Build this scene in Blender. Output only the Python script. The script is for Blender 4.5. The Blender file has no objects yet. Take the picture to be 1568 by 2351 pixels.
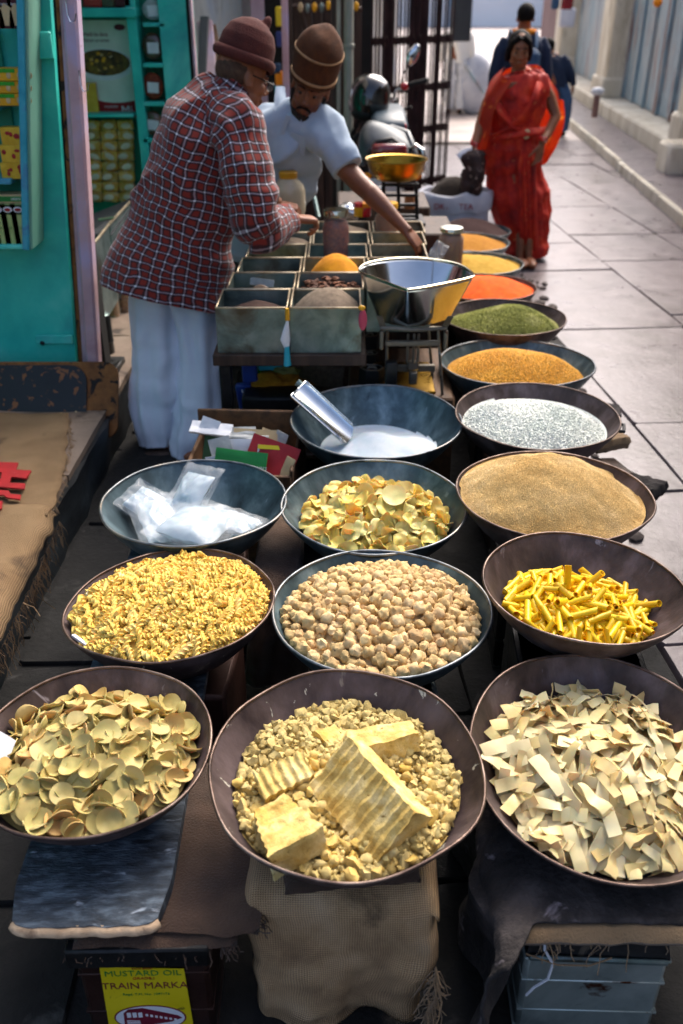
import bpy, bmesh, math, random
import numpy as np
from mathutils import Vector, Matrix, noise as mnoise
random.seed(7); np.random.seed(7)
PI = math.pi
SC = bpy.context.scene
COL = SC.collection
# ---------------------------------------------------------------- camera
PITCH = math.radians(29.6); FPX = 2070.0; CAMH = 1.8
cam = bpy.data.cameras.new('camera'); camo = bpy.data.objects.new('camera', cam); COL.objects.link(camo)
camo.location = (0, 0, CAMH); camo.rotation_euler = (PI/2-PITCH, 0, 0)
cam.sensor_fit = 'VERTICAL'; cam.sensor_height = 36.0; cam.lens = 36.0*FPX/2351.0
cam.clip_end = 500; cam.clip_start = 0.05
cam.dof.use_dof = True; cam.dof.focus_distance = 2.2; cam.dof.aperture_fstop = 2.9
SC.camera = camo
# ---------------------------------------------------------------- light
w = bpy.data.worlds.new('World'); SC.world = w; w.use_nodes = True
nt = w.node_tree; nt.nodes.clear()
sky = nt.nodes.new('ShaderNodeTexSky'); sky.sky_type = 'NISHITA'; sky.sun_disc = False
SUN_EL, SUN_AZ = math.radians(48), math.radians(30)
sky.sun_elevation = SUN_EL; sky.sun_rotation = SUN_AZ; sky.air_density = .55; sky.dust_density = 6.0; sky.ozone_density = 1.0
bg = nt.nodes.new('ShaderNodeBackground'); bg.inputs['Strength'].default_value = 0.15
wo = nt.nodes.new('ShaderNodeOutputWorld')
nt.links.new(sky.outputs[0], bg.inputs[0]); nt.links.new(bg.outputs[0], wo.inputs[0])
sl = bpy.data.lights.new('sun', 'SUN'); sl.energy = .75; sl.angle = math.radians(45); sl.color = (1, .93, .84)
so = bpy.data.objects.new('sun', sl); COL.objects.link(so)
sd = Vector((math.sin(SUN_AZ)*math.cos(SUN_EL), math.cos(SUN_AZ)*math.cos(SUN_EL), math.sin(SUN_EL)))
so.rotation_euler = sd.to_track_quat('Z', 'Y').to_euler()
SC.view_settings.view_transform = 'Standard'; SC.view_settings.look = 'None'
SC.view_settings.exposure = 1.55; SC.view_settings.gamma = 1.0; SC.view_settings.use_curve_mapping = False
SC.cycles.max_bounces = 6; SC.cycles.transparent_max_bounces = 12
SC.cycles.use_denoising = True

# ---------------------------------------------------------------- placing helpers: where a sight line meets a level or a depth
def ray(px, py):
    u = (px-784)/FPX; v = -(py-1175.5)/FPX
    return Vector((u, math.cos(PITCH)+v*math.sin(PITCH), -math.sin(PITCH)+v*math.cos(PITCH)))
def at(px, py, z=0.0):
    r = ray(px, py); return Vector((0, 0, CAMH)) + r*((z-CAMH)/r.z)
def aty(px, py, Y):
    r = ray(px, py); return Vector((0, 0, CAMH)) + r*(Y/r.y)
def depth(p):
    return p.y*math.cos(PITCH)-(p.z-CAMH)*math.sin(PITCH)
def unit(p):            # metres per unit of the sight-line grid at p
    return depth(p)/FPX

# ---------------------------------------------------------------- tags
def tag(o, label=None, cat=None, group=None, kind=None):
    if label: o['label'] = label
    if cat: o['category'] = cat
    if group: o['group'] = group
    if kind: o['kind'] = kind
    return o
def empty(name, loc=(0, 0, 0), rz=0, label=None, cat=None, group=None):
    o = bpy.data.objects.new(name, None); COL.objects.link(o)
    o.location = loc; o.rotation_euler = (0, 0, rz); o.empty_display_size = .05
    o.matrix_basis = Matrix.Translation(Vector(loc)) @ Matrix.Rotation(rz, 4, 'Z')
    return tag(o, label, cat, group)
def smooth(me, ang=None):
    me.polygons.foreach_set('use_smooth', [True]*len(me.polygons))
    if ang is not None:
        try: me.set_sharp_from_angle(angle=math.radians(ang))
        except Exception: pass
def mk(name, V, F, m=None, parent=None, sm=True, ang=40, uv=None):
    me = bpy.data.meshes.new(name); me.from_pydata([tuple(v) for v in V], [], F)
    if uv is not None:
        l = me.uv_layers.new(name='UVMap'); flat = []
        for p in me.polygons:
            for vi in p.vertices: flat += list(uv[vi])
        l.data.foreach_set('uv', flat)
    if m: me.materials.append(m)
    if sm: smooth(me, ang)
    me.update()
    o = bpy.data.objects.new(name, me); COL.objects.link(o)
    if parent: o.parent = parent
    return o
def link(name, me, parent=None, mtx=None):
    o = bpy.data.objects.new(name, me); COL.objects.link(o)
    if parent: o.parent = parent
    if mtx is not None: o.matrix_basis = mtx
    return o
class MB:
    """collects shapes of one object"""
    def __init__(s): s.V = []; s.F = []
    def add(s, V, F):
        b = len(s.V); s.V += [Vector(v) for v in V]; s.F += [tuple(i+b for i in f) for f in F]; return s
    def box(s, c, d, M=None, bev=0.0):
        x, y, z = d[0]/2, d[1]/2, d[2]/2
        if bev <= 0:
            P = [(-x,-y,-z),(x,-y,-z),(x,y,-z),(-x,y,-z),(-x,-y,z),(x,-y,z),(x,y,z),(-x,y,z)]
            F = [(0,3,2,1),(4,5,6,7),(0,1,5,4),(1,2,6,5),(2,3,7,6),(3,0,4,7)]
        else:
            b = min(bev, x*.9, y*.9, z*.9); P = []; F = []
            bm = bmesh.new(); bmesh.ops.create_cube(bm, size=1)
            for v in bm.verts: v.co = Vector((v.co.x*2*x, v.co.y*2*y, v.co.z*2*z))
            bmesh.ops.bevel(bm, geom=list(bm.edges), offset=b, segments=1, affect='EDGES')
            bm.verts.index_update(); P = [v.co.copy() for v in bm.verts]; F = [tuple(v.index for v in f.verts) for f in bm.faces]; bm.free()
        c = Vector(c)
        P = [Vector(p) for p in P]
        if M is not None: P = [M @ p for p in P]
        return s.add([p+c for p in P], F)
    def tube(s, pts, r, n=10, cap=True):
        pts = [Vector(p) for p in pts]; m = len(pts)
        rs = r if isinstance(r, list) else [r]*m
        V = []; prev = None
        for i, p in enumerate(pts):
            t = (pts[min(i+1, m-1)]-pts[max(i-1, 0)]); t = t.normalized() if t.length > 1e-9 else Vector((0,0,1))
            if prev is None:
                a = t.orthogonal().normalized()
            else:
                a = prev - t*prev.dot(t); a = a.normalized() if a.length > 1e-6 else t.orthogonal().normalized()
            prev = a; b = t.cross(a)
            rr = rs[i]; ra, rb = (rr if isinstance(rr, (tuple, list)) else (rr, rr))
            for k in range(n):
                th = 2*PI*k/n; V.append(p+a*(ra*math.cos(th))+b*(rb*math.sin(th)))
        F = [(i*n+k, i*n+(k+1)%n, (i+1)*n+(k+1)%n, (i+1)*n+k) for i in range(m-1) for k in range(n)]
        if cap: F += [tuple(range(n-1, -1, -1)), tuple((m-1)*n+k for k in range(n))]
        return s.add(V, F)
    def ell(s, c, r, M=None, nu=16, nv=10):
        V = [Vector((0,0,-1))]
        for j in range(1, nv):
            ph = -PI/2+PI*j/nv
            for i in range(nu):
                V.append(Vector((math.cos(ph)*math.cos(2*PI*i/nu), math.cos(ph)*math.sin(2*PI*i/nu), math.sin(ph))))
        V.append(Vector((0,0,1))); F = []
        for i in range(nu): F.append((0, 1+(i+1)%nu, 1+i))
        for j in range(nv-2):
            for i in range(nu):
                a = 1+j*nu+i; b = 1+j*nu+(i+1)%nu; F.append((a, b, b+nu, a+nu))
        e = len(V)-1
        for i in range(nu): F.append((e, 1+(nv-2)*nu+i, 1+(nv-2)*nu+(i+1)%nu))
        V = [Vector((v.x*r[0], v.y*r[1], v.z*r[2])) for v in V]
        if M is not None: V = [M @ v for v in V]
        c = Vector(c); return s.add([v+c for v in V], F)
    def lathe(s, prof, n=48, c=(0,0,0), M=None, cap0=False, cap1=False, fn=None):
        V = []; m = len(prof)
        for (r, z) in prof:
            for k in range(n):
                th = 2*PI*k/n; v = Vector((r*math.cos(th), r*math.sin(th), z))
                if fn: v = fn(v, th)
                V.append(v)
        F = [(i*n+k, i*n+(k+1)%n, (i+1)*n+(k+1)%n, (i+1)*n+k) for i in range(m-1) for k in range(n)]
        if cap0: F.append(tuple(range(n-1, -1, -1)))
        if cap1: F.append(tuple((m-1)*n+k for k in range(n)))
        if M is not None: V = [M @ v for v in V]
        c = Vector(c); return s.add([v+c for v in V], F)
    def prism(s, poly, h, M=None, c=(0,0,0)):
        n = len(poly); V = [Vector((p[0], p[1], 0)) for p in poly]+[Vector((p[0], p[1], h)) for p in poly]
        F = [tuple(range(n-1, -1, -1)), tuple(range(n, 2*n))]+[(i, (i+1)%n, n+(i+1)%n, n+i) for i in range(n)]
        if M is not None: V = [M @ v for v in V]
        c = Vector(c); return s.add([v+c for v in V], F)
    def make(s, name, m, parent=None, sm=True, ang=40):
        return mk(name, s.V, s.F, m, parent, sm, ang)
def frame(d, up=(0,0,1)):        # matrix whose Z is d
    z = Vector(d).normalized(); x = Vector(up).cross(z)
    if x.length < 1e-4: x = z.orthogonal()
    x.normalize(); y = z.cross(x)
    return Matrix((x, y, z)).transposed()
def catmull(P, per):
    P = [np.array(p, float) for p in P]; out = []
    Q = [2*P[0]-P[1]]+P+[2*P[-1]-P[-2]]
    for i in range(1, len(Q)-2):
        for k in range(per):
            t = k/per; a, b, c, d = Q[i-1], Q[i], Q[i+1], Q[i+2]
            out.append(.5*((2*b)+(-a+c)*t+(2*a-5*b+4*c-d)*t*t+(-a+3*b-3*c+d)*t**3))
    out.append(P[-1]); return out
def loft(rings, n=40, per=6, disp=None, cap=True, viewed=True):
    """rings: (px,py,Y,halfwidth on the sight grid, depth radius m) -> V,F,UV ; ellipse rings along a smooth path"""
    R = catmull([(*aty(r[0], r[1], r[2]), r[3]*unit(aty(r[0], r[1], r[2])), r[4]) for r in rings], per)
    return loft3(R, n, disp, cap)
def loft3(R, n=40, disp=None, cap=True):
    C = [Vector(r[:3]) for r in R]; m = len(C); V = []; UV = []; L = 0
    circ = 2*PI*sum((abs(r[3])+abs(r[4]))/2 for r in R)/m
    for i in range(m):
        t = (C[min(i+1, m-1)]-C[max(i-1, 0)]).normalized(); vw = (C[i]-Vector((0,0,CAMH))).normalized()
        a = t.cross(vw).normalized(); b = t.cross(a).normalized()
        if i: L += (C[i]-C[i-1]).length
        for k in range(n+1):
            th = 2*PI*k/n-PI/2*0; d = disp(th, L, C[i]) if disp else 0
            V.append(C[i]+a*((R[i][3]+d)*math.cos(th))+b*((R[i][4]+d)*math.sin(th))); UV.append((k/n*circ, L))
    F = [(i*(n+1)+k, i*(n+1)+k+1, (i+1)*(n+1)+k+1, (i+1)*(n+1)+k) for i in range(m-1) for k in range(n)]
    if cap: F += [tuple(range(n, -1, -1)), tuple((m-1)*(n+1)+k for k in range(n+1))]
    return V, F, UV
def joinvf(parts):
    V = []; F = []; U = []
    for p in parts:
        b = len(V); V += list(p[0]); F += [tuple(i+b for i in f) for f in p[1]]; U += list(p[2]) if len(p) > 2 and p[2] else [(0, 0)]*len(p[0])
    return V, F, U
def remesh(mb, vox, it=3, fac=.5):
    """fuse overlapping closed shapes into one continuous skin"""
    me = bpy.data.meshes.new('tmp'); me.from_pydata([tuple(v) for v in mb.V], [], mb.F)
    o = bpy.data.objects.new('tmp', me); COL.objects.link(o)
    md = o.modifiers.new('r', 'REMESH'); md.mode = 'VOXEL'; md.voxel_size = vox
    if it:
        ms = o.modifiers.new('s', 'SMOOTH'); ms.iterations = it; ms.factor = fac
    dg = bpy.context.evaluated_depsgraph_get(); ev = o.evaluated_get(dg)
    out = bpy.data.meshes.new_from_object(ev, depsgraph=dg)
    bpy.data.objects.remove(o); smooth(out); return out
def fbm(p, s, o=3):
    p = Vector(p)*s; a = 0; k = 1.0
    for _ in range(o):
        a += k*mnoise.noise(p); p = p*2.03; k *= .5
    return a

# ---------------------------------------------------------------- materials
def rgb(h):             # sRGB hex -> linear
    h = h.lstrip('#'); c = [int(h[i:i+2], 16)/255 for i in (0, 2, 4)]
    return tuple((x/12.92 if x <= .04045 else ((x+.055)/1.055)**2.4) for x in c)+(1,)
_mats = {}
def mat(name, cols, scale=6, detail=6, rough=.6, rvar=.1, metal=0, bump=0, bscale=60, stretch=(1,1,1), rnd=0.0, island=0.0,
        spots=None, spots2=None, coord='Object', contrast=(.3, .7), sss=0, trans=0, ior=1.45, alpha=1, coat=0, sheen=0, rndcols=None, emit=None, spec=None):
    m = bpy.data.materials.new(name); m.use_nodes = True; nt = m.node_tree; N = nt.nodes; Lk = nt.links
    b = N['Principled BSDF']
    tc = N.new('ShaderNodeTexCoord'); mp = N.new('ShaderNodeMapping'); mp.inputs['Scale'].default_value = stretch
    Lk.new(tc.outputs[coord], mp.inputs['Vector']); vec = mp.outputs[0]
    oi = N.new('ShaderNodeObjectInfo')
    geo = N.new('ShaderNodeNewGeometry')
    add = N.new('ShaderNodeVectorMath'); add.operation = 'ADD'
    ml = N.new('ShaderNodeMath'); ml.operation = 'MULTIPLY'; ml.inputs[1].default_value = 37.0
    Lk.new(oi.outputs['Random'], ml.inputs[0]); Lk.new(vec, add.inputs[0]); Lk.new(ml.outputs[0], add.inputs[1]); vec = add.outputs[0]
    def nz(sc, det=6, dist=0):
        n = N.new('ShaderNodeTexNoise'); n.inputs['Scale'].default_value = sc; n.inputs['Detail'].default_value = det
        n.inputs['Roughness'].default_value = .6; n.inputs['Distortion'].default_value = dist
        Lk.new(vec, n.inputs['Vector']); return n.outputs['Fac']
    n1 = nz(scale, detail, .3); cr = N.new('ShaderNodeValToRGB'); Lk.new(n1, cr.inputs[0])
    cs = [c if isinstance(c, tuple) else rgb(c) for c in cols]
    el = cr.color_ramp.elements
    if len(cs) == 1: cs = cs*2
    lo, hi = contrast
    el[0].position = lo; el[0].color = cs[0]; el[1].position = hi; el[1].color = cs[-1]
    for i in range(1, len(cs)-1):
        e = el.new(lo+(hi-lo)*i/(len(cs)-1)); e.color = cs[i]
    col = cr.outputs[0]
    def mix(a, bcol, f, typ='MIX'):
        x = N.new('ShaderNodeMix'); x.data_type = 'RGBA'; x.blend_type = typ
        if isinstance(f, float): x.inputs['Factor'].default_value = f
        else: Lk.new(f, x.inputs['Factor'])
        for s_, v in ((x.inputs['A'], a), (x.inputs['B'], bcol)):
            if isinstance(v, tuple): s_.default_value = v
            else: Lk.new(v, s_)
        return x.outputs['Result']
    def rndsrc():
        return geo.outputs['Random Per Island'] if island else oi.outputs['Random']
    if rndcols:
        c2 = N.new('ShaderNodeValToRGB'); Lk.new(rndsrc(), c2.inputs[0]); c2.color_ramp.interpolation = 'LINEAR'
        rc = [c if isinstance(c, tuple) else rgb(c) for c in rndcols]
        c2.color_ramp.elements[0].color = rc[0]; c2.color_ramp.elements[1].color = rc[-1]
        for i in range(1, len(rc)-1):
            e = c2.color_ramp.elements.new(i/(len(rc)-1)); e.color = rc[i]
        col = mix(col, c2.outputs[0], .6)
    if rnd or island:
        hs = N.new('ShaderNodeHueSaturation'); mr = N.new('ShaderNodeMapRange'); k = max(rnd, island)
        mr.inputs['To Min'].default_value = 1-k; mr.inputs['To Max'].default_value = 1+k
        wn = N.new('ShaderNodeTexWhiteNoise'); wn.noise_dimensions = '1D'; Lk.new(rndsrc(), wn.inputs['W'])
        Lk.new(wn.outputs['Value'], mr.inputs['Value']); Lk.new(mr.outputs[0], hs.inputs['Value']); Lk.new(col, hs.inputs['Color']); col = hs.outputs[0]
    for sp in (spots, spots2):
        if sp:
            c, sc, th, wd = sp
            f = nz(sc, 5, .6); mr = N.new('ShaderNodeMapRange'); mr.inputs['From Min'].default_value = th; mr.inputs['From Max'].default_value = th+wd
            Lk.new(f, mr.inputs['Value']); col = mix(col, c if isinstance(c, tuple) else rgb(c), mr.outputs[0])
    Lk.new(col, b.inputs['Base Color'])
    if rvar:
        mr = N.new('ShaderNodeMapRange'); mr.inputs['To Min'].default_value = max(0, rough-rvar); mr.inputs['To Max'].default_value = min(1, rough+rvar)
        Lk.new(nz(scale*2.3), mr.inputs['Value']); Lk.new(mr.outputs[0], b.inputs['Roughness'])
    else: b.inputs['Roughness'].default_value = rough
    b.inputs['Metallic'].default_value = metal; b.inputs['IOR'].default_value = ior
    if sss:
        b.inputs['Subsurface Weight'].default_value = sss; b.inputs['Subsurface Scale'].default_value = .01
    if trans: b.inputs['Transmission Weight'].default_value = trans
    if alpha < 1: b.inputs['Alpha'].default_value = alpha
    if coat: b.inputs['Coat Weight'].default_value = coat; b.inputs['Coat Roughness'].default_value = .15
    if sheen: b.inputs['Sheen Weight'].default_value = sheen
    if spec is not None: b.inputs['Specular IOR Level'].default_value = spec
    if bump:
        bp = N.new('ShaderNodeBump'); bp.inputs['Strength'].default_value = min(1, bump); bp.inputs['Distance'].default_value = .004*max(1, bump)
        Lk.new(nz(bscale, 4), bp.inputs['Height']); Lk.new(bp.outputs[0], b.inputs['Normal'])
    _mats[name] = m; m['_b'] = 1
    return m
def text(name, s, size, m, M, parent=None, ext=.0006, align='CENTER', sx=1.0):
    c = bpy.data.curves.new(name, 'FONT'); c.body = s; c.size = size; c.extrude = ext; c.align_x = align; c.align_y = 'CENTER'; c.resolution_u = 2
    o = bpy.data.objects.new('t', c); COL.objects.link(o)
    dg = bpy.context.evaluated_depsgraph_get(); me = bpy.data.meshes.new_from_object(o.evaluated_get(dg), depsgraph=dg)
    bpy.data.objects.remove(o); bpy.data.curves.remove(c)
    me.materials.clear(); me.materials.append(m)
    me.transform(M @ Matrix.Diagonal((sx, 1, 1, 1))); return link(name, me, parent)
def facing(p, n=(0,-1,0), up=(0,0,1)):      # 4x4 whose XY plane faces n at p
    n = Vector(n).normalized(); x = Vector(up).cross(n).normalized(); y = n.cross(x)
    M = Matrix((x, y, n)).transposed().to_4x4(); M.translation = Vector(p); return M
def board(name, p0, p1, w_, t_, m, parent=None, side=(1,0,0), bev=.004):
    """board from p0 to p1, w_ wide along side, t_ thick"""
    p0 = Vector(p0); p1 = Vector(p1); z = (p1-p0); L = z.length; z.normalize(); x = Vector(side); x = (x-z*x.dot(z)).normalized(); y = z.cross(x)
    M = Matrix((x, y, z)).transposed()
    return MB().box((p0+p1)/2, (w_, t_, L), M, bev).make(name, m, parent, True, 30)
# ================================================================ materials
M_ = {}
M_['slab'] = mat('sandstone_slab', ['#4e4648', '#70676a', '#5c5458'], scale=3.0, rough=.32, rvar=.16, bump=.5, bscale=30, rnd=.14, spots=('#4a4342', 1.6, .54, .2), spots2=('#3c3636', 14, .62, .10))
M_['slabdark'] = mat('dark_stall_sandstone', ['#040505', '#0c0d0c', '#161717'], scale=6.0, rough=.85, rvar=.16, bump=1.2, bscale=45, rnd=.2, spots=('#3a3a38', 9, .62, .1))  # dark of the gaps under the bowls is put into this stone colour
M_['earth'] = mat('lane_bedding', ['#383231', '#5a514d'], scale=5, rough=.85, bump=.6, bscale=40)
M_['farlane'] = mat('lane_stone_far', ['#8f8380', '#b5aaa4'], scale=1.4, rough=.55, bump=.3, bscale=10)
M_['darkstone'] = mat('grimy_black_stone', ['#0d0f11', '#1c2226', '#2b343a'], scale=5, rough=.45, rvar=.15, bump=.8, bscale=18, spots=('#5b6672', 9, .66, .1), stretch=(1, .6, 1.5))
M_['ledgetop'] = mat('ledge_stone', ['#6b5c4e', '#857567'], scale=5, rough=.6, bump=.4, bscale=30, spots=('#3a3029', 6, .58, .1))
M_['iron'] = mat('brown_iron', ['#241c1b', '#4c403e', '#74676a'], scale=9, rough=.56, rvar=.14, metal=.35, bump=.4, bscale=35, rnd=.1, stretch=(1, 1, .35), spots=('#3b2b26', 6, .6, .1), spots2=('#9a949c', 16, .66, .08))
M_['ironspot'] = mat('brown_iron_crusted', ['#2a2023', '#4e4242', '#6a5c5e'], scale=9, rough=.58, rvar=.14, metal=.3, bump=.4, bscale=35, stretch=(1, 1, .45), spots=('#857c72', 9, .64, .03), spots2=('#c4c4b8', 30, .66, .02))
M_['zinc'] = mat('blue_grey_galvanised', ['#2a383e', '#4c6068', '#7c929a'], scale=9, rough=.42, rvar=.14, metal=.55, bump=.2, bscale=40, rnd=.1, stretch=(1, 1, .3), spots=('#8296a2', 18, .66, .08), spots2=('#1c262c', 7, .62, .1))
M_['rimiron'] = mat('worn_rim', ['#2a2220', '#5c4c44', '#85766c'], scale=12, rough=.4, metal=.7, bump=.2, bscale=60)
M_['rimzinc'] = mat('worn_zinc_rim', ['#2f363b', '#6c7378', '#8a8478'], scale=12, rough=.38, metal=.7, bump=.2, bscale=60)
M_['steel'] = mat('polished_steel', ['#b9c2c6', '#d5dadc'], scale=5, rough=.13, rvar=.05, metal=1, spots=('#7b8385', 9, .66, .1))
M_['galv'] = mat('spangled_tinplate', ['#4b5a59', '#6f8280', '#8d9a96'], scale=9, rough=.36, rvar=.12, metal=.65, bump=.1, bscale=60, spots=('#4c4436', 4, .56, .12), spots2=('#93a5a8', 5, .64, .1))
M_['galvrim'] = mat('tinplate_edge', ['#8d7f6a', '#cdc0a4'], scale=20, rough=.32, metal=.8)
M_['brass'] = mat('old_brass', ['#8a6a1c', '#b8923a'], scale=7, rough=.3, metal=1, spots=('#5f4a1a', 9, .62, .1))
M_['blackiron'] = mat('black_cast_iron', ['#0e0e0f', '#252728'], scale=12, rough=.45, metal=.4, bump=.5, bscale=50, spots=('#5a5348', 20, .68, .06))
M_['scaleiron'] = mat('scale_grey_paint', ['#5a564c', '#7d776a'], scale=12, rough=.45, metal=.5, bump=.3, bscale=50, spots=('#4d3020', 14, .62, .06), spots2=('#a8b4c0', 11, .68, .05))
M_['wood'] = mat('weathered_wood', ['#3b2a1c', '#6a4c30'], scale=5, rough=.7, bump=.5, bscale=40, stretch=(6, .7, 6))
M_['greyplank'] = mat('blue_black_plank', ['#14181d', '#38424c', '#6a7884'], scale=14, rough=.55, bump=1.0, bscale=60, stretch=(1.2, 4, 1), spots=('#98a4b0', 12, .62, .08), spots2=('#101216', 8, .6, .1))
M_['endgrain'] = mat('bare_plank_end', ['#a5896a', '#c9ac8a', '#5f4a38'], scale=20, rough=.8, bump=.6, bscale=60)
M_['darkwood'] = mat('dark_brown_wood', ['#1c130e', '#3a291f', '#4f3b2e'], scale=4, rough=.6, bump=.5, bscale=30, stretch=(6, 6, .5))
M_['tealwall'] = mat('turquoise_paint', ['#1cb4a8', '#34ccba', '#66dccc'], scale=3, rough=.45, rvar=.12, bump=.35, bscale=14, spots=('#4f5a44', 16, .735, .03), spots2=('#2fa0a4', 2, .55, .2))
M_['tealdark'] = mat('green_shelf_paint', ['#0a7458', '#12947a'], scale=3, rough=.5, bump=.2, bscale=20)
M_['tealshelf'] = mat('worn_blue_edge', ['#1f8fa6', '#3ba3b8', '#4a6aa0'], scale=9, rough=.5, bump=.3, bscale=30)
M_['tealgrey'] = mat('grey_green_paint', ['#6aa892', '#80b8a4'], scale=3, rough=.5, bump=.2, bscale=20)
M_['pink'] = mat('pink_lilac_paint', ['#a08088', '#b79aa0', '#b0a4c4'], scale=3.5, rough=.6, bump=.4, bscale=20, spots=('#6b4a36', 10, .68, .05))
M_['black'] = mat('black_gap', ['#050505', '#0b0b0b'], rough=.8)
M_['plaster'] = mat('stained_plaster', ['#a39a90', '#cfc8bd', '#b9bcc4'], scale=2.2, rough=.8, bump=.4, bscale=14, stretch=(2.5, 2.5, .5), spots=('#8a7866', 4, .56, .2))
M_['plaster2'] = mat('cream_pillar_wash', ['#b3ab98', '#d8d4c6'], scale=1.6, rough=.85, bump=.3, bscale=10, stretch=(2, 2, .6), spots=('#8f8672', 2.4, .56, .16))
M_['maroon'] = mat('maroon_gate_paint', ['#1c0f10', '#33201f', '#402a2b'], scale=9, rough=.5, metal=.3, bump=.3, bscale=40)
M_['pipe'] = mat('pale_pipe', ['#77796c', '#a3a698'], scale=7, rough=.5, stretch=(1, 1, .4), bump=.1)
M_['burlap'] = mat('jute_sacking', ['#2e2118', '#4a3628', '#5e4836'], scale=5, rough=.95, bump=1.0, bscale=240, spots=('#3c2f22', 4, .58, .14), spots2=('#a08f35', 3, .70, .12), sheen=.2)
M_['burlap2'] = mat('floor_sacking', ['#7b6244', '#977d5b'], scale=4, rough=.95, bump=1.0, bscale=200, spots=('#5a4733', 3, .58, .14), sheen=.2)
M_['darkcloth'] = mat('dirty_dark_cloth', ['#12100f', '#2c2827', '#4a4442'], scale=11, rough=.95, bump=2.0, bscale=55, stretch=(1, 1, .5), spots=('#7a7276', 16, .62, .08))
M_['tin'] = mat('dull_oil_tin', ['#6c7674', '#a4b0aa', '#c0cac4'], scale=5, rough=.4, metal=.65, bump=.25, bscale=30, spots=('#4a2716', 8, .60, .06), spots2=('#1b1e1f', 18, .68, .05))
M_['rusttin'] = mat('brown_rust_tin', ['#2a1915', '#3d2721', '#2b2a2c'], scale=4, rough=.45, metal=.5, bump=.3, bscale=30, spots=('#6a6668', 12, .68, .06))
M_['yellow'] = mat('label_yellow', ['#c9b400', '#dcc820'], scale=10, rough=.5, spots=('#7c7014', 24, .66, .05))
M_['red'] = mat('print_red', ['#8a1018', '#a81c20'], scale=12, rough=.55, spots=('#c9b8a8', 40, .70, .05))
M_['maroonink'] = mat('print_maroon', ['#5c1022', '#7a1830'], scale=20, rough=.55)
M_['green'] = mat('card_green', ['#0d6b28', '#178238'], scale=10, rough=.4)
M_['white'] = mat('paper_white', ['#c4c9cf', '#e2e4e6'], scale=7, rough=.6, bump=.1, bscale=20)
M_['cream'] = mat('card_cream', ['#b79e74', '#cdb78c'], scale=7, rough=.75, bump=.1)
M_['greyp'] = mat('newsprint', ['#8f9495', '#b6b9b6'], scale=30, rough=.8)
M_['ink'] = mat('print_black', ['#101214', '#1c1e20'], rough=.6)
M_['clearplastic'] = mat('clear_bag', ['#dfe9ee', '#f2f6f8'], rough=.10, rvar=.04, alpha=.16, bump=.6, bscale=40, spec=.8)
M_['milkbag'] = mat('white_powder_bag', ['#94a8b4', '#b8c6ce'], scale=4, rough=.22, rvar=.1, bump=.35, bscale=22, coat=.5, sss=.1)
M_['glass'] = mat('jar_glass', ['#c8d0cc', '#d8e0dc'], rough=.05, rvar=0, alpha=.16, spec=1)
M_['lid'] = mat('shiny_lid', ['#b8b49a', '#e6e2c8'], scale=9, rough=.16, metal=1)
M_['ylid'] = mat('yellow_plastic', ['#c08a10', '#d6a020'], rough=.4)
M_['skin'] = mat('brown_skin', ['#7a4a30', '#8f5a3c'], scale=12, rough=.5, rvar=.1, sss=.12, bump=.12, bscale=120)
M_['skindark'] = mat('dark_brown_skin', ['#6a3f28', '#7d4c32'], scale=12, rough=.46, rvar=.1, sss=.1, bump=.12, bscale=120)
M_['hair'] = mat('black_hair', ['#060505', '#120e0c'], scale=30, rough=.75, spec=.2, bump=.5, bscale=90, stretch=(1, 1, .3))
M_['cropped'] = mat('cropped_grey_hair', ['#3a261a', '#57402f'], scale=60, rough=.8, bump=.6, bscale=200)
M_['stubble'] = mat('dark_stubble', ['#17100c', '#241811'], scale=60, rough=.8, bump=.6, bscale=200)
M_['eyew'] = mat('eye_white', ['#4a382c', '#5a463a'], rough=.3)
M_['wool1'] = mat('maroon_wool', ['#3a1512', '#52221b'], scale=20, rough=1, bump=.9, bscale=160)
M_['wool2'] = mat('brown_wool', ['#3a1e0a', '#553014'], scale=20, rough=1, bump=.9, bscale=160)
M_['wool3'] = mat('tan_wool', ['#8a6a48', '#a88662'], scale=20, rough=.95, bump=.9, bscale=160)
M_['pants'] = mat('white_cotton', ['#bcc6d2', '#dae1e8'], scale=3, rough=.85, bump=.25, bscale=40, sheen=.2)
M_['blueshirt'] = mat('pale_blue_cotton', ['#8fa3b8', '#a9bac9'], scale=4, rough=.85, bump=.35, bscale=160, sheen=.2)
M_['greypants'] = mat('grey_trousers', ['#33342f', '#45463f'], rough=.9)
M_['sari'] = mat('red_sari', ['#780604', '#b41c0a', '#cc380e'], scale=9, rough=.7, bump=.3, bscale=60, spots=('#dc7c4c', 42, .65, .04))
M_['saridrape'] = mat('orange_red_sari_veil', ['#a41c08', '#c4380e'], scale=7, rough=.6, bump=.3, bscale=60, spots=('#f08a30', 12, .60, .1))
M_['blouse'] = mat('red_blouse', ['#8f0c14', '#a5141c'], rough=.7)
M_['gold'] = mat('gold_band', ['#b08a30', '#d8b050'], rough=.35, metal=.8)
M_['navy'] = mat('navy_jacket', ['#0c1a30', '#182a46'], scale=5, rough=.85, bump=.3)
M_['denim'] = mat('denim', ['#2a4568', '#3d5c82'], scale=12, rough=.85, bump=.3, bscale=120)
M_['bluebag'] = mat('blue_backpack', ['#24405e', '#35597c'], scale=6, rough=.7, bump=.3)
M_['orange'] = mat('orange_scarf', ['#d8760a', '#f09a18'], rough=.8)
M_['chrome'] = mat('chrome', ['#b0b4b8', '#d8dadc'], rough=.1, metal=1)
M_['tyre'] = mat('rubber', ['#0a0a0a', '#151515'], rough=.75, bump=.4)
M_['redlens'] = mat('red_lens', ['#5c0410', '#8a0818'], rough=.12, coat=1)
M_['redpaint'] = mat('red_gloss_paint', ['#a80c18', '#c01420'], rough=.2, coat=1)
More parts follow.
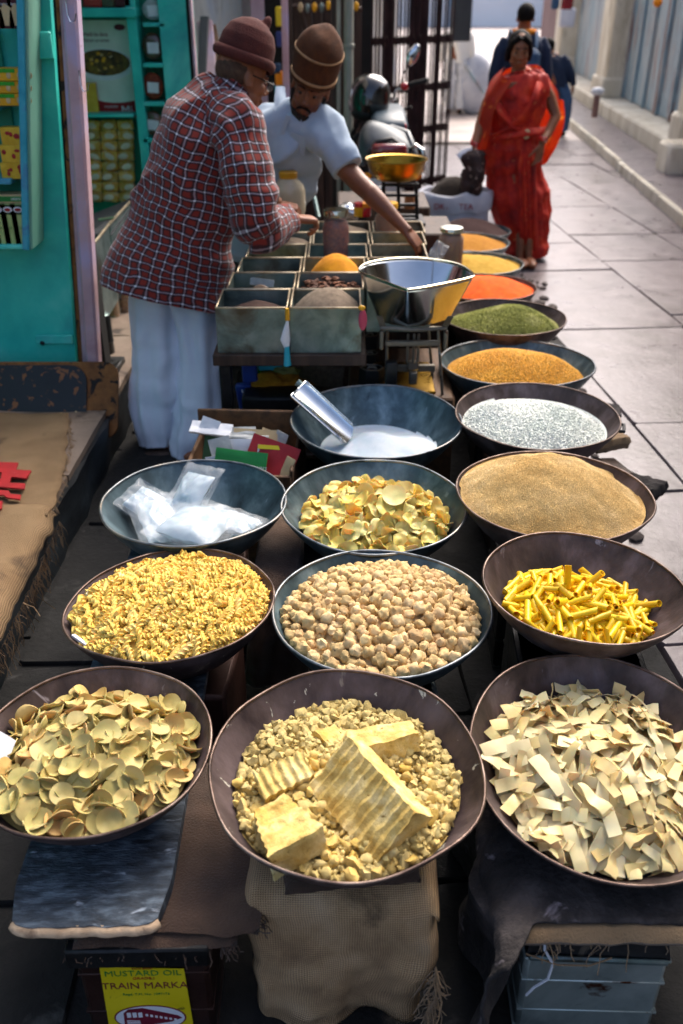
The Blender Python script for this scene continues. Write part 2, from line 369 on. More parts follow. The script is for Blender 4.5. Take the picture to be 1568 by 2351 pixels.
M_['silver'] = mat('silver_paint', ['#3c4044', '#5c6062'], rough=.35, metal=.6)
M_['seat'] = mat('slate_vinyl_seat', ['#33424c', '#4a5a64'], rough=.45, bump=.2)
M_['helmet'] = mat('black_gloss_shell', ['#0b0c0c', '#171918'], rough=.12, coat=1)
M_['whitesack'] = mat('woven_white_sack', ['#b4b9c6', '#d3d6dd'], scale=5, rough=.6, bump=.5, bscale=140, rnd=.06)
M_['bluetarp'] = mat('pale_blue_limewash', ['#f0f0ea', '#f6f6f2'], scale=.3, rough=.8)
M_['greyboard'] = mat('slate_sheet', ['#23272b', '#33393e'], scale=3, rough=.6)
M_['bluegrey'] = mat('blue_grey_shutter', ['#5c7a8c', '#7f97a4', '#a49a94'], scale=1.6, rough=.5, stretch=(3, 3, .6), bump=.2, spots=('#6b4038', 2.0, .54, .12), spots2=('#b8c4c8', 5, .62, .1))
M_['brickred'] = mat('faded_brown_shutter', ['#6a4a44', '#8a6a62'], scale=2, rough=.7, stretch=(3, 3, .6), bump=.2)
M_['teacard'] = mat('pale_green_carton', ['#94a860', '#b4c280'], rough=.6)
M_['darkgreen'] = mat('dark_green_carton', ['#1c3a14', '#274a1c'], rough=.6)
M_['yelcard'] = mat('yellow_carton', ['#c88a00', '#e0a808'], rough=.5)
M_['grncard'] = mat('lime_carton', ['#1f8a14', '#30a01e'], rough=.5)
M_['yelpack'] = mat('yellow_wrapper', ['#c79a1c', '#e0bc3c'], scale=20, rough=.3, bump=.4, bscale=30)
M_['crimson'] = mat('crimson_carton', ['#3a0810', '#540e18'], rough=.5)
M_['poster'] = mat('glossy_poster', ['#c4ccc0', '#d8ded2'], rough=.5)
M_['chipgold'] = mat('golden_sachet', ['#a87820', '#c8983c', '#c8b090'], scale=24, rough=.3, rnd=.3, bump=.3)
M_['chipwhite'] = mat('pale_sachet_print', ['#c4b4a0', '#e0d4c0'], scale=14, rough=.3, rnd=.15)
M_['nutdark'] = mat('brown_print', ['#2c1c08', '#5c420f', '#8a741c'], scale=16, rough=.6)
M_['spicepack'] = mat('sachet_of_spice', ['#3a2416', '#5c4026'], scale=30, rough=.3, coat=.8, rnd=.3)
M_['rusty'] = mat('rusted_black_enamel', ['#0a0c0b', '#141715'], scale=4, rough=.4, rvar=.12, bump=.4, bscale=20, spots=('#7a4a1c', 22, .57, .05), coord='Object')
M_['rustedge'] = mat('rust', ['#5f3a1a', '#8a5a2a'], scale=20, rough=.8, bump=.4, bscale=60, spots=('#15100c', 12, .56, .05))
M_['cyan'] = mat('cyan_plastic', ['#1f9cb0', '#38b4c4'], rough=.3)
M_['bluep'] = mat('blue_print', ['#122a6a', '#1c3c8a'], rough=.4, spots=('#c8ccd8', 14, .68, .04))
M_['biscuit'] = mat('toasted_rusk', ['#6b4a22', '#97703a', '#7a5630'], scale=30, rough=.8, bump=.6, bscale=50, stretch=(1, 1, 2.5))
M_['pickle'] = mat('dried_red_bits', ['#4a1408', '#7a2c14', '#a0481c'], scale=70, rough=.6, bump=1, bscale=110)
M_['cinn'] = mat('bark_sticks', ['#6b3c1c', '#96602f'], scale=14, rough=.7, bump=.5, bscale=60, stretch=(1, 1, .2))
# powders and grains
M_['turmeric'] = mat('turmeric', ['#b87400', '#cf8c05'], scale=30, rough=1, bump=.6, bscale=160)
M_['cocoa'] = mat('dark_brown_powder', ['#26140c', '#3a2116'], scale=30, rough=1, bump=.6, bscale=160)
M_['pepper'] = mat('grey_brown_powder', ['#5f5244', '#7d6e5c'], scale=60, rough=1, bump=.6, bscale=200)
M_['sugar'] = mat('white_sugar', ['#c4d4dc', '#dfe8ec'], scale=12, rough=.75, rvar=0, bump=.5, bscale=420, sss=.15)
M_['semo'] = mat('semolina_base', ['#b08c50', '#ccac70'], scale=300, rough=.95, bump=1, bscale=320)
M_['semog'] = mat('wheat_grits', ['#d0a860', '#e4c484', '#f0d8a4'], scale=6, rough=.85, island=.22)
M_['yelg'] = mat('split_pulse', ['#d8981c', '#ecb43c'], scale=6, rough=.6, island=.35)
M_['yelb'] = mat('split_pulse_base', ['#8a5c10', '#a87818'], scale=60, rough=.9, bump=.8, bscale=120)
M_['greeng'] = mat('dried_herb', ['#687030', '#949848', '#ccc888'], scale=7, rough=.9, island=.4)
M_['greenb'] = mat('dried_herb_base', ['#5c6028', '#7c8040'], scale=40, rough=1, bump=.8, bscale=120)
M_['flakeg'] = mat('beaten_rice', ['#dce4da', '#f4f6ee'], scale=5, rough=.6, island=.1)
M_['flakeb'] = mat('beaten_rice_base', ['#dce4da', '#f0f4ea'], scale=50, rough=.9, bump=.8, bscale=120)
M_['orangep'] = mat('red_chilli_powder', ['#d84c00', '#f06808'], scale=30, rough=1, bump=.7, bscale=160)
M_['yel2'] = mat('yellow_gram_flour', ['#a8801c', '#bc9838'], scale=30, rough=1, bump=.7, bscale=160)
M_['yel3'] = mat('ochre_pulse', ['#985f08', '#b07a18'], scale=60, rough=1, bump=.8, bscale=160)
M_['brownp'] = mat('brown_seed', ['#3a2624', '#523a36'], scale=90, rough=1, bump=.9, bscale=200)
M_['darkseed'] = mat('dark_dried_leaf', ['#15100c', '#2e2218'], scale=60, rough=1, bump=1, bscale=90)
# pieces
M_['cracker'] = mat('dried_gram_cracker', ['#a08c48', '#b8a25c', '#c0aa68'], scale=14, rough=.62, rnd=.18, bump=.15, bscale=90, rndcols=['#98965a', '#aca468', '#b8ac70', '#a8a060', '#bca468', '#c8945c', '#9c9c60', '#c0b480'], spots=('#6b5c28', 130, .70, .04), sss=.1)
M_['ribbon'] = mat('cream_ribbon_pasta', ['#dcbc78', '#f0dc9c', '#f8ecc4'], scale=14, rough=.5, rnd=.12, bump=.1, bscale=80, rndcols=['#e0c07c', '#f0dc9c', '#f8ecc8', '#d8bc84', '#f0e0ac'], sss=.2)
M_['nugget'] = mat('lumpy_dried_nugget', ['#a08450', '#ccb07c', '#dcc490'], scale=20, rough=.85, rnd=.16, bump=.8, bscale=60, rndcols=['#bc9c60', '#d4b880', '#b89a64', '#ccA474', '#e4cc9c'], spots=('#6f5a42', 34, .64, .08))
M_['tube'] = mat('yellow_tube_pasta', ['#dcae04', '#f0c818'], scale=12, rough=.42, rnd=.14, bump=.1, bscale=80, sss=.2)
M_['spiral'] = mat('yellow_spiral_pasta', ['#dcb450', '#ecd07c'], scale=14, rough=.6, rnd=.10, bump=.0, bscale=80, spec=.25, rndcols=['#c8b058', '#dcbc58', '#ecc864', '#d8b44c', '#ecd890'], sss=.2)
M_['potato'] = mat('dried_potato_slice', ['#d8bc58', '#e8d078', '#f0e0a0'], scale=16, rough=.45, rnd=.12, bump=.2, bscale=60, spec=.3, rndcols=['#dcbc50', '#ecd064', '#f0e4a8', '#e8d480', '#d0c468'], sss=.25)
M_['crumb'] = mat('pale_yellow_crumble', ['#a48a44', '#c8b06c', '#dccc90'], scale=26, rough=.85, rnd=.16, bump=.7, bscale=90, rndcols=['#ac8c40', '#ccb068', '#e4d090', '#c49c34', '#b8ae74', '#d8c07c'])
M_['block'] = mat('ridged_pale_block', ['#a88438', '#d0b468', '#e6d298'], scale=22, rough=.75, bump=1.2, bscale=70, spots=('#c8a048', 14, .58, .10), spots2=('#8a6a28', 60, .64, .06))
M_['spiceleaf'] = mat('dried_spice_pieces', ['#2c1a10', '#5a3420', '#8a5c40'], scale=12, rough=.85, rnd=.5, bump=.5)

def plaid():
    m = bpy.data.materials.new('red_plaid_cotton'); m.use_nodes = True; nt = m.node_tree; N = nt.nodes; L = nt.links; b = N['Principled BSDF']
    tc = N.new('ShaderNodeTexCoord'); sp = N.new('ShaderNodeSeparateXYZ'); nw = N.new('ShaderNodeTexNoise'); nw.inputs['Scale'].default_value = 7; nw.inputs['Detail'].default_value = 3; L.new(tc.outputs['Object'], nw.inputs['Vector']); va = N.new('ShaderNodeVectorMath'); va.operation = 'MULTIPLY_ADD'; L.new(nw.outputs['Color'], va.inputs[0]); va.inputs[1].default_value = (.05, .05, 0); L.new(tc.outputs['UV'], va.inputs[2]); L.new(va.outputs[0], sp.inputs[0])
    def mth(op, a, b_=None, c=None):
        n = N.new('ShaderNodeMath'); n.operation = op
        for i, v in enumerate((a, b_, c)):
            if v is None: continue
            if isinstance(v, (int, float)): n.inputs[i].default_value = v
            else: L.new(v, n.inputs[i])
        return n.outputs[0]
    def ss(v, lo, hi):
        n = N.new('ShaderNodeMapRange'); n.interpolation_type = 'SMOOTHSTEP'; n.inputs['From Min'].default_value = lo; n.inputs['From Max'].default_value = hi
        L.new(v, n.inputs['Value']); return n.outputs[0]
    P = .0345
    dx = mth('MULTIPLY', mth('ABSOLUTE', mth('SUBTRACT', mth('FRACT', mth('DIVIDE', sp.outputs[0], P)), .5)), 2)
    dy = mth('MULTIPLY', mth('ABSOLUTE', mth('SUBTRACT', mth('FRACT', mth('DIVIDE', sp.outputs[1], P)), .5)), 2)
    lx, ly = ss(dx, .82, .90), ss(dy, .82, .90)
    sx, sy = ss(dx, .66, .40), ss(dy, .66, .40)
    def mx(a, c, f):
        n = N.new('ShaderNodeMix'); n.data_type = 'RGBA'; L.new(f, n.inputs['Factor'])
        if isinstance(a, tuple): n.inputs['A'].default_value = a
        else: L.new(a, n.inputs['A'])
        n.inputs['B'].default_value = c; return n.outputs['Result']
    c = mx(rgb('#14080a'), rgb('#4c0c0e'), mth('MULTIPLY', mth('ADD', sx, sy), .5))
    c = mx(c, rgb('#7c1e10'), mth('MULTIPLY', sx, sy))
    c = mx(c, rgb('#c0a8b0'), mth('MULTIPLY', lx, .4)); c = mx(c, rgb('#c8b8c4'), mth('MULTIPLY', ly, .4))
    c = mx(c, rgb('#dce6ee'), mth('MULTIPLY', lx, ly))
    L.new(c, b.inputs['Base Color']); b.inputs['Roughness'].default_value = .9; b.inputs['Sheen Weight'].default_value = .2
    n = N.new('ShaderNodeTexNoise'); n.inputs['Scale'].default_value = 90; bp = N.new('ShaderNodeBump'); bp.inputs['Strength'].default_value = .3; bp.inputs['Distance'].default_value = .002
    L.new(n.outputs['Fac'], bp.inputs['Height']); L.new(bp.outputs[0], b.inputs['Normal'])
    return m
def weave(key, cs, P):
    m = mat(key+'_woven', cs, scale=5, rough=.95, rvar=0, spots=('#3c2f22', 4, .60, .14), spots2=('#a08f35', 3, .70, .12) if key == 'burlap' else None); nt = m.node_tree; N = nt.nodes; L = nt.links; b = N['Principled BSDF']
    src = b.inputs['Base Color'].links[0].from_socket; tc = N.new('ShaderNodeTexCoord'); hs = []
    for ax in (0, 1):
        w_ = N.new('ShaderNodeTexWave'); w_.bands_direction = 'XY'[ax]; w_.inputs['Scale'].default_value = 1/P/3.2; w_.inputs['Distortion'].default_value = 1.2; w_.inputs['Detail'].default_value = 2; w_.inputs['Detail Scale'].default_value = .3
        L.new(tc.outputs['UV'], w_.inputs['Vector']); hs.append(w_.outputs['Fac'])
    ad = N.new('ShaderNodeMath'); ad.operation = 'ADD'; L.new(hs[0], ad.inputs[0]); L.new(hs[1], ad.inputs[1])
    mr = N.new('ShaderNodeMapRange'); mr.inputs['From Max'].default_value = 2; mr.inputs['To Min'].default_value = .45; mr.inputs['To Max'].default_value = 1.35; L.new(ad.outputs[0], mr.inputs['Value'])
    h_ = N.new('ShaderNodeHueSaturation'); L.new(mr.outputs[0], h_.inputs['Value']); L.new(src, h_.inputs['Color']); L.new(h_.outputs[0], b.inputs['Base Color'])
    bp = N.new('ShaderNodeBump'); bp.inputs['Strength'].default_value = .8; bp.inputs['Distance'].default_value = .002; L.new(ad.outputs[0], bp.inputs['Height']); L.new(bp.outputs[0], b.inputs['Normal'])
    return m
M_['weave1'] = weave('burlap', ['#7c6044', '#b4946c', '#ccae88'], .0046)
M_['weave2'] = weave('burlap2', ['#7b6244', '#977d5b'], .005)
M_['plaid'] = plaid()
def translucent(key, fac):
    m = M_[key]; nt = m.node_tree; b = nt.nodes['Principled BSDF']; out = [n for n in nt.nodes if n.type == 'OUTPUT_MATERIAL'][0]
    t = nt.nodes.new('ShaderNodeBsdfTranslucent'); src = b.inputs['Base Color'].links[0].from_socket; nt.links.new(src, t.inputs['Color'])
    mx = nt.nodes.new('ShaderNodeMixShader'); mx.inputs[0].default_value = fac; nt.links.new(b.outputs[0], mx.inputs[1]); nt.links.new(t.outputs[0], mx.inputs[2]); nt.links.new(mx.outputs[0], out.inputs['Surface'])
translucent('saridrape', .35)
translucent('ribbon', .2); translucent('potato', .14)

# ================================================================ the lane
def grid_sheet(name, x0, x1, y0, y1, z, nx, ny, m, amp=0, parent=None):
    V = [(x0+(x1-x0)*i/nx, y0+(y1-y0)*j/ny, z+(amp*fbm((x0+(x1-x0)*i/nx, y0+(y1-y0)*j/ny, 0), 2.0) if amp else 0)) for j in range(ny+1) for i in range(nx+1)]
    F = [(j*(nx+1)+i, j*(nx+1)+i+1, (j+1)*(nx+1)+i+1, (j+1)*(nx+1)+i) for j in range(ny) for i in range(nx)]
    return mk(name, V, F, m, parent)
ground = tag(grid_sheet('ground', -60, 60, -6, 200, -.06, 8, 8, M_['earth']), kind='structure')
pavement = tag(grid_sheet('pavement', -3, 6, -1, 40, -.035, 60, 120, M_['earth'], .006), kind='structure')
farlane = tag(grid_sheet('road', -8, 14, 14.2, 90, -.012, 20, 40, M_['farlane'], .008), kind='structure')
_slabmesh = {}
def slab(cx, cy, lx, ly, ang, z=0.0, m='slab', par=None):
    bm = bmesh.new(); n = 4; g = .0045
    P = [(-lx/2+g, -ly/2+g), (lx/2-g, -ly/2+g), (lx/2-g, ly/2-g), (-lx/2+g, ly/2-g)]
    top = []
    for i in range(4):
        a, b = P[i], P[(i+1) % 4]
        for t in (0.012, .35, .65, .988):
            top.append((a[0]+(b[0]-a[0])*t+random.uniform(-1, 1)*.006, a[1]+(b[1]-a[1])*t+random.uniform(-1, 1)*.006))
    k = len(top); tz = [random.uniform(-.004, .004) for _ in range(3)]
    V = [(x*(1-.0035/lx*2), y*(1-.0035/ly*2), tz[0]+tz[1]*x+tz[2]*y) for x, y in top]+[(x, y, tz[0]-.007) for x, y in top]+[(x, y, -.05) for x, y in top]
    F = [tuple(range(k))]+[(i+k, (i+1) % k+k, (i+1) % k, i) for i in range(k)]+[(i+2*k, (i+1) % k+2*k, (i+1) % k+k, i+k) for i in range(k)]
    me = bpy.data.meshes.new('paving_slab'); me.from_pydata(V, [], F); me.materials.append(M_[m]); smooth(me, 30)
    bm.free()
    return link('paving_slab', me, par or pavement, Matrix.Translation((cx, cy, z)) @ Matrix.Rotation(ang, 4, 'Z'))
A0 = math.radians(4)         # the lane bears a little to the right
def lanept(u, v):              # u across, v along
    return (u*math.cos(A0)-v*math.sin(A0), u*math.sin(A0)+v*math.cos(A0))
u = -2.4; ci = 0; nslab = 0
widths = [.62, .7, .75, .85, .66, .52, .86, .78, .66, .9, .7, .9]
for wd in widths:
    v = .2+random.uniform(-.5, 0)
    while v < 14.0 and nslab < 292:
        ln = random.uniform(.55, 1.45)
        cx, cy = lanept(u+wd/2, v+ln/2)
        if -1.25 < cx < 4.1+(cy-11)*.09 and cy < 14.1:
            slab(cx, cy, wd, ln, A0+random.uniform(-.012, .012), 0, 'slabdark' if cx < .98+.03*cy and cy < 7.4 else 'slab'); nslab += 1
        v += ln
    u += wd
# broken edge stones and rubble along the foot of the stall
gut = MB()
for i in range(150):
    y = 2.4+i*.035+random.uniform(-.02, .02); x = 1.04+(y-2.6)*.07+random.gauss(0, .07)
    s_ = random.uniform(.012, .035)
    gut.ell((x, y, .006), (s_*random.uniform(.8, 1.6), s_, s_*.6), Matrix.Rotation(random.uniform(0, PI), 3, 'Z'), 7, 5)
tag(gut.make('litter_and_stone_chips', M_['earth'], None), 'dark broken chips and litter along the lane side foot of the bowls', 'debris', kind='stuff')
# ================================================================ left ledge and shop front
def noisy_box(name, x0, x1, y0, y1, z0, z1, m, nx, ny, nz, amp, parent=None, sc=4, seed=0):
    bm = bmesh.new(); bmesh.ops.create_cube(bm, size=1)
    V = []; F = []
    def face(o, a, b, na, nb):
        base = len(V)
        for j in range(nb+1):
            for i in range(na+1): V.append(Vector(o)+Vector(a)*(i/na)+Vector(b)*(j/nb))
        for j in range(nb):
            for i in range(na): F.append((base+j*(na+1)+i, base+j*(na+1)+i+1, base+(j+1)*(na+1)+i+1, base+(j+1)*(na+1)+i))
    dx, dy, dz = x1-x0, y1-y0, z1-z0
    face((x0, y0, z1), (dx, 0, 0), (0, dy, 0), nx, ny); face((x0, y0, z0), (dx, 0, 0), (0, 0, dz), nx, nz)
    face((x1, y0, z0), (0, dy, 0), (0, 0, dz), ny, nz); face((x1, y1, z0), (-dx, 0, 0), (0, 0, dz), nx, nz); face((x0, y1, z0), (0, -dy, 0), (0, 0, dz), ny, nz)
    bm.free()
    V = [v+Vector((fbm(v+Vector((seed, 0, 0)), sc), fbm(v+Vector((0, seed, 9)), sc), fbm(v+Vector((5, 0, seed)), sc)))*amp for v in V]
    o = mk(name, V, F, m, parent); b2 = bmesh.new(); b2.from_mesh(o.data); bmesh.ops.remove_doubles(b2, verts=b2.verts, dist=1e-4); b2.to_mesh(o.data); b2.free(); smooth(o.data, 50); return o
ledge = tag(noisy_box('stone_ledge', -3.6, -1.03, .6, 8.0, -.04, .185, M_['darkstone'], 30, 90, 6, .022), 'low black stone ledge with chipped edge running along the left shop fronts', 'ledge')
for i in range(9):          # worn top slabs
    y0 = .6+i*.82
    s_ = noisy_box('ledge_slab', -3.5, -1.05+random.uniform(-.01, .012), y0+.006, y0+.812, .19, .222, M_['ledgetop'], 20, 8, 2, .010, ledge, seed=i)
# margin along the ledge, laid with the same darkened slabs
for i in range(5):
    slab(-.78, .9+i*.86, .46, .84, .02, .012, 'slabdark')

# sacking spread on the ledge
def cloth_grid(name, fn, nu, nv, m, th=.006, parent=None):
    V = [fn(i/nu, j/nv) for j in range(nv+1) for i in range(nu+1)]
    F = [(j*(nu+1)+i, j*(nu+1)+i+1, (j+1)*(nu+1)+i+1, (j+1)*(nu+1)+i) for j in range(nv) for i in range(nu)]
    U = [(i/nu*abs((V[nu]-V[0]).length), j/nv*sum((V[(q+1)*(nu+1)]-V[q*(nu+1)]).length for q in range(nv))) for j in range(nv+1) for i in range(nu+1)] if nu*nv < 9000 else None
    o = mk(name, V, F, m, parent, True, 40, U)
    if th:
        md = o.modifiers.new('s', 'SOLIDIFY'); md.thickness = th; md.offset = 0
        dg = bpy.context.evaluated_depsgraph_get(); me = bpy.data.meshes.new_from_object(o.evaluated_get(dg), depsgraph=dg); o.modifiers.clear(); o.data = me; smooth(me)
    return o
def sack_fn(y0, y1, xe, dz=0, hang=.0):
    def f(a, b):
        y = y0+(y1-y0)*b; edge = xe(b)+.012*mnoise.noise(Vector((y*14, 3, 0)))
        x = -2.9+(edge+2.9)*a; z = .236+dz+.008*fbm((x, y, 0), 5)
        if hang and x > -1.045: z -= (x+1.045)*hang
        return Vector((x, y, max(z, .05)))
    return f
burl1 = tag(cloth_grid('jute_sack', sack_fn(2.72, 3.62, lambda b: -1.02-.17*b**1.5), 60, 40, M_['weave2']), 'flattened brown jute sack with red print on the ledge in front of the rusty board', 'sack')
burl2 = tag(cloth_grid('jute_sack', sack_fn(1.6, 2.78, lambda b: -.98-.03*b, .012, 1.2), 60, 40, M_['weave2']), 'plain brown jute sack with frayed fringe hanging over the near end of the ledge', 'sack')
def printpoly(px, name='printed_mark'):
    V = [at(x, y, .262) for x, y in px]; mb = MB(); n = len(V)
    mb.add(V+[v-Vector((0, 0, .006)) for v in V], [tuple(range(n))]+[(i, i+n, (i+1) % n+n, (i+1) % n) for i in range(n)])
    o = mb.make(name, M_['red'], burl1, False); return o
for p in ([(-20,1060),(42,1062),(36,1078),(72,1080),(60,1098),(26,1094),(22,1108),(58,1110),(56,1122),(-20,1116),(-20,1100),(2,1098),(4,1084),(-20,1080)],
          [(-20,1124),(20,1126),(24,1134),(48,1136),(46,1146),(16,1142),(8,1136),(-20,1136)], [(-20,1148),(6,1150),(4,1166),(-8,1172),(-20,1172)]):
    printpoly(p)
def fringe(name, pts, n, ln, m, parent, spread=.01, r=.0012, down=(0, 0, -1)):
    mb = MB()
    for i in range(n):
        t = random.random()*(len(pts)-1); k = int(t); p = Vector(pts[k]).lerp(Vector(pts[min(k+1, len(pts)-1)]), t-k); q = [p]
        L = ln*random.uniform(.4, 1.2); d = Vector(down)+Vector((random.gauss(0, .35), random.gauss(0, .35), 0)); 
        for s_ in range(4):
            p = p+d.normalized()*L/4+Vector((random.gauss(0, spread*.3), random.gauss(0, spread*.3), 0)); q.append(p); d = d*.7+Vector((random.gauss(0,.3), random.gauss(0,.3), -.5))
        mb.tube(q, r, 3, False)
    o = mb.make(name, m, parent); o['kind'] = 'stuff'; return o
fringe('fringe', [(-.965, 1.95, .2), (-.975, 2.4, .2), (-.985, 2.72, .22)], 160, .09, M_['burlap2'], burl2)
fringe('fringe', [(-1.03, 2.75, .235), (-1.1, 3.3, .235), (-1.19, 3.6, .235)], 120, .035, M_['burlap2'], burl1, down=(1, 0, -.3))

# rusty enamelled board leaning at the foot of the turquoise door
def rboard(w_, h_, r, t):
    poly = []
    for cx, cy, a0 in ((w_/2-r, h_/2-r, 0), (-w_/2+r, h_/2-r, 90), (-w_/2+r, -h_/2+r, 180), (w_/2-r, -h_/2+r, 270)):
        for k in range(6):
            a = math.radians(a0+k*18); poly.append((cx+r*math.cos(a), cy+r*math.sin(a)))
    return poly
rb_c = (aty(30, 992, 3.60)+aty(30, 850, 3.86))/2
rbM = facing(rb_c, (0, -1, .62), (0, 0, 1)).to_3x3()
rb = empty('rusty_board', rb_c, 0, 'black enamelled board with orange rust leaning against the foot of the turquoise door', 'board')
w0 = .94; h0 = .34
o = MB().prism(rboard(w0, h0, .06, 0), .02, rbM, (0, 0, 0)).make('backing_plate', M_['rustedge'], rb)
o = MB().prism(rboard(w0-.16, h0-.035, .075, 0), .012, rbM, rbM @ Vector((-.055, .0, .0205))).make('raised_panel', M_['rusty'], rb)
o = MB().box(rbM @ Vector((.28, -.08, .034)), (.018, .06, .006), rbM @ Matrix.Rotation(-.6, 3, 'Z'), .002).make('paper_scrap', M_['cream'], rb)

# turquoise door leaf with its rack of shelves
door = empty('turquoise_door', (-1.9, 4.06, .22), 0, 'turquoise painted door leaf standing open with a rack of shelves on it', 'door')
def childmesh(mb, name, m, parent, sm=True, ang=30):
    o = mb.make(name, m, None, sm, ang); o.parent = parent
    o.matrix_parent_inverse = parent.matrix_basis.inverted(); return o
E1 = aty(172, 846, 4.04); E0 = aty(114, -5, 4.04)
def doorpanel():
    V = []; F = []; nu, nv = 24, 40
    for j in range(nv+1):
        for i in range(nu+1):
            z = .2+2.1*j/nv; xe = E1.x+(E0.x-E1.x)*(z-.2)/1.6
            x = -2.7+(xe+2.7)*i/nu; V.append((x, 4.04+.004*fbm((x, z, 0), 5), z))
    for j in range(nv):
        for i in range(nu): F.append((j*(nu+1)+i, j*(nu+1)+i+1, (j+1)*(nu+1)+i+1, (j+1)*(nu+1)+i))
    b = len(V); V += [(x, y+.04, z) for x, y, z in V]
    F += [(f[3]+b, f[2]+b, f[1]+b, f[0]+b) for f in F[:]]
    F += [(j*(nu+1)+nu, j*(nu+1)+nu+b, (j+1)*(nu+1)+nu+b, (j+1)*(nu+1)+nu) for j in range(nv)]
    o = mk('door_panel', V, F, M_['tealwall'], None); o.parent = door; o.matrix_parent_inverse = door.matrix_basis.inverted()
doorpanel()
# stile and rail proud of the panel
for (a, b_, w_) in (((98, 110), (170, 110), 0), ):
    p0 = aty(84, 104, 4.03); p1 = aty(122, 104, 4.03)
    childmesh(MB().box((p0+p1)/2+Vector((0, -.012, 0)), (p1.x-p0.x, .022, .10), None, .006), 'door_rail', M_['tealwall'], door)
p0 = aty(86, 785, 4.03); p1 = aty(165, 770, 4.03)
h = childmesh(MB().box((p0+p1)/2+Vector((0, -.008, 0)), ((p1-p0).length, .012, .042), None, .003), 'hinge_strap', M_['tealwall'], door)
q = aty(97, 788, 4.01); bo = MB().ell(q, (.011, .006, .011)).make('bolt', M_['blackiron'], h)

# shelf rack
YF, YB = 3.86, 4.03
xr = aty(70, 573, YF).x; ztop = 2.05; zb = aty(40, 573, YF).z
rk = lambda mb, n, m: childmesh(mb, n, m, door)
def lean(p, q, w_, t_, nm, m):
    p = Vector(p); q = Vector(q); q = q+(q-p)*.25; o = board(nm, p, q, w_, t_, M_[m]); o.parent = door; o.matrix_parent_inverse = door.matrix_basis.inverted()
sb0 = aty(69, 573, YF); sb1 = aty(57, 0, YF); off = Vector((0, (YB-YF)/2, 0))
lean(sb0+off, sb1+off, .020, YB-YF, 'rack_side', 'tealgrey')
lean(sb0+Vector((-.014, -.008, 0)), sb1+Vector((-.014, -.008, 0)), .028, .016, 'rack_stile', 'tealshelf')
rk(MB().box(((xr-2.6)/2, (YF+YB)/2, zb+.009), (xr+2.6, YB-YF, .018), None, .004), 'shelf', M_['tealwall'])
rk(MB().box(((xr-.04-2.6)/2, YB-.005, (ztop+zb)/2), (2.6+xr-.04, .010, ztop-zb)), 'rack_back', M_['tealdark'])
shelfz = []
for py in (77, 249, 418):
    z = aty(30, py, YF).z; shelfz.append(z)
    rk(MB().box(((xr-.03-2.6)/2, (YF+YB)/2, z), (2.6+xr-.04, YB-YF-.004, .022), None, .004), 'shelf', M_['tealshelf'])
shelfz.append(zb+.009)
def frontbox(name, px0, px1, py0, py1, Y, dep, m, label, cat, group=None, lift=0):
    """carton whose front face spans the sight lines; stands on what is under it"""
    a = aty(px0, py1, Y); b_ = aty(px1, py0, Y); w_ = b_.x-a.x; h_ = b_.z-a.z
    e = empty(name, ((a.x+b_.x)/2, Y, a.z), 0, label, cat, group)
    MB().box((0, dep/2, h_/2), (w_, dep, h_), None, .002).make('carton', m, e)
    return e, w_, h_
# top shelf crimson cartons with white lettering
for i, (x0, x1) in enumerate(((-22, 0), (0.5, 23), (24, 47))):
    e, w_, h_ = frontbox('spice_carton', x0, x1, -12, 66, 3.885, .06, M_['crimson'], ['crimson spice carton at the frame edge of the top door shelf', 'crimson spice carton in the middle of the top door shelf', 'crimson spice carton beside the grey-green end of the top door shelf'][i], 'carton', 'crimson cartons on the top door shelf')
    for r_ in range(5): text('lettering', ['A mi', 'teaz', 'Fine', 'Ma la', '1 x 2'][r_], .016, M_['white'], facing((0, -.001, h_*.93-r_*.022)), e)
    MB().lathe([(.0, 0), (.014, 0), (.014, .001)], 20, (0, -.001, h_*.42), frame((0, -1, 0))).make('printed_seal', M_['gold'], e)
    MB().prism([(-.03, 0), (.03, 0), (.024, .06), (.0, .075), (-.02, .05)], .001, facing((0,0,0)).to_3x3(), (0, -.0015, .01)).make('printed_picture', M_['cream'], e)
ys = [(157, 186), (187, 214), (215, 243)]
for i, (a, b_) in enumerate(ys):
    e, w_, h_ = frontbox('spice_carton', -42, 50, a, b_, 3.88, .09, M_['yelcard'], 'yellow carton with green top edge, %s of the three stacked on the door shelf' % ['topmost', 'middle', 'lowest'][i], 'carton', 'yellow cartons stacked on the door shelf')
    MB().box((-.01, -.001, h_-.008), (w_-.04, .002, .014)).make('green_band', M_['grncard'], e)
    for k in range(6): MB().ell((-.1+k*.042, -.001, h_*.45), (.009, .001, .012)).make('printed_picture', M_['cream'], e)
# wrappers
for i, (a, b_) in enumerate([(292, 333), (333, 374), (374, 411)]):
    e, w_, h_ = frontbox('yellow_packet', 5, 58, a, b_, 3.89, .05, M_['yelpack'], 'yellow packet with red print, %s of three stacked on the third door shelf' % ['top', 'centre', 'bottom'][i], 'packet', 'yellow packets stacked on the third door shelf')
    for k in range(5):
        MB().ell((random.uniform(-.04, .04), -.001, h_*random.uniform(.3, .8)), (random.uniform(.006, .014), .001, random.uniform(.004, .012))).make('printed_mark', M_['red'], e)
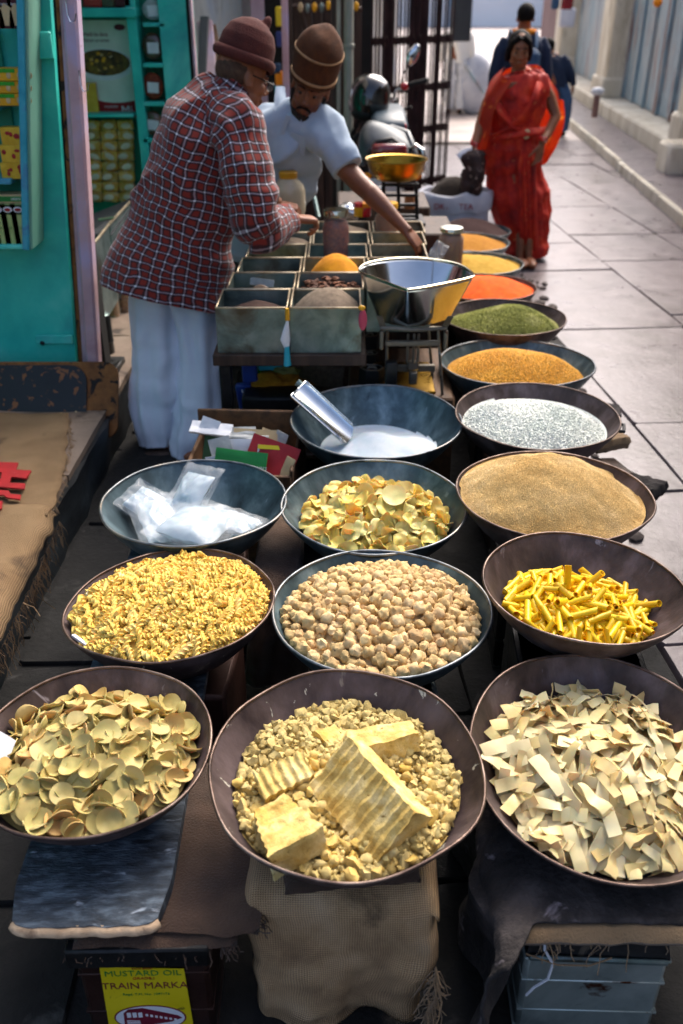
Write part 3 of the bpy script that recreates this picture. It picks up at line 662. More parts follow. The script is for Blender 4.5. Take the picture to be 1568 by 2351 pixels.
# tea cartons
for i in range(4):
    x0 = -32+i*23.2
    e, w_, h_ = frontbox('tea_carton', x0, x0+20, 468, 568, 3.885, .07, M_['teacard'], 'slim pale tea carton, %s of the row on the lowest door shelf' % ['first', 'second', 'third', 'fourth'][i], 'carton', 'tea cartons on the lowest door shelf')
    MB().box((0, -.001, h_*.87), (w_*.98, .002, h_*.22)).make('printed_panel', M_['darkgreen'], e)
    MB().ell((0, -.003, h_*.87), (.019, .001, .012)).make('printed_badge', M_['white'], e); MB().ell((0, -.0045, h_*.87), (.013, .001, .007)).make('printed_badge', M_['red'], e)
    text('lettering', '50', .012, M_['green'], facing((0, -.001, h_*.45)), e)
e, w_, h_ = frontbox('tea_carton', -40, 57, 447, 467, 3.89, .08, M_['cream'], 'flat cream and green carton lying on top of the tea cartons', 'carton')
MB().box((.02, -.001, h_*.5), (w_*.8, .002, h_*.6)).make('printed_panel', M_['green'], e)
text('lettering', 'GREEN', .013, M_['white'], facing((.05, -.0025, h_*.5)), e)

# dark doorway gap and painted jamb
gap = tag(MB().box((-1.215, 4.16, 1.2), (.17, .10, 2.05)).make('dark_recess', M_['black']), 'black gap between the turquoise door and the pink jamb', 'recess')
jb = empty('painted_jamb', (-1.1, 3.92, .22), 0, 'worn pink and turquoise wooden door jamb with wire hooks standing on the ledge', 'door jamb')
def cb(name, p0, p1, w_, t_, m, bev=.004):
    o = board(name, p0, p1, w_, t_, m, None, bev=bev); o.parent = jb; o.matrix_parent_inverse = jb.matrix_basis.inverted(); return o
def ln(px0, py0, px1, py1, Y): # from bottom to top, extended upwards
    a = aty(px0, py0, Y); b_ = aty(px1, py1, Y); return a, b_+(b_-a)*.25
a, b_ = ln(196, 905, 140, 0, 3.97); cb('jamb_edge', a, b_, .030, .05, M_['rustedge'])
a, b_ = ln(204, 915, 147, 0, 3.94); cb('jamb_strip', a, b_, .022, .06, M_['pink'])
a, b_ = ln(211, 918, 152, 0, 3.92); cb('jamb_strip', a, b_, .016, .05, M_['tealshelf'])
a, b_ = ln(222, 926, 164, 0, 3.90); cb('jamb_post', a, b_, .056, .08, M_['pink'], .010)
for (px, py) in ((155, 35), (185, 195)):
    p = aty(px, py, 3.85); hk = MB().tube([p+Vector((0, .03, .05)), p+Vector((0, 0, .05)), p+Vector((0, 0, 0)), p+Vector((.01, -.01, -.022)), p+Vector((.028, -.012, -.018)), p+Vector((.036, -.012, .006))], .0022, 8).make('wire_hook', M_['chrome'], None); hk.parent = jb; hk.matrix_parent_inverse = jb.matrix_basis.inverted()

# inner shop alcove behind: turquoise shelves, poster, sachets
alc = empty('turquoise_wall_shelf', (-1.3, 6.2, .2), 0, 'turquoise built-in wall shelf with small square compartments inside the shop', 'shelf')
YA = 6.2
def ab(px0, px1, py0, py1, Y, dep, m, name='panel', bev=.004, par=alc):
    a = aty(px0, py1, Y); b_ = aty(px1, py0, Y)
    if py1-py0 > 150: a.x = aty(px0, 200, Y).x; b_.x = aty(px1, 200, Y).x
    o = MB().box(((a.x+b_.x)/2, Y+dep/2, (a.z+b_.z)/2), (abs(b_.x-a.x), dep, abs(b_.z-a.z)), None, bev).make(name, m)
    o.parent = par; o.matrix_parent_inverse = par.matrix_basis.inverted(); return o
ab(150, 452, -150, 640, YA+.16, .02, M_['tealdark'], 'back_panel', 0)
ab(150, 310, 18, 40, YA-.06, .22, M_['tealwall'], 'shelf')
ab(306, 328, -150, 560, YA-.02, .17, M_['tealwall'], 'upright')
ab(378, 448, -150, 560, YA-.02, .17, M_['tealwall'], 'upright')
for py in (52, 145, 234, 318): ab(328, 378, py, py+10, YA-.02, .17, M_['tealwall'], 'compartment_shelf')
ab(190, 306, 262, 270, YA-.02, .17, M_['tealwall'], 'shelf')
# sachets in compartments
for i, (a, b_) in enumerate(((-10, 50), (66, 142), (158, 232), (246, 316))):
    p = aty(354, b_-2, YA+.04); q = aty(354, a+6, YA+.04); hh = q.z-p.z
    e = empty('spice_sachet', (p.x, p.y, p.z), 0, ['clear sachet at the top of the small turquoise compartments', 'brown spice sachet with white label in the second small compartment', 'crinkled clear sachet with white label in the third small compartment', 'sachet in the lowest small compartment behind the maroon cap'][i], 'sachet', 'sachets in the small turquoise compartments')
    V = []
    mb = MB().ell((0, 0, hh/2), (.066, .018, hh/2*.96), None, 12, 8); mb.make('sachet_body', [M_['greyp'], M_['spicepack'], M_['pickle'], M_['spicepack']][i], e)
    MB().box((.004, -.021, hh*.45), (.07, .002, .06), Matrix.Rotation(.06*(i-1), 3, 'Y')).make('paper_label', M_['white'], e)
# things on the top shelf
for i, (x0, x1, m) in enumerate(((192, 232, 'redpaint'), (234, 262, 'spicepack'), (264, 300, 'crimson'))):
    a = aty(x0, 18, YA+.0); b_ = aty(x1, -30, YA+.0)
    tag(MB().box(((a.x+b_.x)/2, YA+.03, (a.z+b_.z)/2+.0), (b_.x-a.x, .10, b_.z-a.z), None, .01).make('snack_packet', M_[m]), ['red snack packet at the door end of the high turquoise shelf', 'brown packet between two red ones on the high turquoise shelf', 'dark crimson packet at the inner end of the high turquoise shelf'][i], 'packet')
# poster
pa = aty(184, 270, YA+.13); pb = aty(306, 46, YA+.13); pw = pb.x-pa.x; ph = pb.z-pa.z
po = empty('food_poster', ((pa.x+pb.x)/2, YA+.13, pa.z), 0, 'glossy food poster with a bowl picture and red band inside the shop', 'poster')
MB().box((0, .004, ph/2), (pw, .006, ph)).make('poster_sheet', M_['poster'], po)
def flat(poly, z, m, name, par): 
    R_ = Matrix(((1, 0, 0), (0, 0, -1), (0, 1, 0))); return MB().prism(poly, .0012, R_, (0, z, 0)).make(name, m, par, False)
band = [(-pw/2+.005, .002), (pw/2-.002, .002), (pw/2-.002, .20*ph)]+[(pw/2-.002-t*pw*.97, (.20-.055*math.sin(PI*t)+.06*t**2)*ph) for t in (.15, .3, .45, .6, .75, .9, 1)]
flat(band, -.0005, M_['red'], 'red_band', po)
def oval(cx, cz, rx, rz, n=20): return [(cx+rx*math.cos(2*PI*k/n), cz+rz*math.sin(2*PI*k/n)) for k in range(n)]
flat(oval(-.01, ph*.555, pw*.46, ph*.165), -.0005, M_['white'], 'printed_bowl', po)
flat(oval(-.01, ph*.575, pw*.41, ph*.135), -.002, M_['nutdark'], 'printed_food', po)
for k in range(26):
    a = random.random()*2*PI; r_ = math.sqrt(random.random())*.85
    flat(oval(-.01+math.cos(a)*r_*pw*.36, ph*.58+math.sin(a)*r_*ph*.11, .012, .009, 8), -.0035-.0002*k, random.choice([M_['chipgold'], M_['nutdark'], M_['yelcard']]), 'printed_nut', po)
flat(oval(pw*.28, ph*.93, .035, .018), -.0005, M_['maroonink'], 'printed_logo', po)
text('lettering', 'Haldi ka dana', .035, M_['maroonink'], facing((-.04, -.001, ph*.86)), po, sx=.8)
text('lettering', 'Naram se naram', .03, M_['maroonink'], facing((-.04, -.001, ph*.80)), po, sx=.8)
text('lettering', 'Mi', .075, M_['white'], facing((pw*.26, -.002, ph*.075)), po)
text('lettering', 'masaledar', .022, M_['white'], facing((pw*.02, -.002, ph*.12)), po)
yp = tag(ab(186, 219, 190, 258, YA+.09, .02, M_['yelpack'], 'yellow_leaflet', .002), 'small yellow leaflet hanging over the corner of the food poster', 'leaflet')
yp.parent = None; yp.matrix_world = Matrix.Identity(4)
# hanging strips of sachets
for r_ in range(8):
    for c in range(3):
        x0 = 194+c*38+r_*.6; y0 = 276+r_*23.5
        p = aty(x0+18, y0+11, YA+.10); s_ = unit(p)
        e = empty('snack_sachet', p, 0, 'gold and white snack sachet hanging in rows below the food poster', 'sachet', 'snack sachets hanging below the poster')
        R_ = Matrix.Rotation(random.uniform(-.12, .12), 3, 'Y')
        MB().box((0, 0, 0), (37*s_, .020, 22*s_), R_, .007).make('sachet_body', M_['chipgold'], e)
        MB().ell((random.uniform(-.02, .02), -.008, -.004), (13*s_, .006, 7*s_), R_ @ Matrix.Rotation(random.uniform(-.5, .5), 3, 'Y'), 10, 6).make('printed_picture', M_['chipwhite'], e)
# counter of tin bins inside the shop
cnt = empty('shop_counter', (-1.3, 5.1, .22), 0, 'galvanised bin counter just inside the shop behind the pink jamb', 'counter')
def cab(*a, **k): return ab(*a, par=cnt, **k)
p0 = aty(214, 560, 4.75); p1 = aty(318, 480, 5.7)
zc = 1.02
fr = MB()
fr.tube([aty(214, 561, 4.7), aty(250, 515, 5.05)], .008, 8); fr.tube([aty(251, 514, 5.05), aty(320, 440, 5.7)], .008, 8); fr.tube([aty(226, 505, 5.1), aty(262, 500, 5.1)], .008, 8)
childmesh(fr, 'bin_edge', M_['galvrim'], cnt)
def quad(name, P, m, par, th=.012):
    P = [Vector(p) for p in P]; n = (P[1]-P[0]).cross(P[3]-P[0]).normalized()*th
    mb = MB().add(P+[p+n for p in P], [(0,1,2,3), (7,6,5,4), (0,4,5,1), (1,5,6,2), (2,6,7,3), (3,7,4,0)])
    o = mb.make(name, m, None, False); o.parent = par; o.matrix_parent_inverse = par.matrix_basis.inverted(); return o
A_ = aty(214, 561, 4.7); B_ = aty(250, 515, 5.05); C_ = aty(320, 440, 5.7)
for (s0, s1) in ((A_, B_), (B_, C_)):
    d = (s1-s0)*.02
    quad('bin_side', [s0+d, s1-d, s1-d-Vector((0, 0, .42)), s0+d-Vector((0, 0, .42))], M_['galv'], cnt)
quad('bin_front', [aty(190, 566, 4.7), A_, A_-Vector((0, 0, .42)), aty(190, 566, 4.7)-Vector((0, 0, .42))], M_['galv'], cnt)
quad('counter_top', [aty(190, 500, 5.6), C_+Vector((0,0,-.02)), B_+Vector((0,0,-.05)), aty(190, 540, 5.0)], M_['greyboard'], cnt)
quad('counter_base', [aty(212, 745, 4.85), aty(320, 640, 5.9), aty(320, 640, 5.9)-Vector((.3, 0, .9)), aty(212, 745, 4.85)-Vector((.3, 0, .9))], M_['darkwood'], cnt)
# rusk jars
for i, (px, pt, pb_, hw, Y) in enumerate(((242, 640, 768, 14, 4.85), (263, 628, 742, 16, 5.05), (290, 628, 732, 17, 5.15))):
    b0 = aty(px, pb_, Y); t0 = aty(px, pt, Y); s_ = unit(b0)*hw; H_ = t0.z-b0.z
    e = empty('rusk_jar', b0, 0, ['tall jar of ridged pale rusks nearest the jamb', 'plastic jar of stacked brown biscuits in the middle', 'plastic jar of stacked biscuits against the white trousers'][i], 'jar')
    mb = MB()
    for k in range(9): mb.lathe([(0, 0), (s_*.86, .004), (s_*.9, H_/9*.5), (s_*.86, H_/9*.92), (0, H_/9*.95)], 16, (0, 0, k*H_/9*.85), Matrix.Rotation(random.uniform(-.12, .12), 3, 'X'))
    mb.make('biscuits', M_['biscuit'], e)
    MB().lathe([(s_, 0), (s_, H_*.8), (s_*.96, H_*.9), (s_*.7, H_*.97)], 24).make('jar_wall', M_['glass'], e)
    MB().lathe([(0, H_*1.02), (s_*.8, H_*1.02), (s_*.82, H_*.95), (s_*.8, H_*.93)], 24).make('lid', M_['biscuit'], e)
# dark tin canister and block stove
b0 = aty(243, 835, 4.45)
e = empty('canister', b0, 0, 'dark cylindrical tin canister standing on the ledge behind the pink jamb', 'canister')
hh = aty(243, 722, 4.45).z-b0.z
MB().lathe([(0, 0), (.052, 0), (.054, .01), (.054, hh*.45), (.057, hh*.47), (.054, hh*.49), (.054, hh*.93), (.05, hh), (0, hh)], 32).make('canister_body', M_['blackiron'], e)
MB().lathe([(0, hh+.012), (.03, hh+.012), (.05, hh+.001)], 32).make('lid', M_['galv'], e)
MB().tube([(-.02, -.03, hh+.01), (-.02, -.03, hh+.08), (.01, -.03, hh+.10), (.02, -.03, hh+.06)], .005, 8).make('handle', M_['chrome'], e)
b0 = aty(246, 893, 4.15)
e = empty('iron_block', b0, 0, 'heavy black iron block with a round hole on the ledge edge', 'weight')
MB().box((0, .08, .055), (.13, .17, .11), None, .006).make('block', M_['blackiron'], e)
MB().lathe([(.048, 0), (.052, .006), (.032, .006), (.030, -.002)], 28, (0, .07, .110)).make('hole_rim', M_['blackiron'], e)
MB().lathe([(0, 0), (.031, .0)], 28, (0, .07, .113)).make('hole', M_['black'], e)
# inner shop shell: back, ceiling and side
shell = empty('shop_interior', (-2.5, 6.5, 0), 0, 'dim interior walls and ceiling of the left spice shop', 'shop')
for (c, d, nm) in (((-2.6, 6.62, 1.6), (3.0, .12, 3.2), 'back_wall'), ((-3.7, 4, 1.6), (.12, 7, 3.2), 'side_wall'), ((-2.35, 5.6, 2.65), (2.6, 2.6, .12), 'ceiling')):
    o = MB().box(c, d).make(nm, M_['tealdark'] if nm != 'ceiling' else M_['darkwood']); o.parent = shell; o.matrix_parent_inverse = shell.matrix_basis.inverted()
# ================================================================ left facade farther along
def setp(o, par): o.parent = par; o.matrix_parent_inverse = par.matrix_basis.inverted(); return o
def wallpiece(name, px0, px1, Y0, Y1, m, label, cat, top=4.2, th=.12, bot=-.05):
    a = aty(px0, 300, Y0); b_ = aty(px1, 300, Y1); a.z = b_.z = bot
    V = []; F = []; nu, nv = 20, 40; n = (b_-a).cross(Vector((0,0,1))).normalized()
    for j in range(nv+1):
        for i in range(nu+1):
            p = a.lerp(b_, i/nu)+Vector((0, 0, (top-bot)*j/nv)); p -= n*.012*fbm(p, 3); V.append(p)
    for j in range(nv):
        for i in range(nu): F.append((j*(nu+1)+i, j*(nu+1)+i+1, (j+1)*(nu+1)+i+1, (j+1)*(nu+1)+i))
    b = len(V); k = nu+1
    V += [V[0]-n*th, V[nu]-n*th, V[b-1]-n*th, V[b-k]-n*th]
    F += [(b+1, b, b+3, b+2), (nu, b+1, b+2, b-1)[::1], (0, b-k, b+3, b)]
    return tag(mk(name, V, F, m), label, cat)
e = empty('shop_post', (0, 6.0, 0), 0, 'dark narrow upright post at the end of the turquoise shop', 'post')
for (x0, x1, Y, m) in ((444, 452, 6.0, 'black'), (451, 457, 5.98, 'pink')):
    a = aty(x0, 260, Y); b_ = aty(x1, 260, Y); setp(MB().box(((a.x+b_.x)/2, Y+.04, 1.5), (b_.x-a.x, .06, 3.2), None, .004).make('upright', M_[m]), e)
wallpiece('plaster_wall', 462, 604, 7.2, 7.6, M_['plaster'], 'pale stained plaster wall behind the man in the maroon cap', 'wall')
wallpiece('pink_pilaster', 588, 618, 7.35, 7.4, M_['pink'], 'faded pink pilaster beside the stained plaster wall', 'pilaster', th=.2)
# leaning boards against the plaster wall
for i, (p, m, lab) in enumerate((((462, 210, 470, 40, 10), 'greyboard', 'dark plank leaning beside the turquoise shop'), ((482, 210, 470, 50, 18), 'pink', 'lilac board leaning against the plaster wall'), ((512, 190, 484, 60, 12), 'wood', 'narrow wooden batten leaning against the lilac board'))):
    a = aty(p[0], p[1], 6.6+i*.03); b_ = aty(p[2], p[3], 7.0+i*.03); d = (a-b_); a = a+d*(a.z-.02)/max(.05, b_.z-a.z)
    s_ = unit(b_)*p[4]; tag(board('leaning_board', a, b_, s_*2, .03, M_[m]), lab, 'board')
# dark wooden shopfront
wf = empty('wooden_shopfront', (0, 8.6, 0), 0, 'dark brown boarded shopfront behind the man in the striped cap', 'shopfront')
xa = aty(652, 200, 8.5).x; xb = aty(850, 200, 8.9).x; nb = 9
for k in range(nb):
    x0 = xa+(xb-xa)*k/nb; x1 = xa+(xb-xa)*(k+1)/nb
    setp(MB().box(((x0+x1)/2, 8.55+.4*k/nb, 1.0), ((x1-x0)*.94, .04, 2.6 if 0 < k < 7 else 3.4), None, .006).make('plank', M_['darkwood']), wf)
setp(MB().box(((xa+xb)/2, 8.9, 1.6), (xb-xa, .1, 3.4)).make('backing', M_['black']), wf)
for (x0, y0, x1, y1) in ((690, 20, 735, 210), (672, 15, 830, 22), (742, 60, 730, 300)):
    a = aty(x0, y0, 8.4); b_ = aty(x1, y1, 8.5); setp(MB().tube([a, b_], .022, 8).make('brace', M_['darkwood']), wf)
# narrow pinkish upright, bright hanging things in the chink
e = tag(board('pink_post', aty(660, 430, 8.1)-Vector((0,0,.6)), aty(652, -60, 8.1), .05, .05, M_['pink']), 'thin pinkish upright in front of the dark boarded shopfront', 'post')
for i, (px, py, rx, rz, m, lab) in enumerate(((641, 38, 8, 20, 'yellow', 'yellow packet hanging in the chink beside the pink post'), (641, 90, 7, 16, 'bluep', 'dark blue packet hanging in the chink'), (637, 158, 8, 12, 'bluebag', 'small light blue packet hanging in the chink'), (641, 180, 9, 16, 'orange', 'orange brown packet hanging in the chink'), (641, 232, 9, 34, 'cyan', 'bright blue cloth hanging in the chink by the pink post'))):
    p = aty(px, py, 8.2); s_ = unit(p); tag(MB().box(p, (rx*2*s_, .03, rz*2*s_), None, .008).make('hanging_packet', M_[m]), lab, 'packet')
tag(MB().box(aty(632, 200, 8.6), (.14, .06, 3.0)).make('dark_gap', M_['black']), 'dark slot between pink pilaster and pink post', 'recess')
# bright bits above the boards
for i in range(9):
    p = aty(690+i*16, 14+random.uniform(-5, 5), 8.3); tag(MB().ell(p, (.02, .015, .035)).make('hanging_bottle', M_[random.choice(['milkbag', 'cream', 'yelcard', 'galv'])]), 'small pale bottle hanging in a row above the dark boards', 'bottle', 'bottles hung above the dark boards')
# pale pipe post
pp = empty('pipe_post', (0, 7.4, 0), 0, 'pale grey-green vertical pipe post between the boarded shop and the gate', 'post')
x = aty(800, 200, 7.6).x
setp(MB().tube([(x, 7.6, -.02), (x, 7.6, 3.4)], .036, 16).make('pipe', M_['pipe']), pp)
setp(MB().box((x-.085, 7.66, 1.6), (.10, .06, 3.4), None, .008).make('side_channel', M_['darkwood']), pp)
setp(MB().tube([(x-.075, 7.58, -.02), (x-.075, 7.58, 3.4)], .015, 10).make('conduit', M_['pipe']), pp)
for z in (.7, 1.5): setp(MB().lathe([(.038, -.015), (.043, -.012), (.043, .012), (.038, .015)], 16, (x, 7.6, z)).make('collar', M_['pipe']), pp)
# folding maroon gate, folded out into the lane
gt = empty('folding_gate', (.7, 10.6, 0), 0, 'maroon slatted folding iron gate standing open across the lane edge', 'gate')
g0 = aty(842, 380, 9.6); g1 = aty(1024, 380, 10.4)
ns = 25
for k in range(ns+1):
    t = k/ns; x_ = g0.x+(g1.x-g0.x)*t; y_ = 9.6+.8*t+(.03 if k % 2 else -.03)
    wd_ = .021 if k % 2 else .017
    if k in (5, 6, 12, 13, 14, 15, 16, 20): wd_ = .045
    setp(MB().box((x_, y_, 1.45), (wd_, .012, 2.86), Matrix.Rotation(.35 if k % 2 else -.35, 3, 'Z'), .002).make('slat', M_['maroon']), gt)
for z in (.10, .62, 1.02, 1.45, 1.9):
    mb = MB()
    for k in range(ns):
        t = k/ns; t2 = (k+1)/ns
        mb.tube([(g0.x+(g1.x-g0.x)*t, 9.6+.8*t+.02, z-.05), (g0.x+(g1.x-g0.x)*t2, 9.6+.8*t2+.02, z+.05)], .009, 5)
        mb.tube([(g0.x+(g1.x-g0.x)*t, 9.6+.8*t-.02, z+.05), (g0.x+(g1.x-g0.x)*t2, 9.6+.8*t2-.02, z-.05)], .009, 5)
    setp(mb.make('lattice_bar', M_['maroon']), gt)
# dark wall behind left part of gate
wallpiece('shop_wall', 800, 905, 11.5, 12.5, M_['plaster'], 'pale wall seen through the slats of the maroon gate', 'wall')

# ================================================================ far end of the lane
def farbox(name, c, d, m, label, cat, bev=.02, rz=0, parent=None):
    return tag(MB().box(c, d, Matrix.Rotation(rz, 3, 'Z'), bev).make(name, m), label, cat)
endb = empty('limewashed_house', (2.0, 30, 0), 0, 'pale blue limewashed house closing the far end of the lane', 'house')
setp(MB().box((8, 80, 3.0), (40, 2, 6)).make('wall', M_['bluetarp']), endb)
setp(MB().box((9, 78.9, 1.2), (1.6, .16, 2.4), None, .02).make('door', M_['bluegrey']), endb)
a = aty(1036, 95, 17); b_ = aty(1088, -60, 17)
farbox('slate_awning', ((a.x+b_.x)/2, 17, (a.z+b_.z)/2+.3), (b_.x-a.x, .15, b_.z-a.z+.6), M_['greyboard'], 'dark slate coloured hanging sheet beyond the gate', 'hanging sheet')
a = aty(1036, 300, 14); 
# left far wall
farbox('far_left_wall', (.0, 22, 2.5), (.4, 14, 5.2), M_['plaster2'], 'pale wall of the far left row of houses', 'house', .02, -.06)
# cart and white sacks
ct = empty('hand_cart', aty(1060, 250, 19), 0, 'white painted hand cart loaded near the far gate end', 'cart')
a = aty(1026, 205, 19.6); b_ = aty(1110, 135, 19.6)
setp(MB().box(((a.x+b_.x)/2, 19.6, b_.z-.08), (b_.x-a.x, 1.0, .16), None, .02).make('tray', M_['whitesack']), ct)
setp(MB().box(((a.x+b_.x)/2, 19.2, (b_.z-.16)/2+.16), (b_.x-a.x, .05, .34), None, .02).make('side_panel', M_['white']), ct)
for xx in (a.x+.1, b_.x-.1):
    setp(MB().tube([(xx, 19.3, .02), (xx, 19.3, b_.z-.1)], .035, 8).make('leg', M_['galv']), ct)
setp(MB().tube([aty(1068, 150, 17.5), aty(1112, 215, 17.4)], .03, 8).make('handle', M_['bluegrey']), ct)
def sackobj(c, r, h, m, label, cat='sack', group=None, lean=0):
    mb = MB().ell((0, 0, h*.5), (r, r*.85, h*.52), None, 28, 18)
    V = []
    for v in mb.V:
        q = v.copy(); f = 1+.10*fbm(v+Vector(c), 6); q.x *= f; q.y *= f
        if q.z < .04: q.z = max(0, q.z)*.3
        q.x += lean*q.z; V.append(q)
    mb.V = V; o = mb.make('white_sack', m); o.location = c; return tag(o, label, cat, group)
for i, (px, py, r, h) in enumerate(((1042, 250, .30, .85), (1078, 256, .36, 1.0), (1106, 248, .28, .8))):
    p = at(px, py, 0); sackobj((p.x, p.y-.3, 0), r*.95, h, M_['whitesack'], ['plump white sack beside the gate end at the far cart', 'largest white sack standing in front of the far cart', 'white sack half hidden by the woman in red'][i])

# ================================================================ right side of the lane
def rline(px, Y): return aty(px, 300, Y).x
RS = math.atan2(4.63-3.91, 19.9-11.29)   # bearing of the right fronts
def rx(y): return 3.98+(y-11.3)*math.tan(RS)
RM = Matrix.Rotation(-RS, 3, 'Z')
rb_ = empty('shuttered_shop', (4.4, 14, 0), 0, 'cream washed shop front with pillars and blue-grey shutters along the right side', 'building')
def rbox(y0, y1, x0, x1, z0, z1, m, name, bev=.02):
    yc = (y0+y1)/2; xc = rx(yc)+(x0+x1)/2
    return setp(MB().box((xc, yc, (z0+z1)/2), (x1-x0, (y1-y0)/math.cos(RS), z1-z0), RM, bev).make(name, m), rb_)
rbox(-6, 6.4, .75, .95, -.05, 5.0, M_['plaster2'], 'back_wall'); rbox(6.4, 34, .75, .95, -.05, 3.6, M_['brickred'], 'back_wall')
rbox(4, 34, -.02, .72, -.05, .30, M_['plaster2'], 'plinth', .03)
rbox(4, 34, -.62, -.04, -.05, .10, M_['slab'], 'kerb_step', .02)
# pillars
for (y0, y1, w0_) in ((9.9, 10.6, .05), (11.5, 11.95, .05), (17.4, 18.4, .1), (24, 25, .1), (7.5, 8.1, .05)):
    rbox(y0, y1, w0_, .7, .28, 3.6, M_['plaster2'], 'pillar', .05)
    rbox(y0-.06, y1+.06, w0_-.05, .72, .28, .62, M_['plaster2'], 'pillar_base', .04)
for (y0, y1) in ((12.0, 14.6), (14.7, 17.3)):
    rbox(y0, y1, .45, .55, .31, 3.2, M_['bluegrey'], 'shutter', .01)
    n_ = 3
    for k in range(n_+1):
        yy = y0+(y1-y0)*k/n_; rbox(yy-.04, yy+.04, .40, .46, .31, 3.2, M_['brickred' if k in (0,) else 'bluegrey'], 'shutter_rib', .01)
for (y0, y1, m) in ((18.5, 20.5, 'brickred'), (20.6, 23.9, 'bluegrey'), (10.65, 11.45, 'brickred')):
    rbox(y0, y1, .5, .6, .31, 3.2, M_[m], 'shutter', .01)
aw = MB()  # unseen awning and poles, added to keep sun off the near lane
for i in range(14):
    t = i/13; x_ = 2.15+2.6*t; z_ = 2.9+.75*t-.12*math.sin(PI*t); x2 = 2.15+2.6*(t+1/13); z2 = 2.9+.75*(t+1/13)-.12*math.sin(PI*(t+1/13))
    if i < 13: aw.add([(x_, 2.6, z_), (x2, 2.6, z2), (x2, 6.6, z2), (x_, 6.6, z_), (x_, 2.6, z_+.01), (x2, 2.6, z2+.01), (x2, 6.6, z2+.01), (x_, 6.6, z_+.01)], [(3,2,1,0), (4,5,6,7), (0,1,5,4), (2,3,7,6), (1,2,6,5), (3,0,4,7)])
setp(aw.make('added_shade_awning', M_['burlap2']), rb_)
for y_ in (2.7, 4.6, 6.5): setp(MB().tube([(2.15, y_, 2.88), (4.75, y_, 3.63)], .02, 8).make('added_awning_pole', M_['galv']), rb_)
for k in range(26):           # kerb stones
    y0 = 5+k*1.1; rbox(y0+.01, y0+1.08, -.66, -.60, -.05, .115+random.uniform(-.01, .01), M_['plaster2'], 'kerb_stone', .012)
# small things hanging on the right wall
for i, (px, py, rx_, rz_, m, lab) in enumerate(((1302, 8, 14, 16, 'redlens', 'magenta cloth bundle hanging high on the far right wall'), (1275, 8, 9, 12, 'bluebag', 'pale blue packet hanging high on the far right wall'), (1302, 40, 18, 20, 'whitesack', 'pale pink box fixed to the far right wall'), (1510, 5, 9, 10, 'orange', 'orange rag tied on the near right pillar'))):
    Y = 17.0 if i < 3 else 11.2; p = aty(px, py, Y); s_ = unit(p); tag(MB().box(p, (rx_*2*s_, .1, rz_*2*s_), None, .03).make('hanging_bundle', M_[m]), lab, 'bundle')
p = aty(1372, 210, 14.2)
tp = empty('wall_tap', p, 0, 'white tap head on a short standpipe by the blue-grey shutter', 'tap')
setp(MB().tube([(p.x, p.y, .32), (p.x, p.y, p.z)], .045, 10).make('standpipe', M_['brickred']), tp)
setp(MB().ell(p, (.10, .07, .06)).make('tap_head', M_['white']), tp)
# raised block at the near right
farbox('stone_block', (rx(10.9)-.08, 10.9, .2), (.45, .5, .42), M_['plaster2'], 'cream stone block at the foot of the near right pillar', 'stone block', .04, -RS)
# upper storeys that shade the lane
up = empty('upper_storeys', (0, 8, 3), 0, 'projecting upper storeys of the houses above the left shops', 'building')
setp(MB().box((-3.2, 12.4, 4.6), (4.2, 15, 3.6)).make('upper_wall', M_['plaster2']), up)
# ================================================================ bowls
BW = {'crk':(-0.498,1.345,0.50,0.236,0.5),'cheese':(0.008,1.268,0.52,0.264,2.0),'rib':(0.534,1.338,0.47,0.274,10.2),
'spi':(-0.425,1.838,0.50,0.257,-2.7),'nug':(0.097,1.812,0.50,0.270,-1.2),'tube':(0.582,1.798,0.58,0.241,-0.9),
'pack':(-0.442,2.362,0.50,0.275,-1.0),'chip':(0.098,2.339,0.50,0.271,1.7),'semo':(0.624,2.334,0.54,0.282,-0.8),
'sug':(0.123,2.959,0.50,0.300,1.9),'flk':(0.693,2.958,0.52,0.285,1.1),'yel':(0.734,3.600,0.48,0.319,-2.5),
'grn':(0.769,4.158,0.50,0.286,-0.2),'org':(0.747,4.740,0.48,0.283,-1.5),'ye2':(0.762,5.358,0.45,0.308,-1.2),
'ye3':(0.766,5.971,0.43,0.323,-1.4),'brn':(0.907,6.687,0.35,0.313,-1.5)}
ROLL = {'spi': -2.5, 'rib': 3.5, 'crk': 1.0, 'tube': 2.0, 'pack': 0, 'cheese': 0}
DEPTHF = .66       # bowl depth over radius
def prof(r, R, D): return -D*(1-(abs(r)/R)**2.5)
BM = {}
LBL = {'crk':('brown iron bowl at the near left holding dried round crackers','iron'),'cheese':('brown iron bowl at the near centre holding pale ridged blocks, white splashes inside','ironspot'),
'rib':('brown iron bowl at the near right holding cream ribbon pasta','iron'),'spi':('brown iron bowl with crusted rim holding yellow spiral pasta','ironspot'),
'nug':('blue-grey bowl holding lumpy beige nuggets','zinc'),'tube':('brown iron bowl holding yellow tube pasta','iron'),
'pack':('blue-grey bowl holding white packets in clear bags','zinc'),'chip':('blue-grey bowl holding yellow dried potato slices','zinc'),
'semo':('brown iron bowl heaped with tan wheat grits','iron'),'sug':('deep blue-grey bowl holding white sugar and a scoop','zinc'),
'flk':('brown iron bowl holding white beaten rice flakes','iron'),'yel':('grey bowl with a side lug heaped with yellow split pulse','zinc'),
'grn':('dark bowl holding green dried herb','iron'),'org':('dark bowl holding bright orange powder','iron'),
'ye2':('grey bowl holding pale yellow flour behind the orange powder','zinc'),'ye3':('grey bowl holding ochre pulse','zinc'),'brn':('farthest grey bowl holding dark brown seed in front of the white sack','zinc')}
def bowlmat(k):
    x, y, z, R, t = BW[k]
    return Matrix.Translation((x, y, z)) @ Matrix.Rotation(math.radians(t), 4, 'X') @ Matrix.Rotation(math.radians(ROLL.get(k, 0)), 4, 'Y')
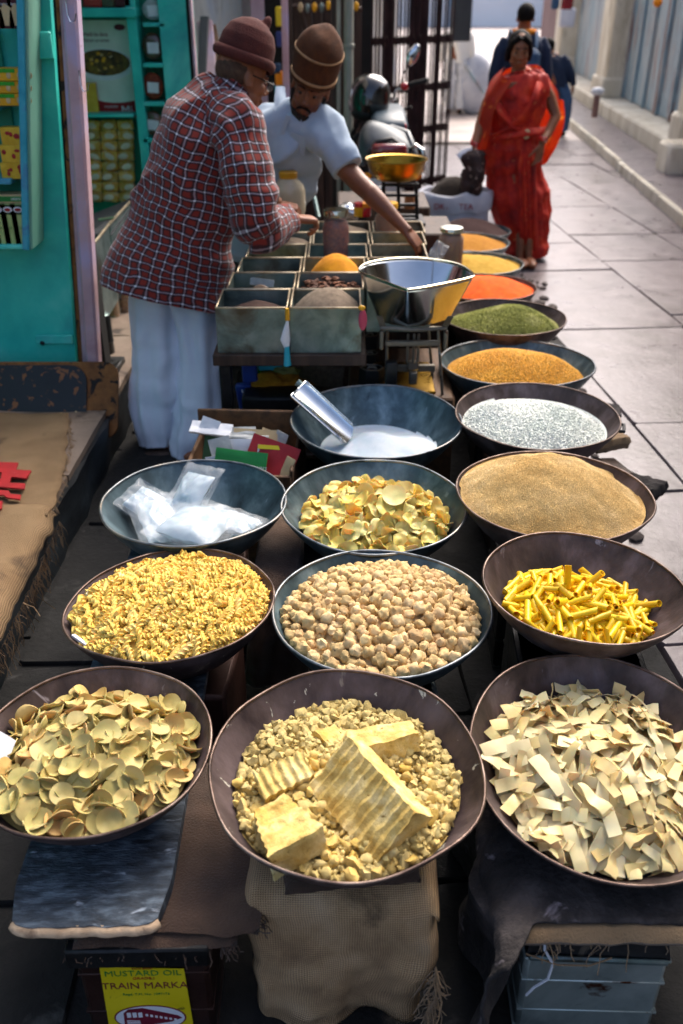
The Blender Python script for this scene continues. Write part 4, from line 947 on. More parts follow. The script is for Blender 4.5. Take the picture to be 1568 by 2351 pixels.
for k, (x, y, z, R, t) in BW.items():
    D = R*DEPTHF; nr = 22; seed = random.uniform(0, 50)
    inner = [(max(.0005, R*(j/nr)), prof(R*j/nr, R, D)) for j in range(nr+1)]
    th = .0035
    outer = [(R+.002, -.001)]+[(max(.0005, R*(1-j/nr)+th*(1-j/nr)), prof(R*(1-j/nr), R, D)-th) for j in range(1, nr+1)]
    amp = .009 if k in ('spi', 'cheese') else .0038
    def fn(v, th_, s=seed, R=R, amp=amp):
        r_ = math.hypot(v.x, v.y)/R; d = amp*r_**3*mnoise.noise(Vector((math.cos(th_)*1.3+s, math.sin(th_)*1.3, 0)))*2
        return Vector((v.x*(1+d/R), v.y*(1+d/R), v.z+amp*.8*r_**4*mnoise.noise(Vector((math.cos(th_)*1.7, math.sin(th_)*1.7+s, 4)))))
    BM[k] = bowlmat(k)
    mb = MB().lathe(inner+outer, 72, fn=fn)
    o = mb.make('bowl', M_[LBL[k][1]]); o.matrix_basis = BM[k]
    tag(o, LBL[k][0], 'bowl', 'wide metal bowls of the stall')
    rp = [fn(Vector(((R+.0005)*math.cos(2*PI*i/72), (R+.0005)*math.sin(2*PI*i/72), 0)), 2*PI*i/72) for i in range(72)]
    rr = .0034 if LBL[k][1] != 'zinc' else .0042
    V = []; n = 8
    for i in range(72):
        th_ = 2*PI*i/72; a = Vector((math.cos(th_), math.sin(th_), 0)); c = rp[i]
        for j in range(n): V.append(c+a*(rr*math.cos(2*PI*j/n))+Vector((0, 0, rr*math.sin(2*PI*j/n))))
    F = [(i*n+j, i*n+(j+1) % n, ((i+1) % 72)*n+(j+1) % n, ((i+1) % 72)*n+j) for i in range(72) for j in range(n)]
    ro = mk('rim', V, F, M_['rimzinc' if LBL[k][1] == 'zinc' else 'rimiron'], o, True, 60)
    if k in ('yel', 'flk', 'sug'):
        a = {'yel': .35, 'flk': -.25, 'sug': 2.4}[k]
        c = Vector((R*math.cos(a), R*math.sin(a), -.02)); d = Vector((math.cos(a), math.sin(a), 0)); s_ = Vector((-d.y, d.x, 0))
        MB().tube([c-s_*.03, c-s_*.028+d*.018, c+s_*.028+d*.018, c+s_*.03], .006, 8).make('lug', M_['blackiron'], o)

# ---------------------------------------------------------------- fill surfaces
def fillfn(k, f, hp, ox=0, oy=0, tiltx=0, tilty=0, pw=1.4, extra=None):
    """height of a heap in bowl coordinates: f fill radius as a share of R, hp height of the dome"""
    R = BW[k][3]; D = R*DEPTHF; z0 = prof(f*R, R, D)
    def h(x, y):
        r = math.hypot(x, y)/(f*R); q = math.hypot(x-ox*R, y-oy*R)/(f*R*1.05)
        z = z0+hp*max(0, 1-q**2)**pw+tiltx*x+tilty*y
        if extra: z += extra(x/R, y/R)
        zb = prof(min(.995*R, math.hypot(x, y)), R, D)
        return z, zb
    return h
def heapmesh(name, k, h, m, label=None, cat=None, f=.97, nr=40, nt=90, amp=.0, sc=40, sink=0., kind='stuff', fine=0, fsc=200):
    R = BW[k][3]; V = [Vector((0, 0, h(0, 0)[0]-sink))]; F = []
    for j in range(1, nr+1):
        for i in range(nt):
            r = R*f*j/nr; a = 2*PI*i/nt; x, y = r*math.cos(a), r*math.sin(a); z, zb = h(x, y)
            z += amp*fbm((x, y, k_seed(k)), sc, 3)+(fine*mnoise.noise(Vector((x, y, 0))*fsc) if fine else 0)-sink
            z = max(z, zb+.0025)
            V.append(Vector((x, y, z)))
    for i in range(nt): F.append((0, 1+i, 1+(i+1) % nt))
    for j in range(nr-1):
        for i in range(nt):
            a = 1+j*nt+i; b = 1+j*nt+(i+1) % nt; F.append((a, a+nt, b+nt, b))
    # drop faces buried in the bowl wall
    keep = []
    for fc in F:
        c = sum((V[i] for i in fc), Vector())/len(fc); z, zb = h(c.x, c.y)
        if z-sink > zb-.004: keep.append(fc)
    used = sorted({i for fc in keep for i in fc}); mp_ = {o_: n_ for n_, o_ in enumerate(used)}
    V2 = [V[i] for i in used]; F2 = [tuple(mp_[i] for i in fc) for fc in keep]
    o = mk(name, V2, F2, m, None, True, 180); o.matrix_basis = BM[k]
    return tag(o, label, cat, None, kind)
def k_seed(k): return sum(map(ord, k))*.37
def surfpoints(k, h, dmin, n, f=.97, tries=30, seedv=0):
    """darts over the visible heap, evenly spaced"""
    R = BW[k][3]; P = []; cell = dmin; G = {}
    for _ in range(n*tries):
        a = random.random()*2*PI; r = math.sqrt(random.random())*R*f; x, y = r*math.cos(a), r*math.sin(a)
        z, zb = h(x, y)
        if z < zb+.001: continue
        c = (int(x//cell), int(y//cell)); ok = True
        for i in (-1, 0, 1):
            for j in (-1, 0, 1):
                for q in G.get((c[0]+i, c[1]+j), ()):
                    if (q[0]-x)**2+(q[1]-y)**2 < dmin*dmin: ok = False; break
                if not ok: break
            if not ok: break
        if ok:
            P.append((x, y, z)); G.setdefault(c, []).append((x, y))
            if len(P) >= n: break
    return P
def hnormal(h, x, y, e=.006):
    return Vector((h(x-e, y)[0]-h(x+e, y)[0], h(x, y-e)[0]-h(x, y+e)[0], 2*e)).normalized()
VC = {}
def scatter(k, h, meshes, m, layers, tilt, name, label, cat, group, cap=300, sv=(.85, 1.2), rp=.015, upright=None, stufflabel=None, f=.96, spin=True, nmax=4000, clampr=None):
    """layers: (spacing, lift, tilt factor)"""
    R = BW[k][3]; items = []
    for li, (dm, lift, tf) in enumerate(layers):
        for (x, y, z) in surfpoints(k, h, dm, nmax, f):
            nrm = hnormal(h, x, y); rz = Matrix.Rotation(random.uniform(0, 2*PI), 4, 'Z')
            ax = Vector((random.gauss(0, 1), random.gauss(0, 1), 0)); ax = ax.normalized() if ax.length > .01 else Vector((1, 0, 0))
            ti = abs(random.gauss(0, tilt*tf))
            q = nrm.to_track_quat('Z', 'Y').to_matrix().to_4x4()
            s_ = random.uniform(*sv)
            M4 = Matrix.Translation((x, y, z+lift+random.uniform(-.15, .15)*abs(lift) if lift else z)) @ Matrix.Rotation(ti, 4, ax) @ q @ rz @ Matrix.Scale(s_, 4)
            r_ = math.hypot(x, y); zz = M4.translation.z; D_ = R*DEPTHF; zz = max(zz, prof(min(r_, R*.99), R, D_)+rp*(.4+.75*min(1, ti)))
            Rw = R*max(.05, min(1.0, 1+min(0, zz)/D_))**(1/2.5)-rp*1.0
            if r_ > Rw > 0: M4.translation.x *= Rw/r_; M4.translation.y *= Rw/r_
            M4.translation.z = zz
            me_ = random.choice(meshes); co_ = VC.get(me_.name)
            if co_ is None:
                co_ = np.empty(len(me_.vertices)*3); me_.vertices.foreach_get('co', co_); co_ = co_.reshape(-1, 3)[::3]; VC[me_.name] = co_
            for _it in range(4):
                Mn = np.array(M4); P_w = co_ @ Mn[:3, :3].T+Mn[:3, 3]; rr_ = np.hypot(P_w[:, 0], P_w[:, 1])
                pen = np.where(rr_ < R*.985, -D_*(1-(np.minimum(rr_, R)/R)**2.5)+.004, .006)-P_w[:, 2]; i_ = int(np.argmax(pen))
                if pen[i_] <= 0: break
                M4.translation.z += pen[i_]*.45; d_ = math.hypot(M4.translation.x, M4.translation.y)
                if d_ > .02: f_ = 1-min(.5, pen[i_]*.55/d_); M4.translation.x *= f_; M4.translation.y *= f_
            Mw = BM[k] @ M4; p = Mw.translation
            items.append((li, -(p-Vector((0, 0, CAMH))).length, Mw, me_))
    # upper layer first, nearest first
    items.sort(key=lambda t: (-t[0], -t[1]))
    for i, (li, _, Mw, me_) in enumerate(items[:cap]):
        o = link(name, me_, None, Mw); tag(o, label, cat, group)
    rest = items[cap:]
    if rest:
        V = []; F = []; b = 0
        vs = []; 
        for (_, _, Mw, me) in rest:
            co = np.empty(len(me.vertices)*3); me.vertices.foreach_get('co', co); co = co.reshape(-1, 3)
            Mn = np.array(Mw); vs.append(co @ Mn[:3, :3].T+Mn[:3, 3]); F += [tuple(i+b for i in p.vertices) for p in me.polygons]; b += len(co)
        V = np.concatenate(vs)
        me = bpy.data.meshes.new(name+'_rest'); me.from_pydata(V.tolist(), [], F); me.materials.append(m); smooth(me, 50)
        o = link(name+'_heap', me); tag(o, stufflabel or ('remaining '+label), cat, None, 'stuff')
    return len(items)
def grains(name, k, h, n, size, m, label, cat, f=.97, lift=.0, sort='oct', parent=None, jit=1.0, flat=.5):
    """tens of thousands of tiny solids lying on the heap, one mesh"""
    R = BW[k][3]; rng = np.random.default_rng(int(k_seed(k)*10))
    a = rng.random(n*2)*2*PI; r = np.sqrt(rng.random(n*2))*R*f; X = r*np.cos(a); Y = r*np.sin(a)
    Z = np.empty(len(X)); ok = np.zeros(len(X), bool)
    # tabulate the height field
    g = 110; gx = np.linspace(-R, R, g); H = np.empty((g, g)); HB = np.empty((g, g))
    for i in range(g):
        for j in range(g): H[i, j], HB[i, j] = h(gx[i], gx[j])
    def samp(T, x, y):
        u = (x+R)/(2*R)*(g-1); v = (y+R)/(2*R)*(g-1); i = np.clip(u.astype(int), 0, g-2); j = np.clip(v.astype(int), 0, g-2); fu = u-i; fv = v-j
        return T[i, j]*(1-fu)*(1-fv)+T[i+1, j]*fu*(1-fv)+T[i, j+1]*(1-fu)*fv+T[i+1, j+1]*fu*fv
    Z = samp(H, X, Y); ZB = samp(HB, X, Y); ok = Z > ZB+.0005
    X, Y, Z = X[ok][:n], Y[ok][:n], Z[ok][:n]; n = len(X)
    oc = np.array([(1,0,0),(0,1,0),(-1,0,0),(0,-1,0),(0,0,1),(0,0,-1)], float)
    of = [(0,1,4),(1,2,4),(2,3,4),(3,0,4),(1,0,5),(2,1,5),(3,2,5),(0,3,5)]
    if sort == 'flake':
        oc = np.array([(1,0,0),(.2,.62,.12),(-1,0,.05),(-.2,-.62,.12),(0,0,.28),(0,0,-.12)], float)
    sx = size*(.7+.6*rng.random(n)); q = rng.normal(size=(n, 4)); 
    if sort == 'flake': q[:, 1:3] *= .28
    q /= np.linalg.norm(q, axis=1)[:, None]
    w_, x, y, z = q.T
    Rm = np.stack([1-2*(y*y+z*z), 2*(x*y-z*w_), 2*(x*z+y*w_), 2*(x*y+z*w_), 1-2*(x*x+z*z), 2*(y*z-x*w_), 2*(x*z-y*w_), 2*(y*z+x*w_), 1-2*(x*x+y*y)], 1).reshape(n, 3, 3)
    sc = np.ones((n, 3))*sx[:, None]
    if sort != 'flake': sc *= np.array([1, .7, .6])
    P = oc[None]*sc[:, None, :]; P = np.einsum('nij,nkj->nki', Rm, P)
    P[:, :, 0] += X[:, None]; P[:, :, 1] += Y[:, None]; P[:, :, 2] += (Z+lift+rng.random(n)*size*.5)[:, None]
    V = P.reshape(-1, 3); nf = len(of); Fi = (np.array(of)[None]+(np.arange(n)*6)[:, None, None]).reshape(-1)
    me = bpy.data.meshes.new(name); me.vertices.add(len(V)); me.vertices.foreach_set('co', V.ravel()); me.loops.add(len(Fi)); me.loops.foreach_set('vertex_index', Fi.astype(np.int32))
    me.polygons.add(n*nf); me.polygons.foreach_set('loop_start', np.arange(0, n*nf*3, 3, dtype=np.int32)); me.polygons.foreach_set('loop_total', np.full(n*nf, 3, np.int32))
    me.update(calc_edges=True); me.materials.append(m)
    o = link(name, me, None, BM[k]); o['kind'] = 'stuff'
    return tag(o, label, cat)
def meshof(mb, m, ang=50, name='piece'):
    me = bpy.data.meshes.new(name); me.from_pydata([tuple(v) for v in mb.V], [], mb.F); me.materials.append(m); smooth(me, ang); return me
def sheetmesh(fn, nu, nv, th, m, name='piece'):
    """thin curved slice: fn(u,v) centre surface + normal offset"""
    P = [[fn(i/nu, j/nv) for i in range(nu+1)] for j in range(nv+1)]
    N = []
    for j in range(nv+1):
        for i in range(nu+1):
            a = P[j][min(i+1, nu)]-P[j][max(i-1, 0)]; b = P[min(j+1, nv)][i]-P[max(j-1, 0)][i]; N.append(a.cross(b).normalized())
    P = [p for r in P for p in r]; n = len(P); V = [p+q*th/2 for p, q in zip(P, N)]+[p-q*th/2 for p, q in zip(P, N)]
    F = []
    id_ = lambda i, j: j*(nu+1)+i
    for j in range(nv):
        for i in range(nu): F += [(id_(i,j), id_(i+1,j), id_(i+1,j+1), id_(i,j+1)), (n+id_(i,j+1), n+id_(i+1,j+1), n+id_(i+1,j), n+id_(i,j))]
    for i in range(nu): F += [(id_(i+1,0), id_(i,0), n+id_(i,0), n+id_(i+1,0)), (id_(i,nv), id_(i+1,nv), n+id_(i+1,nv), n+id_(i,nv))]
    for j in range(nv): F += [(id_(0,j), id_(0,j+1), n+id_(0,j+1), n+id_(0,j)), (id_(nu,j+1), id_(nu,j), n+id_(nu,j), n+id_(nu,j+1))]
    me = bpy.data.meshes.new(name); me.from_pydata([tuple(v) for v in V], [], F); me.materials.append(m); smooth(me, 60); return me
def disc(r, th, bend, m, nr=4, nt=18, wav=0.0, seed=0, oval=1.0):
    """round slice curled by bend"""
    def P(x, y):
        z = bend[0]*x*x/r+bend[1]*y*y/r+bend[2]*x*y/r+wav*r*mnoise.noise(Vector((x/r*1.4+seed, y/r*1.4, seed)))
        return Vector((x, y, z))
    top = [P(0, 0)]; 
    for j in range(1, nr+1):
        for i in range(nt):
            a = 2*PI*i/nt; rr = r*j/nr*(1+.07*mnoise.noise(Vector((math.cos(a)*1.2+seed, math.sin(a)*1.2, 2)))); top.append(P(rr*math.cos(a), rr*math.sin(a)*oval))
    n = len(top); V = [p+Vector((0, 0, th/2)) for p in top]+[p-Vector((0, 0, th/2)) for p in top]; F = []
    for i in range(nt): F += [(0, 1+i, 1+(i+1) % nt), (n, n+1+(i+1) % nt, n+1+i)]
    for j in range(nr-1):
        for i in range(nt):
            a = 1+j*nt+i; b = 1+j*nt+(i+1) % nt; F += [(a, a+nt, b+nt, b), (n+a, n+b, n+b+nt, n+a+nt)]
    for i in range(nt):
        a = 1+(nr-1)*nt+i; b = 1+(nr-1)*nt+(i+1) % nt; F.append((a, n+a, n+b, b))
    me = bpy.data.meshes.new('slice'); me.from_pydata([tuple(v) for v in V], [], F); me.materials.append(m); smooth(me, 60); return me

# crackers
mc = [disc(.0228*random.uniform(.9, 1.12), .0022, (random.uniform(.05, .5), random.uniform(.0, .5), random.uniform(-.35, .35)), M_['cracker'], 4, 18, .13, i*3.1) for i in range(12)]
h = fillfn('crk', .86, .070, .0, -.05, pw=1.0, tilty=-.04, extra=lambda x, y: .012*math.sin(5*x+1)*math.cos(4*y))
heapmesh('cracker_heap', 'crk', h, M_['cracker'], 'shadowed crackers lower in the heap of the near left bowl', 'crackers', sink=.022, f=.95)
scatter('crk', h, mc, M_['cracker'], [(.030, -.012, 1.3), (.0255, 0, 1.0), (.034, .010, 1.0)], .72, 'cracker', 'thin round olive-yellow cracker heaped in the near left iron bowl', 'cracker', 'crackers in the near left bowl', f=.86, rp=.022)
# ribbon pasta
mr = []
for i in range(12):
    L_, W_ = random.uniform(.052, .088), random.uniform(.019, .027); c1, c2, tw = random.uniform(-1.9, 1.9), random.uniform(-.6, .6), random.uniform(-1.3, 1.3)
    def fn(u, v, L_=L_, W_=W_, c1=c1, c2=c2, tw=tw, s=i):
        t = (u-.5); a = c1*t+c2*math.sin(PI*2*u); x = L_*t*(1-.12*a*a); z = L_*.35*(math.cos(a)-1)*(1 if c1 > 0 else -1)+.004*mnoise.noise(Vector((u*2.5, v, s)))
        w_ = W_*(v-.5)+(u-.5)*.006*math.sin(s*2.3); th_ = tw*t
        return Vector((x, w_*math.cos(th_), z+w_*math.sin(th_)))
    mr.append(sheetmesh(fn, 7, 2, .0014, M_['ribbon']))
h = fillfn('rib', .81, .070, -.0, .0, pw=1.0, extra=lambda x, y: .014*math.sin(6*x+2)*math.cos(5*y+1))
heapmesh('ribbon_heap', 'rib', h, M_['ribbon'], 'lower layer of cream ribbon pasta in the near right bowl', 'pasta', sink=.025, f=.96)
scatter('rib', h, mr, M_['ribbon'], [(.034, -.014, 1.2), (.028, 0, 1.0), (.036, .012, 1.1)], .5, 'ribbon_pasta', 'cream ribbon pasta piece curled in the near right iron bowl', 'pasta', 'ribbon pasta pieces in the near right bowl', f=.82, rp=.026)
# nuggets
def lumpmesh(r, m, seed, nu=12, nv=8, amp=.32, sc=1.6, el=(1, .9, .85)):
    mb = MB().ell((0, 0, 0), (1, 1, 1), None, nu, nv)
    mb.V = [v*r*(1+amp*fbm(v*1.0+Vector((seed*7.3, 0, 0)), sc, 3)) for v in mb.V]; mb.V = [Vector((v.x*el[0], v.y*el[1], v.z*el[2])) for v in mb.V]
    return meshof(mb, m, 62)
mn = [lumpmesh(.0152, M_['nugget'], i, 16, 10, .42, 1.6, (random.uniform(.9, 1.25), 1, random.uniform(.85, 1))) for i in range(10)]
h = fillfn('nug', .91, .072, .0, .0, pw=1.0, extra=lambda x, y: .008*math.sin(7*x)*math.cos(6*y))
heapmesh('nugget_heap', 'nug', h, M_['nugget'], 'lower layer of beige nuggets in the blue-grey bowl', 'nuggets', sink=.018, f=.95)
scatter('nug', h, mn, M_['nugget'], [(.026, -.012, 3), (.0245, 0, 3)], 1.5, 'nugget', 'lumpy beige dried nugget in the blue-grey bowl', 'nugget', 'nuggets in the blue-grey bowl', f=.90, sv=(.72, 1.15), rp=.013)
# tubes
def tubemesh(L_, r, m, cut=.3, bend=0):
    mb = MB(); n = 12; V = []; seg = 4
    for rr in (r, r*.76):
        for j in range(seg+1):
            for i in range(n):
                a = 2*PI*i/n; x = L_*(j/seg-.5)+(cut*rr*math.cos(a) if j in (0, seg) else 0); V.append(Vector((x, rr*math.cos(a), rr*math.sin(a)+bend*x*x)))
    F = []; o2 = (seg+1)*n
    for j in range(seg):
        for i in range(n):
            a = j*n+i; b = j*n+(i+1) % n; F += [(a, b, b+n, a+n), (o2+a, o2+a+n, o2+b+n, o2+b)]
    for i in range(n):
        b = (i+1) % n; F += [(i, o2+i, o2+b, b), (seg*n+i, seg*n+b, o2+seg*n+b, o2+seg*n+i)]
    mb.add(V, F); return meshof(mb, m, 40)
mt = [tubemesh(random.uniform(.048, .072), .0074, M_['tube'], .5, random.uniform(-1.2, 1.2)) for _ in range(7)]
h = fillfn('tube', .70, .055, -.12, -.05, pw=1.0)
heapmesh('tube_heap', 'tube', h, M_['tube'], 'lower layer of yellow tube pasta', 'pasta', sink=.02, f=.8)
scatter('tube', h, mt, M_['tube'], [(.022, -.008, 1.0), (.021, .006, 1.0), (.030, .020, 1.1)], .34, 'tube_pasta', 'yellow tube pasta piece lying in the brown bowl', 'pasta', 'tube pasta pieces in the brown bowl', f=.74, rp=.02)
o = link('tube_pasta', mt[0], None, BM['tube'] @ Matrix.Translation((-.035, .02, .005)) @ Matrix.Rotation(1.45, 4, 'Y') @ Matrix.Rotation(.2, 4, 'X') @ Matrix.Scale(1.12, 4)); tag(o, 'tall yellow tube pasta piece standing upright out of the heap', 'pasta')
# spirals
def spiralmesh(L_, r, m, turns=3.2):
    V = []; F = []; n = 15; lob = 2
    for j in range(n+1):
        t = j/n; a = 2*PI*turns*t; e = math.sin(PI*min(1, .12+.88*t*(1-t)*4)) if False else 1
        for s_ in (0, 1, 2):
            th_ = a+s_*2*PI/3; V.append(Vector((L_*(t-.5), r*math.cos(th_), r*math.sin(th_))))
            th2 = th_+PI/3; V.append(Vector((L_*(t-.5), r*.60*math.cos(th2), r*.60*math.sin(th2))))
    for j in range(n):
        for i in range(6): F.append((j*6+i, j*6+(i+1) % 6, (j+1)*6+(i+1) % 6, (j+1)*6+i))
    F += [tuple(range(5, -1, -1)), tuple(n*6+i for i in range(6))]
    return meshof(MB().add(V, F), m, 50)
ms = [spiralmesh(random.uniform(.038, .048), .0082, M_['spiral'], random.uniform(1.1, 1.5)) for _ in range(7)]
h = fillfn('spi', .945, .055, .0, .0, pw=.9, extra=lambda x, y: .006*math.sin(7*x+1)*math.cos(6*y))
heapmesh('spiral_heap', 'spi', h, M_['spiral'], 'lower layer of spiral pasta', 'pasta', sink=.012, f=.97)
scatter('spi', h, ms, M_['spiral'], [(.020, -.005, 1), (.0195, .004, 1)], .36, 'spiral_pasta', 'short yellow spiral pasta piece in the crusted iron bowl', 'pasta', 'spiral pasta pieces in the crusted iron bowl', f=.93, rp=.012, stufflabel='rest of the yellow spiral pasta filling the crusted iron bowl')
# potato slices
mp_ = [disc(.0235*random.uniform(.75, 1.3), .0012, (random.uniform(-.7, .7), random.uniform(-.4, .7), random.uniform(-.5, .5)), M_['potato'], 5, 20, .32, i*5.7, random.uniform(.75, 1)) for i in range(11)]
h = fillfn('chip', .82, .078, .06, -.02, pw=1.1, extra=lambda x, y: .012*math.sin(5*x)*math.cos(6*y))
heapmesh('potato_heap', 'chip', h, M_['potato'], 'lower layer of dried potato slices', 'potato slices', sink=.022, f=.85)
scatter('chip', h, mp_, M_['potato'], [(.032, -.010, 1.5), (.028, 0, 1.2), (.036, .012, 1.2)], .75, 'potato_slice', 'wavy yellow dried potato slice in the blue-grey bowl', 'potato slice', 'potato slices in the blue-grey bowl', f=.80, rp=.02)
o = link('potato_slice', disc(.036, .0014, (.1, .12, .05), M_['potato'], 5, 22, .1, 3.3), None, BM['chip'] @ Matrix.Translation((.055, -.03, .045)) @ Matrix.Rotation(.5, 4, 'X')); tag(o, 'largest flat yellow potato slice lying on top of the heap', 'potato slice')
# crumble and blocks
mk_ = [lumpmesh(.0078, M_['crumb'], i+20, 7, 5, .75, 1.5, (random.uniform(.8, 1.5), 1, random.uniform(.7, 1))) for i in range(9)]
h = fillfn('cheese', .83, .034, .05, .05, pw=.9, extra=lambda x, y: .010*math.sin(6*x+2)*math.cos(7*y))
heapmesh('crumble_heap', 'cheese', h, M_['crumb'], 'lower crumbs of pale yellow crumble in the near centre bowl', 'crumble', sink=.008, f=.94, amp=.004, sc=60)
scatter('cheese', h, mk_, M_['crumb'], [(.0125, -.002, 3), (.0150, .005, 3)], 1.5, 'crumble_piece', 'pale yellow crumble piece in the near centre bowl', 'crumble', 'crumble pieces in the near centre bowl', f=.82, rp=.008, sv=(.45, 1.6), stufflabel='rest of the pale yellow crumble in the near centre bowl')
def block(px, py, zz, size, rx_, ry_, rz_, taper, label, ridge=.0028, nr=11, rtop=0):
    """ridged block: corrugated long faces, rough broken ends"""
    lx, ly, lz = size; nu, nv, nw = 44, 18, 14; V = []; F = []; idx = {}
    def pt(u, v, w_):
        x, y, z = lx*(u-.5), ly*(v-.5), lz*(w_-.5)
        sc_ = 1-taper*(u); y *= sc_; z *= 1-taper*.5*u
        edge = min(v, 1-v); ez = min(w_, 1-w_)
        p = Vector((x, y, z))
        # corrugation runs on the +-y faces and the top edges
        if v in (0, 1): p.y += (1 if v == 1 else -1)*ridge*math.sin(u*nr*2*PI)
        if w_ == 1 or w_ == 0: p.z += (1 if w_ == 1 else -1)*ridge*rtop*math.sin(u*nr*2*PI)
        p += Vector((fbm(p+Vector((px, 0, 0)), 30), fbm(p+Vector((0, py, 3)), 30), fbm(p+Vector((7, 1, 0)), 30)))*.0042
        return p
    nr_top = True
    def gridf(fn, a, b):
        base = len(V)
        for j in range(b+1):
            for i in range(a+1): V.append(fn(i/a, j/b))
        for j in range(b):
            for i in range(a): F.append((base+j*(a+1)+i, base+j*(a+1)+i+1, base+(j+1)*(a+1)+i+1, base+(j+1)*(a+1)+i))
    gridf(lambda u, v: pt(u, v, 1), nu, nv); gridf(lambda u, v: pt(u, 1-v, 0), nu, nv)
    gridf(lambda u, w_: pt(u, 0, w_), nu, nw); gridf(lambda u, w_: pt(1-u, 1, w_), nu, nw)
    gridf(lambda v, w_: pt(1, v, w_), nv, nw); gridf(lambda v, w_: pt(0, 1-v, w_), nv, nw)
    o = mk('ridged_block', V, F, M_['block'], None, True, 50); b2 = bmesh.new(); b2.from_mesh(o.data); bmesh.ops.remove_doubles(b2, verts=b2.verts, dist=5e-4); b2.to_mesh(o.data); b2.free(); smooth(o.data, 45)
    c = at(px, py, zz)
    o.matrix_basis = Matrix.Translation(c) @ Matrix.Rotation(math.radians(rz_), 4, 'Z') @ Matrix.Rotation(math.radians(ry_), 4, 'Y') @ Matrix.Rotation(math.radians(rx_), 4, 'X')
    tag(o, label, 'block'); return o
block(850, 1840, .492, (.200, .085, .125), -46, 8, -52, .12, 'largest ridged pale yellow block leaning across the near centre bowl')
block(880, 1705, .496, (.135, .080, .045), -14, -6, 12, .3, 'smooth cream and orange block behind the largest ridged block', .0006, 2)
block(652, 1785, .496, (.105, .060, .032), 18, -10, 24, .1, 'small flat ridged piece at the upper left of the near centre bowl', .0024, 6, 1.0)
block(655, 1910, .488, (.120, .105, .060), -8, 6, 118, .35, 'wedge shaped pale green-yellow block at the lower left of the near centre bowl', .0016, 6, .6)
block(770, 1690, .475, (.08, .045, .03), 10, 8, 40, .3, 'small broken piece peeping out behind the blocks', .001, 4)

# grains and powders
h = fillfn('semo', .93, .115, -.05, .1, pw=1.15, extra=lambda x, y: .011*fbm((x*1.0, y*1.0, 3), 3.2)+.010*math.exp(-((y-.35)*7)**2)*math.sin(6*x+1)-.012*math.exp(-((x-.2)**2+(y-.45)**2)*40))
heapmesh('wheat_grit_heap', 'semo', h, M_['semo'], None, None, f=.985, fine=.0006)
tag(bpy.data.objects['wheat_grit_heap'], 'tan wheat grits heaped high in the brown bowl', 'grits')
grains('wheat_grits', 'semo', h, 52000, .0016, M_['semog'], 'loose tan grits on the surface of the high grit heap', 'grits', f=.985)
h = fillfn('flk', .86, .060, -.1, .0, pw=1.0, extra=lambda x, y: .020*math.exp(-((x+.45)**2+(y-.25)**2)*12)+.022*math.exp(-((x-.35)**2+(y-.15)**2)*7)-.014*math.exp(-((x+.1)**2+(y-.2)**2)*14)+.012*math.exp(-((x-.25)**2+(y+.45)**2)*14))
heapmesh('beaten_rice_heap', 'flk', h, M_['flakeb'], 'white beaten rice lying in uneven mounds', 'beaten rice', f=.95)
grains('beaten_rice_flakes', 'flk', h, 15000, .0052, M_['flakeg'], 'loose white rice flakes over the mounds in the brown bowl', 'beaten rice', f=.95, sort='flake')
h = fillfn('yel', .87, .095, -.05, .02, pw=1.0, extra=lambda x, y: .016*math.exp(-((x-.5)**2+(y-.1)**2)*9)-.010*math.exp(-((x-.25)**2+(y-.2)**2)*16))
heapmesh('split_pulse_heap', 'yel', h, M_['yelb'], 'yellow split pulse heaped in the lugged bowl', 'pulse', f=.95)
grains('split_pulse', 'yel', h, 22000, .0036, M_['yelg'], 'loose yellow split pulse grains on the heap', 'pulse', f=.95)
h = fillfn('grn', .88, .085, .05, .0, pw=1.0, extra=lambda x, y: .008*math.sin(5*x))
heapmesh('dried_herb_heap', 'grn', h, M_['greenb'], 'green dried herb mounded in the dark bowl', 'dried herb', f=.95)
grains('dried_herb', 'grn', h, 14000, .0046, M_['greeng'], 'loose green herb flakes on the mound', 'dried herb', f=.95, sort='flake')
for k, m, nm, lb, ct_, hp in (('org', 'orangep', 'orange_powder', 'bright orange chilli powder mounded in its bowl', 'spice powder', .085), ('ye2', 'yel2', 'yellow_flour', 'pale yellow gram flour mounded in its bowl', 'flour', .075),
                      ('ye3', 'yel3', 'ochre_pulse', 'ochre pulse mounded in its bowl', 'pulse', .085), ('brn', 'brownp', 'brown_seed', 'dark brown seed mounded in the farthest bowl', 'seed', .12)):
    h = fillfn(k, .92, hp, .05, .0, pw=1.1, extra=lambda x, y: .008*fbm((x, y, 1), 2))
    heapmesh(nm, k, h, M_[m], lb, ct_, f=.96, amp=.001)
# sugar with scoop
h = fillfn('sug', .66, .020, .2, -.2, pw=1.0, extra=lambda x, y: .040*math.exp(-((x-.0)**2+(y-.10)**2)*10)+.030*math.exp(-((x-.45)**2+(y+.05)**2)*10)-.012*math.exp(-((x-.25)**2+(y-.22)**2)*30))
heapmesh('sugar_heap', 'sug', h, M_['sugar'], 'white sugar mounded in the deep blue-grey bowl', 'sugar', f=.9, amp=.0015, sc=30)
sa = aty(815, 1000, 2.86); sb = aty(700, 905, 2.80)
sa = at(795, 990, .44); sb = at(690, 895, .575)
d = (sb-sa); L_ = d.length; z_ = d.normalized(); x_ = Vector((0, -.2, 1)).cross(z_).normalized()*-1; y_ = z_.cross(x_)
SM = Matrix((x_, y_, z_)).transposed()
scp = empty('scoop', sa, 0, 'shiny steel trough scoop stuck into the white sugar', 'scoop')
def scoopf(u, v):
    a = PI*(u-.5)*1.02; r_ = .056*(.92+.08*v); x = r_*math.sin(a); y = r_*.55*math.cos(a)
    z = L_*1.04*v
    if v < .06: z += -.03*(math.cos(a))*(1-v/.06)
    return SM @ Vector((x, y, z))
me = sheetmesh(scoopf, 16, 12, .0018, M_['steel']); link('trough', me, scp)
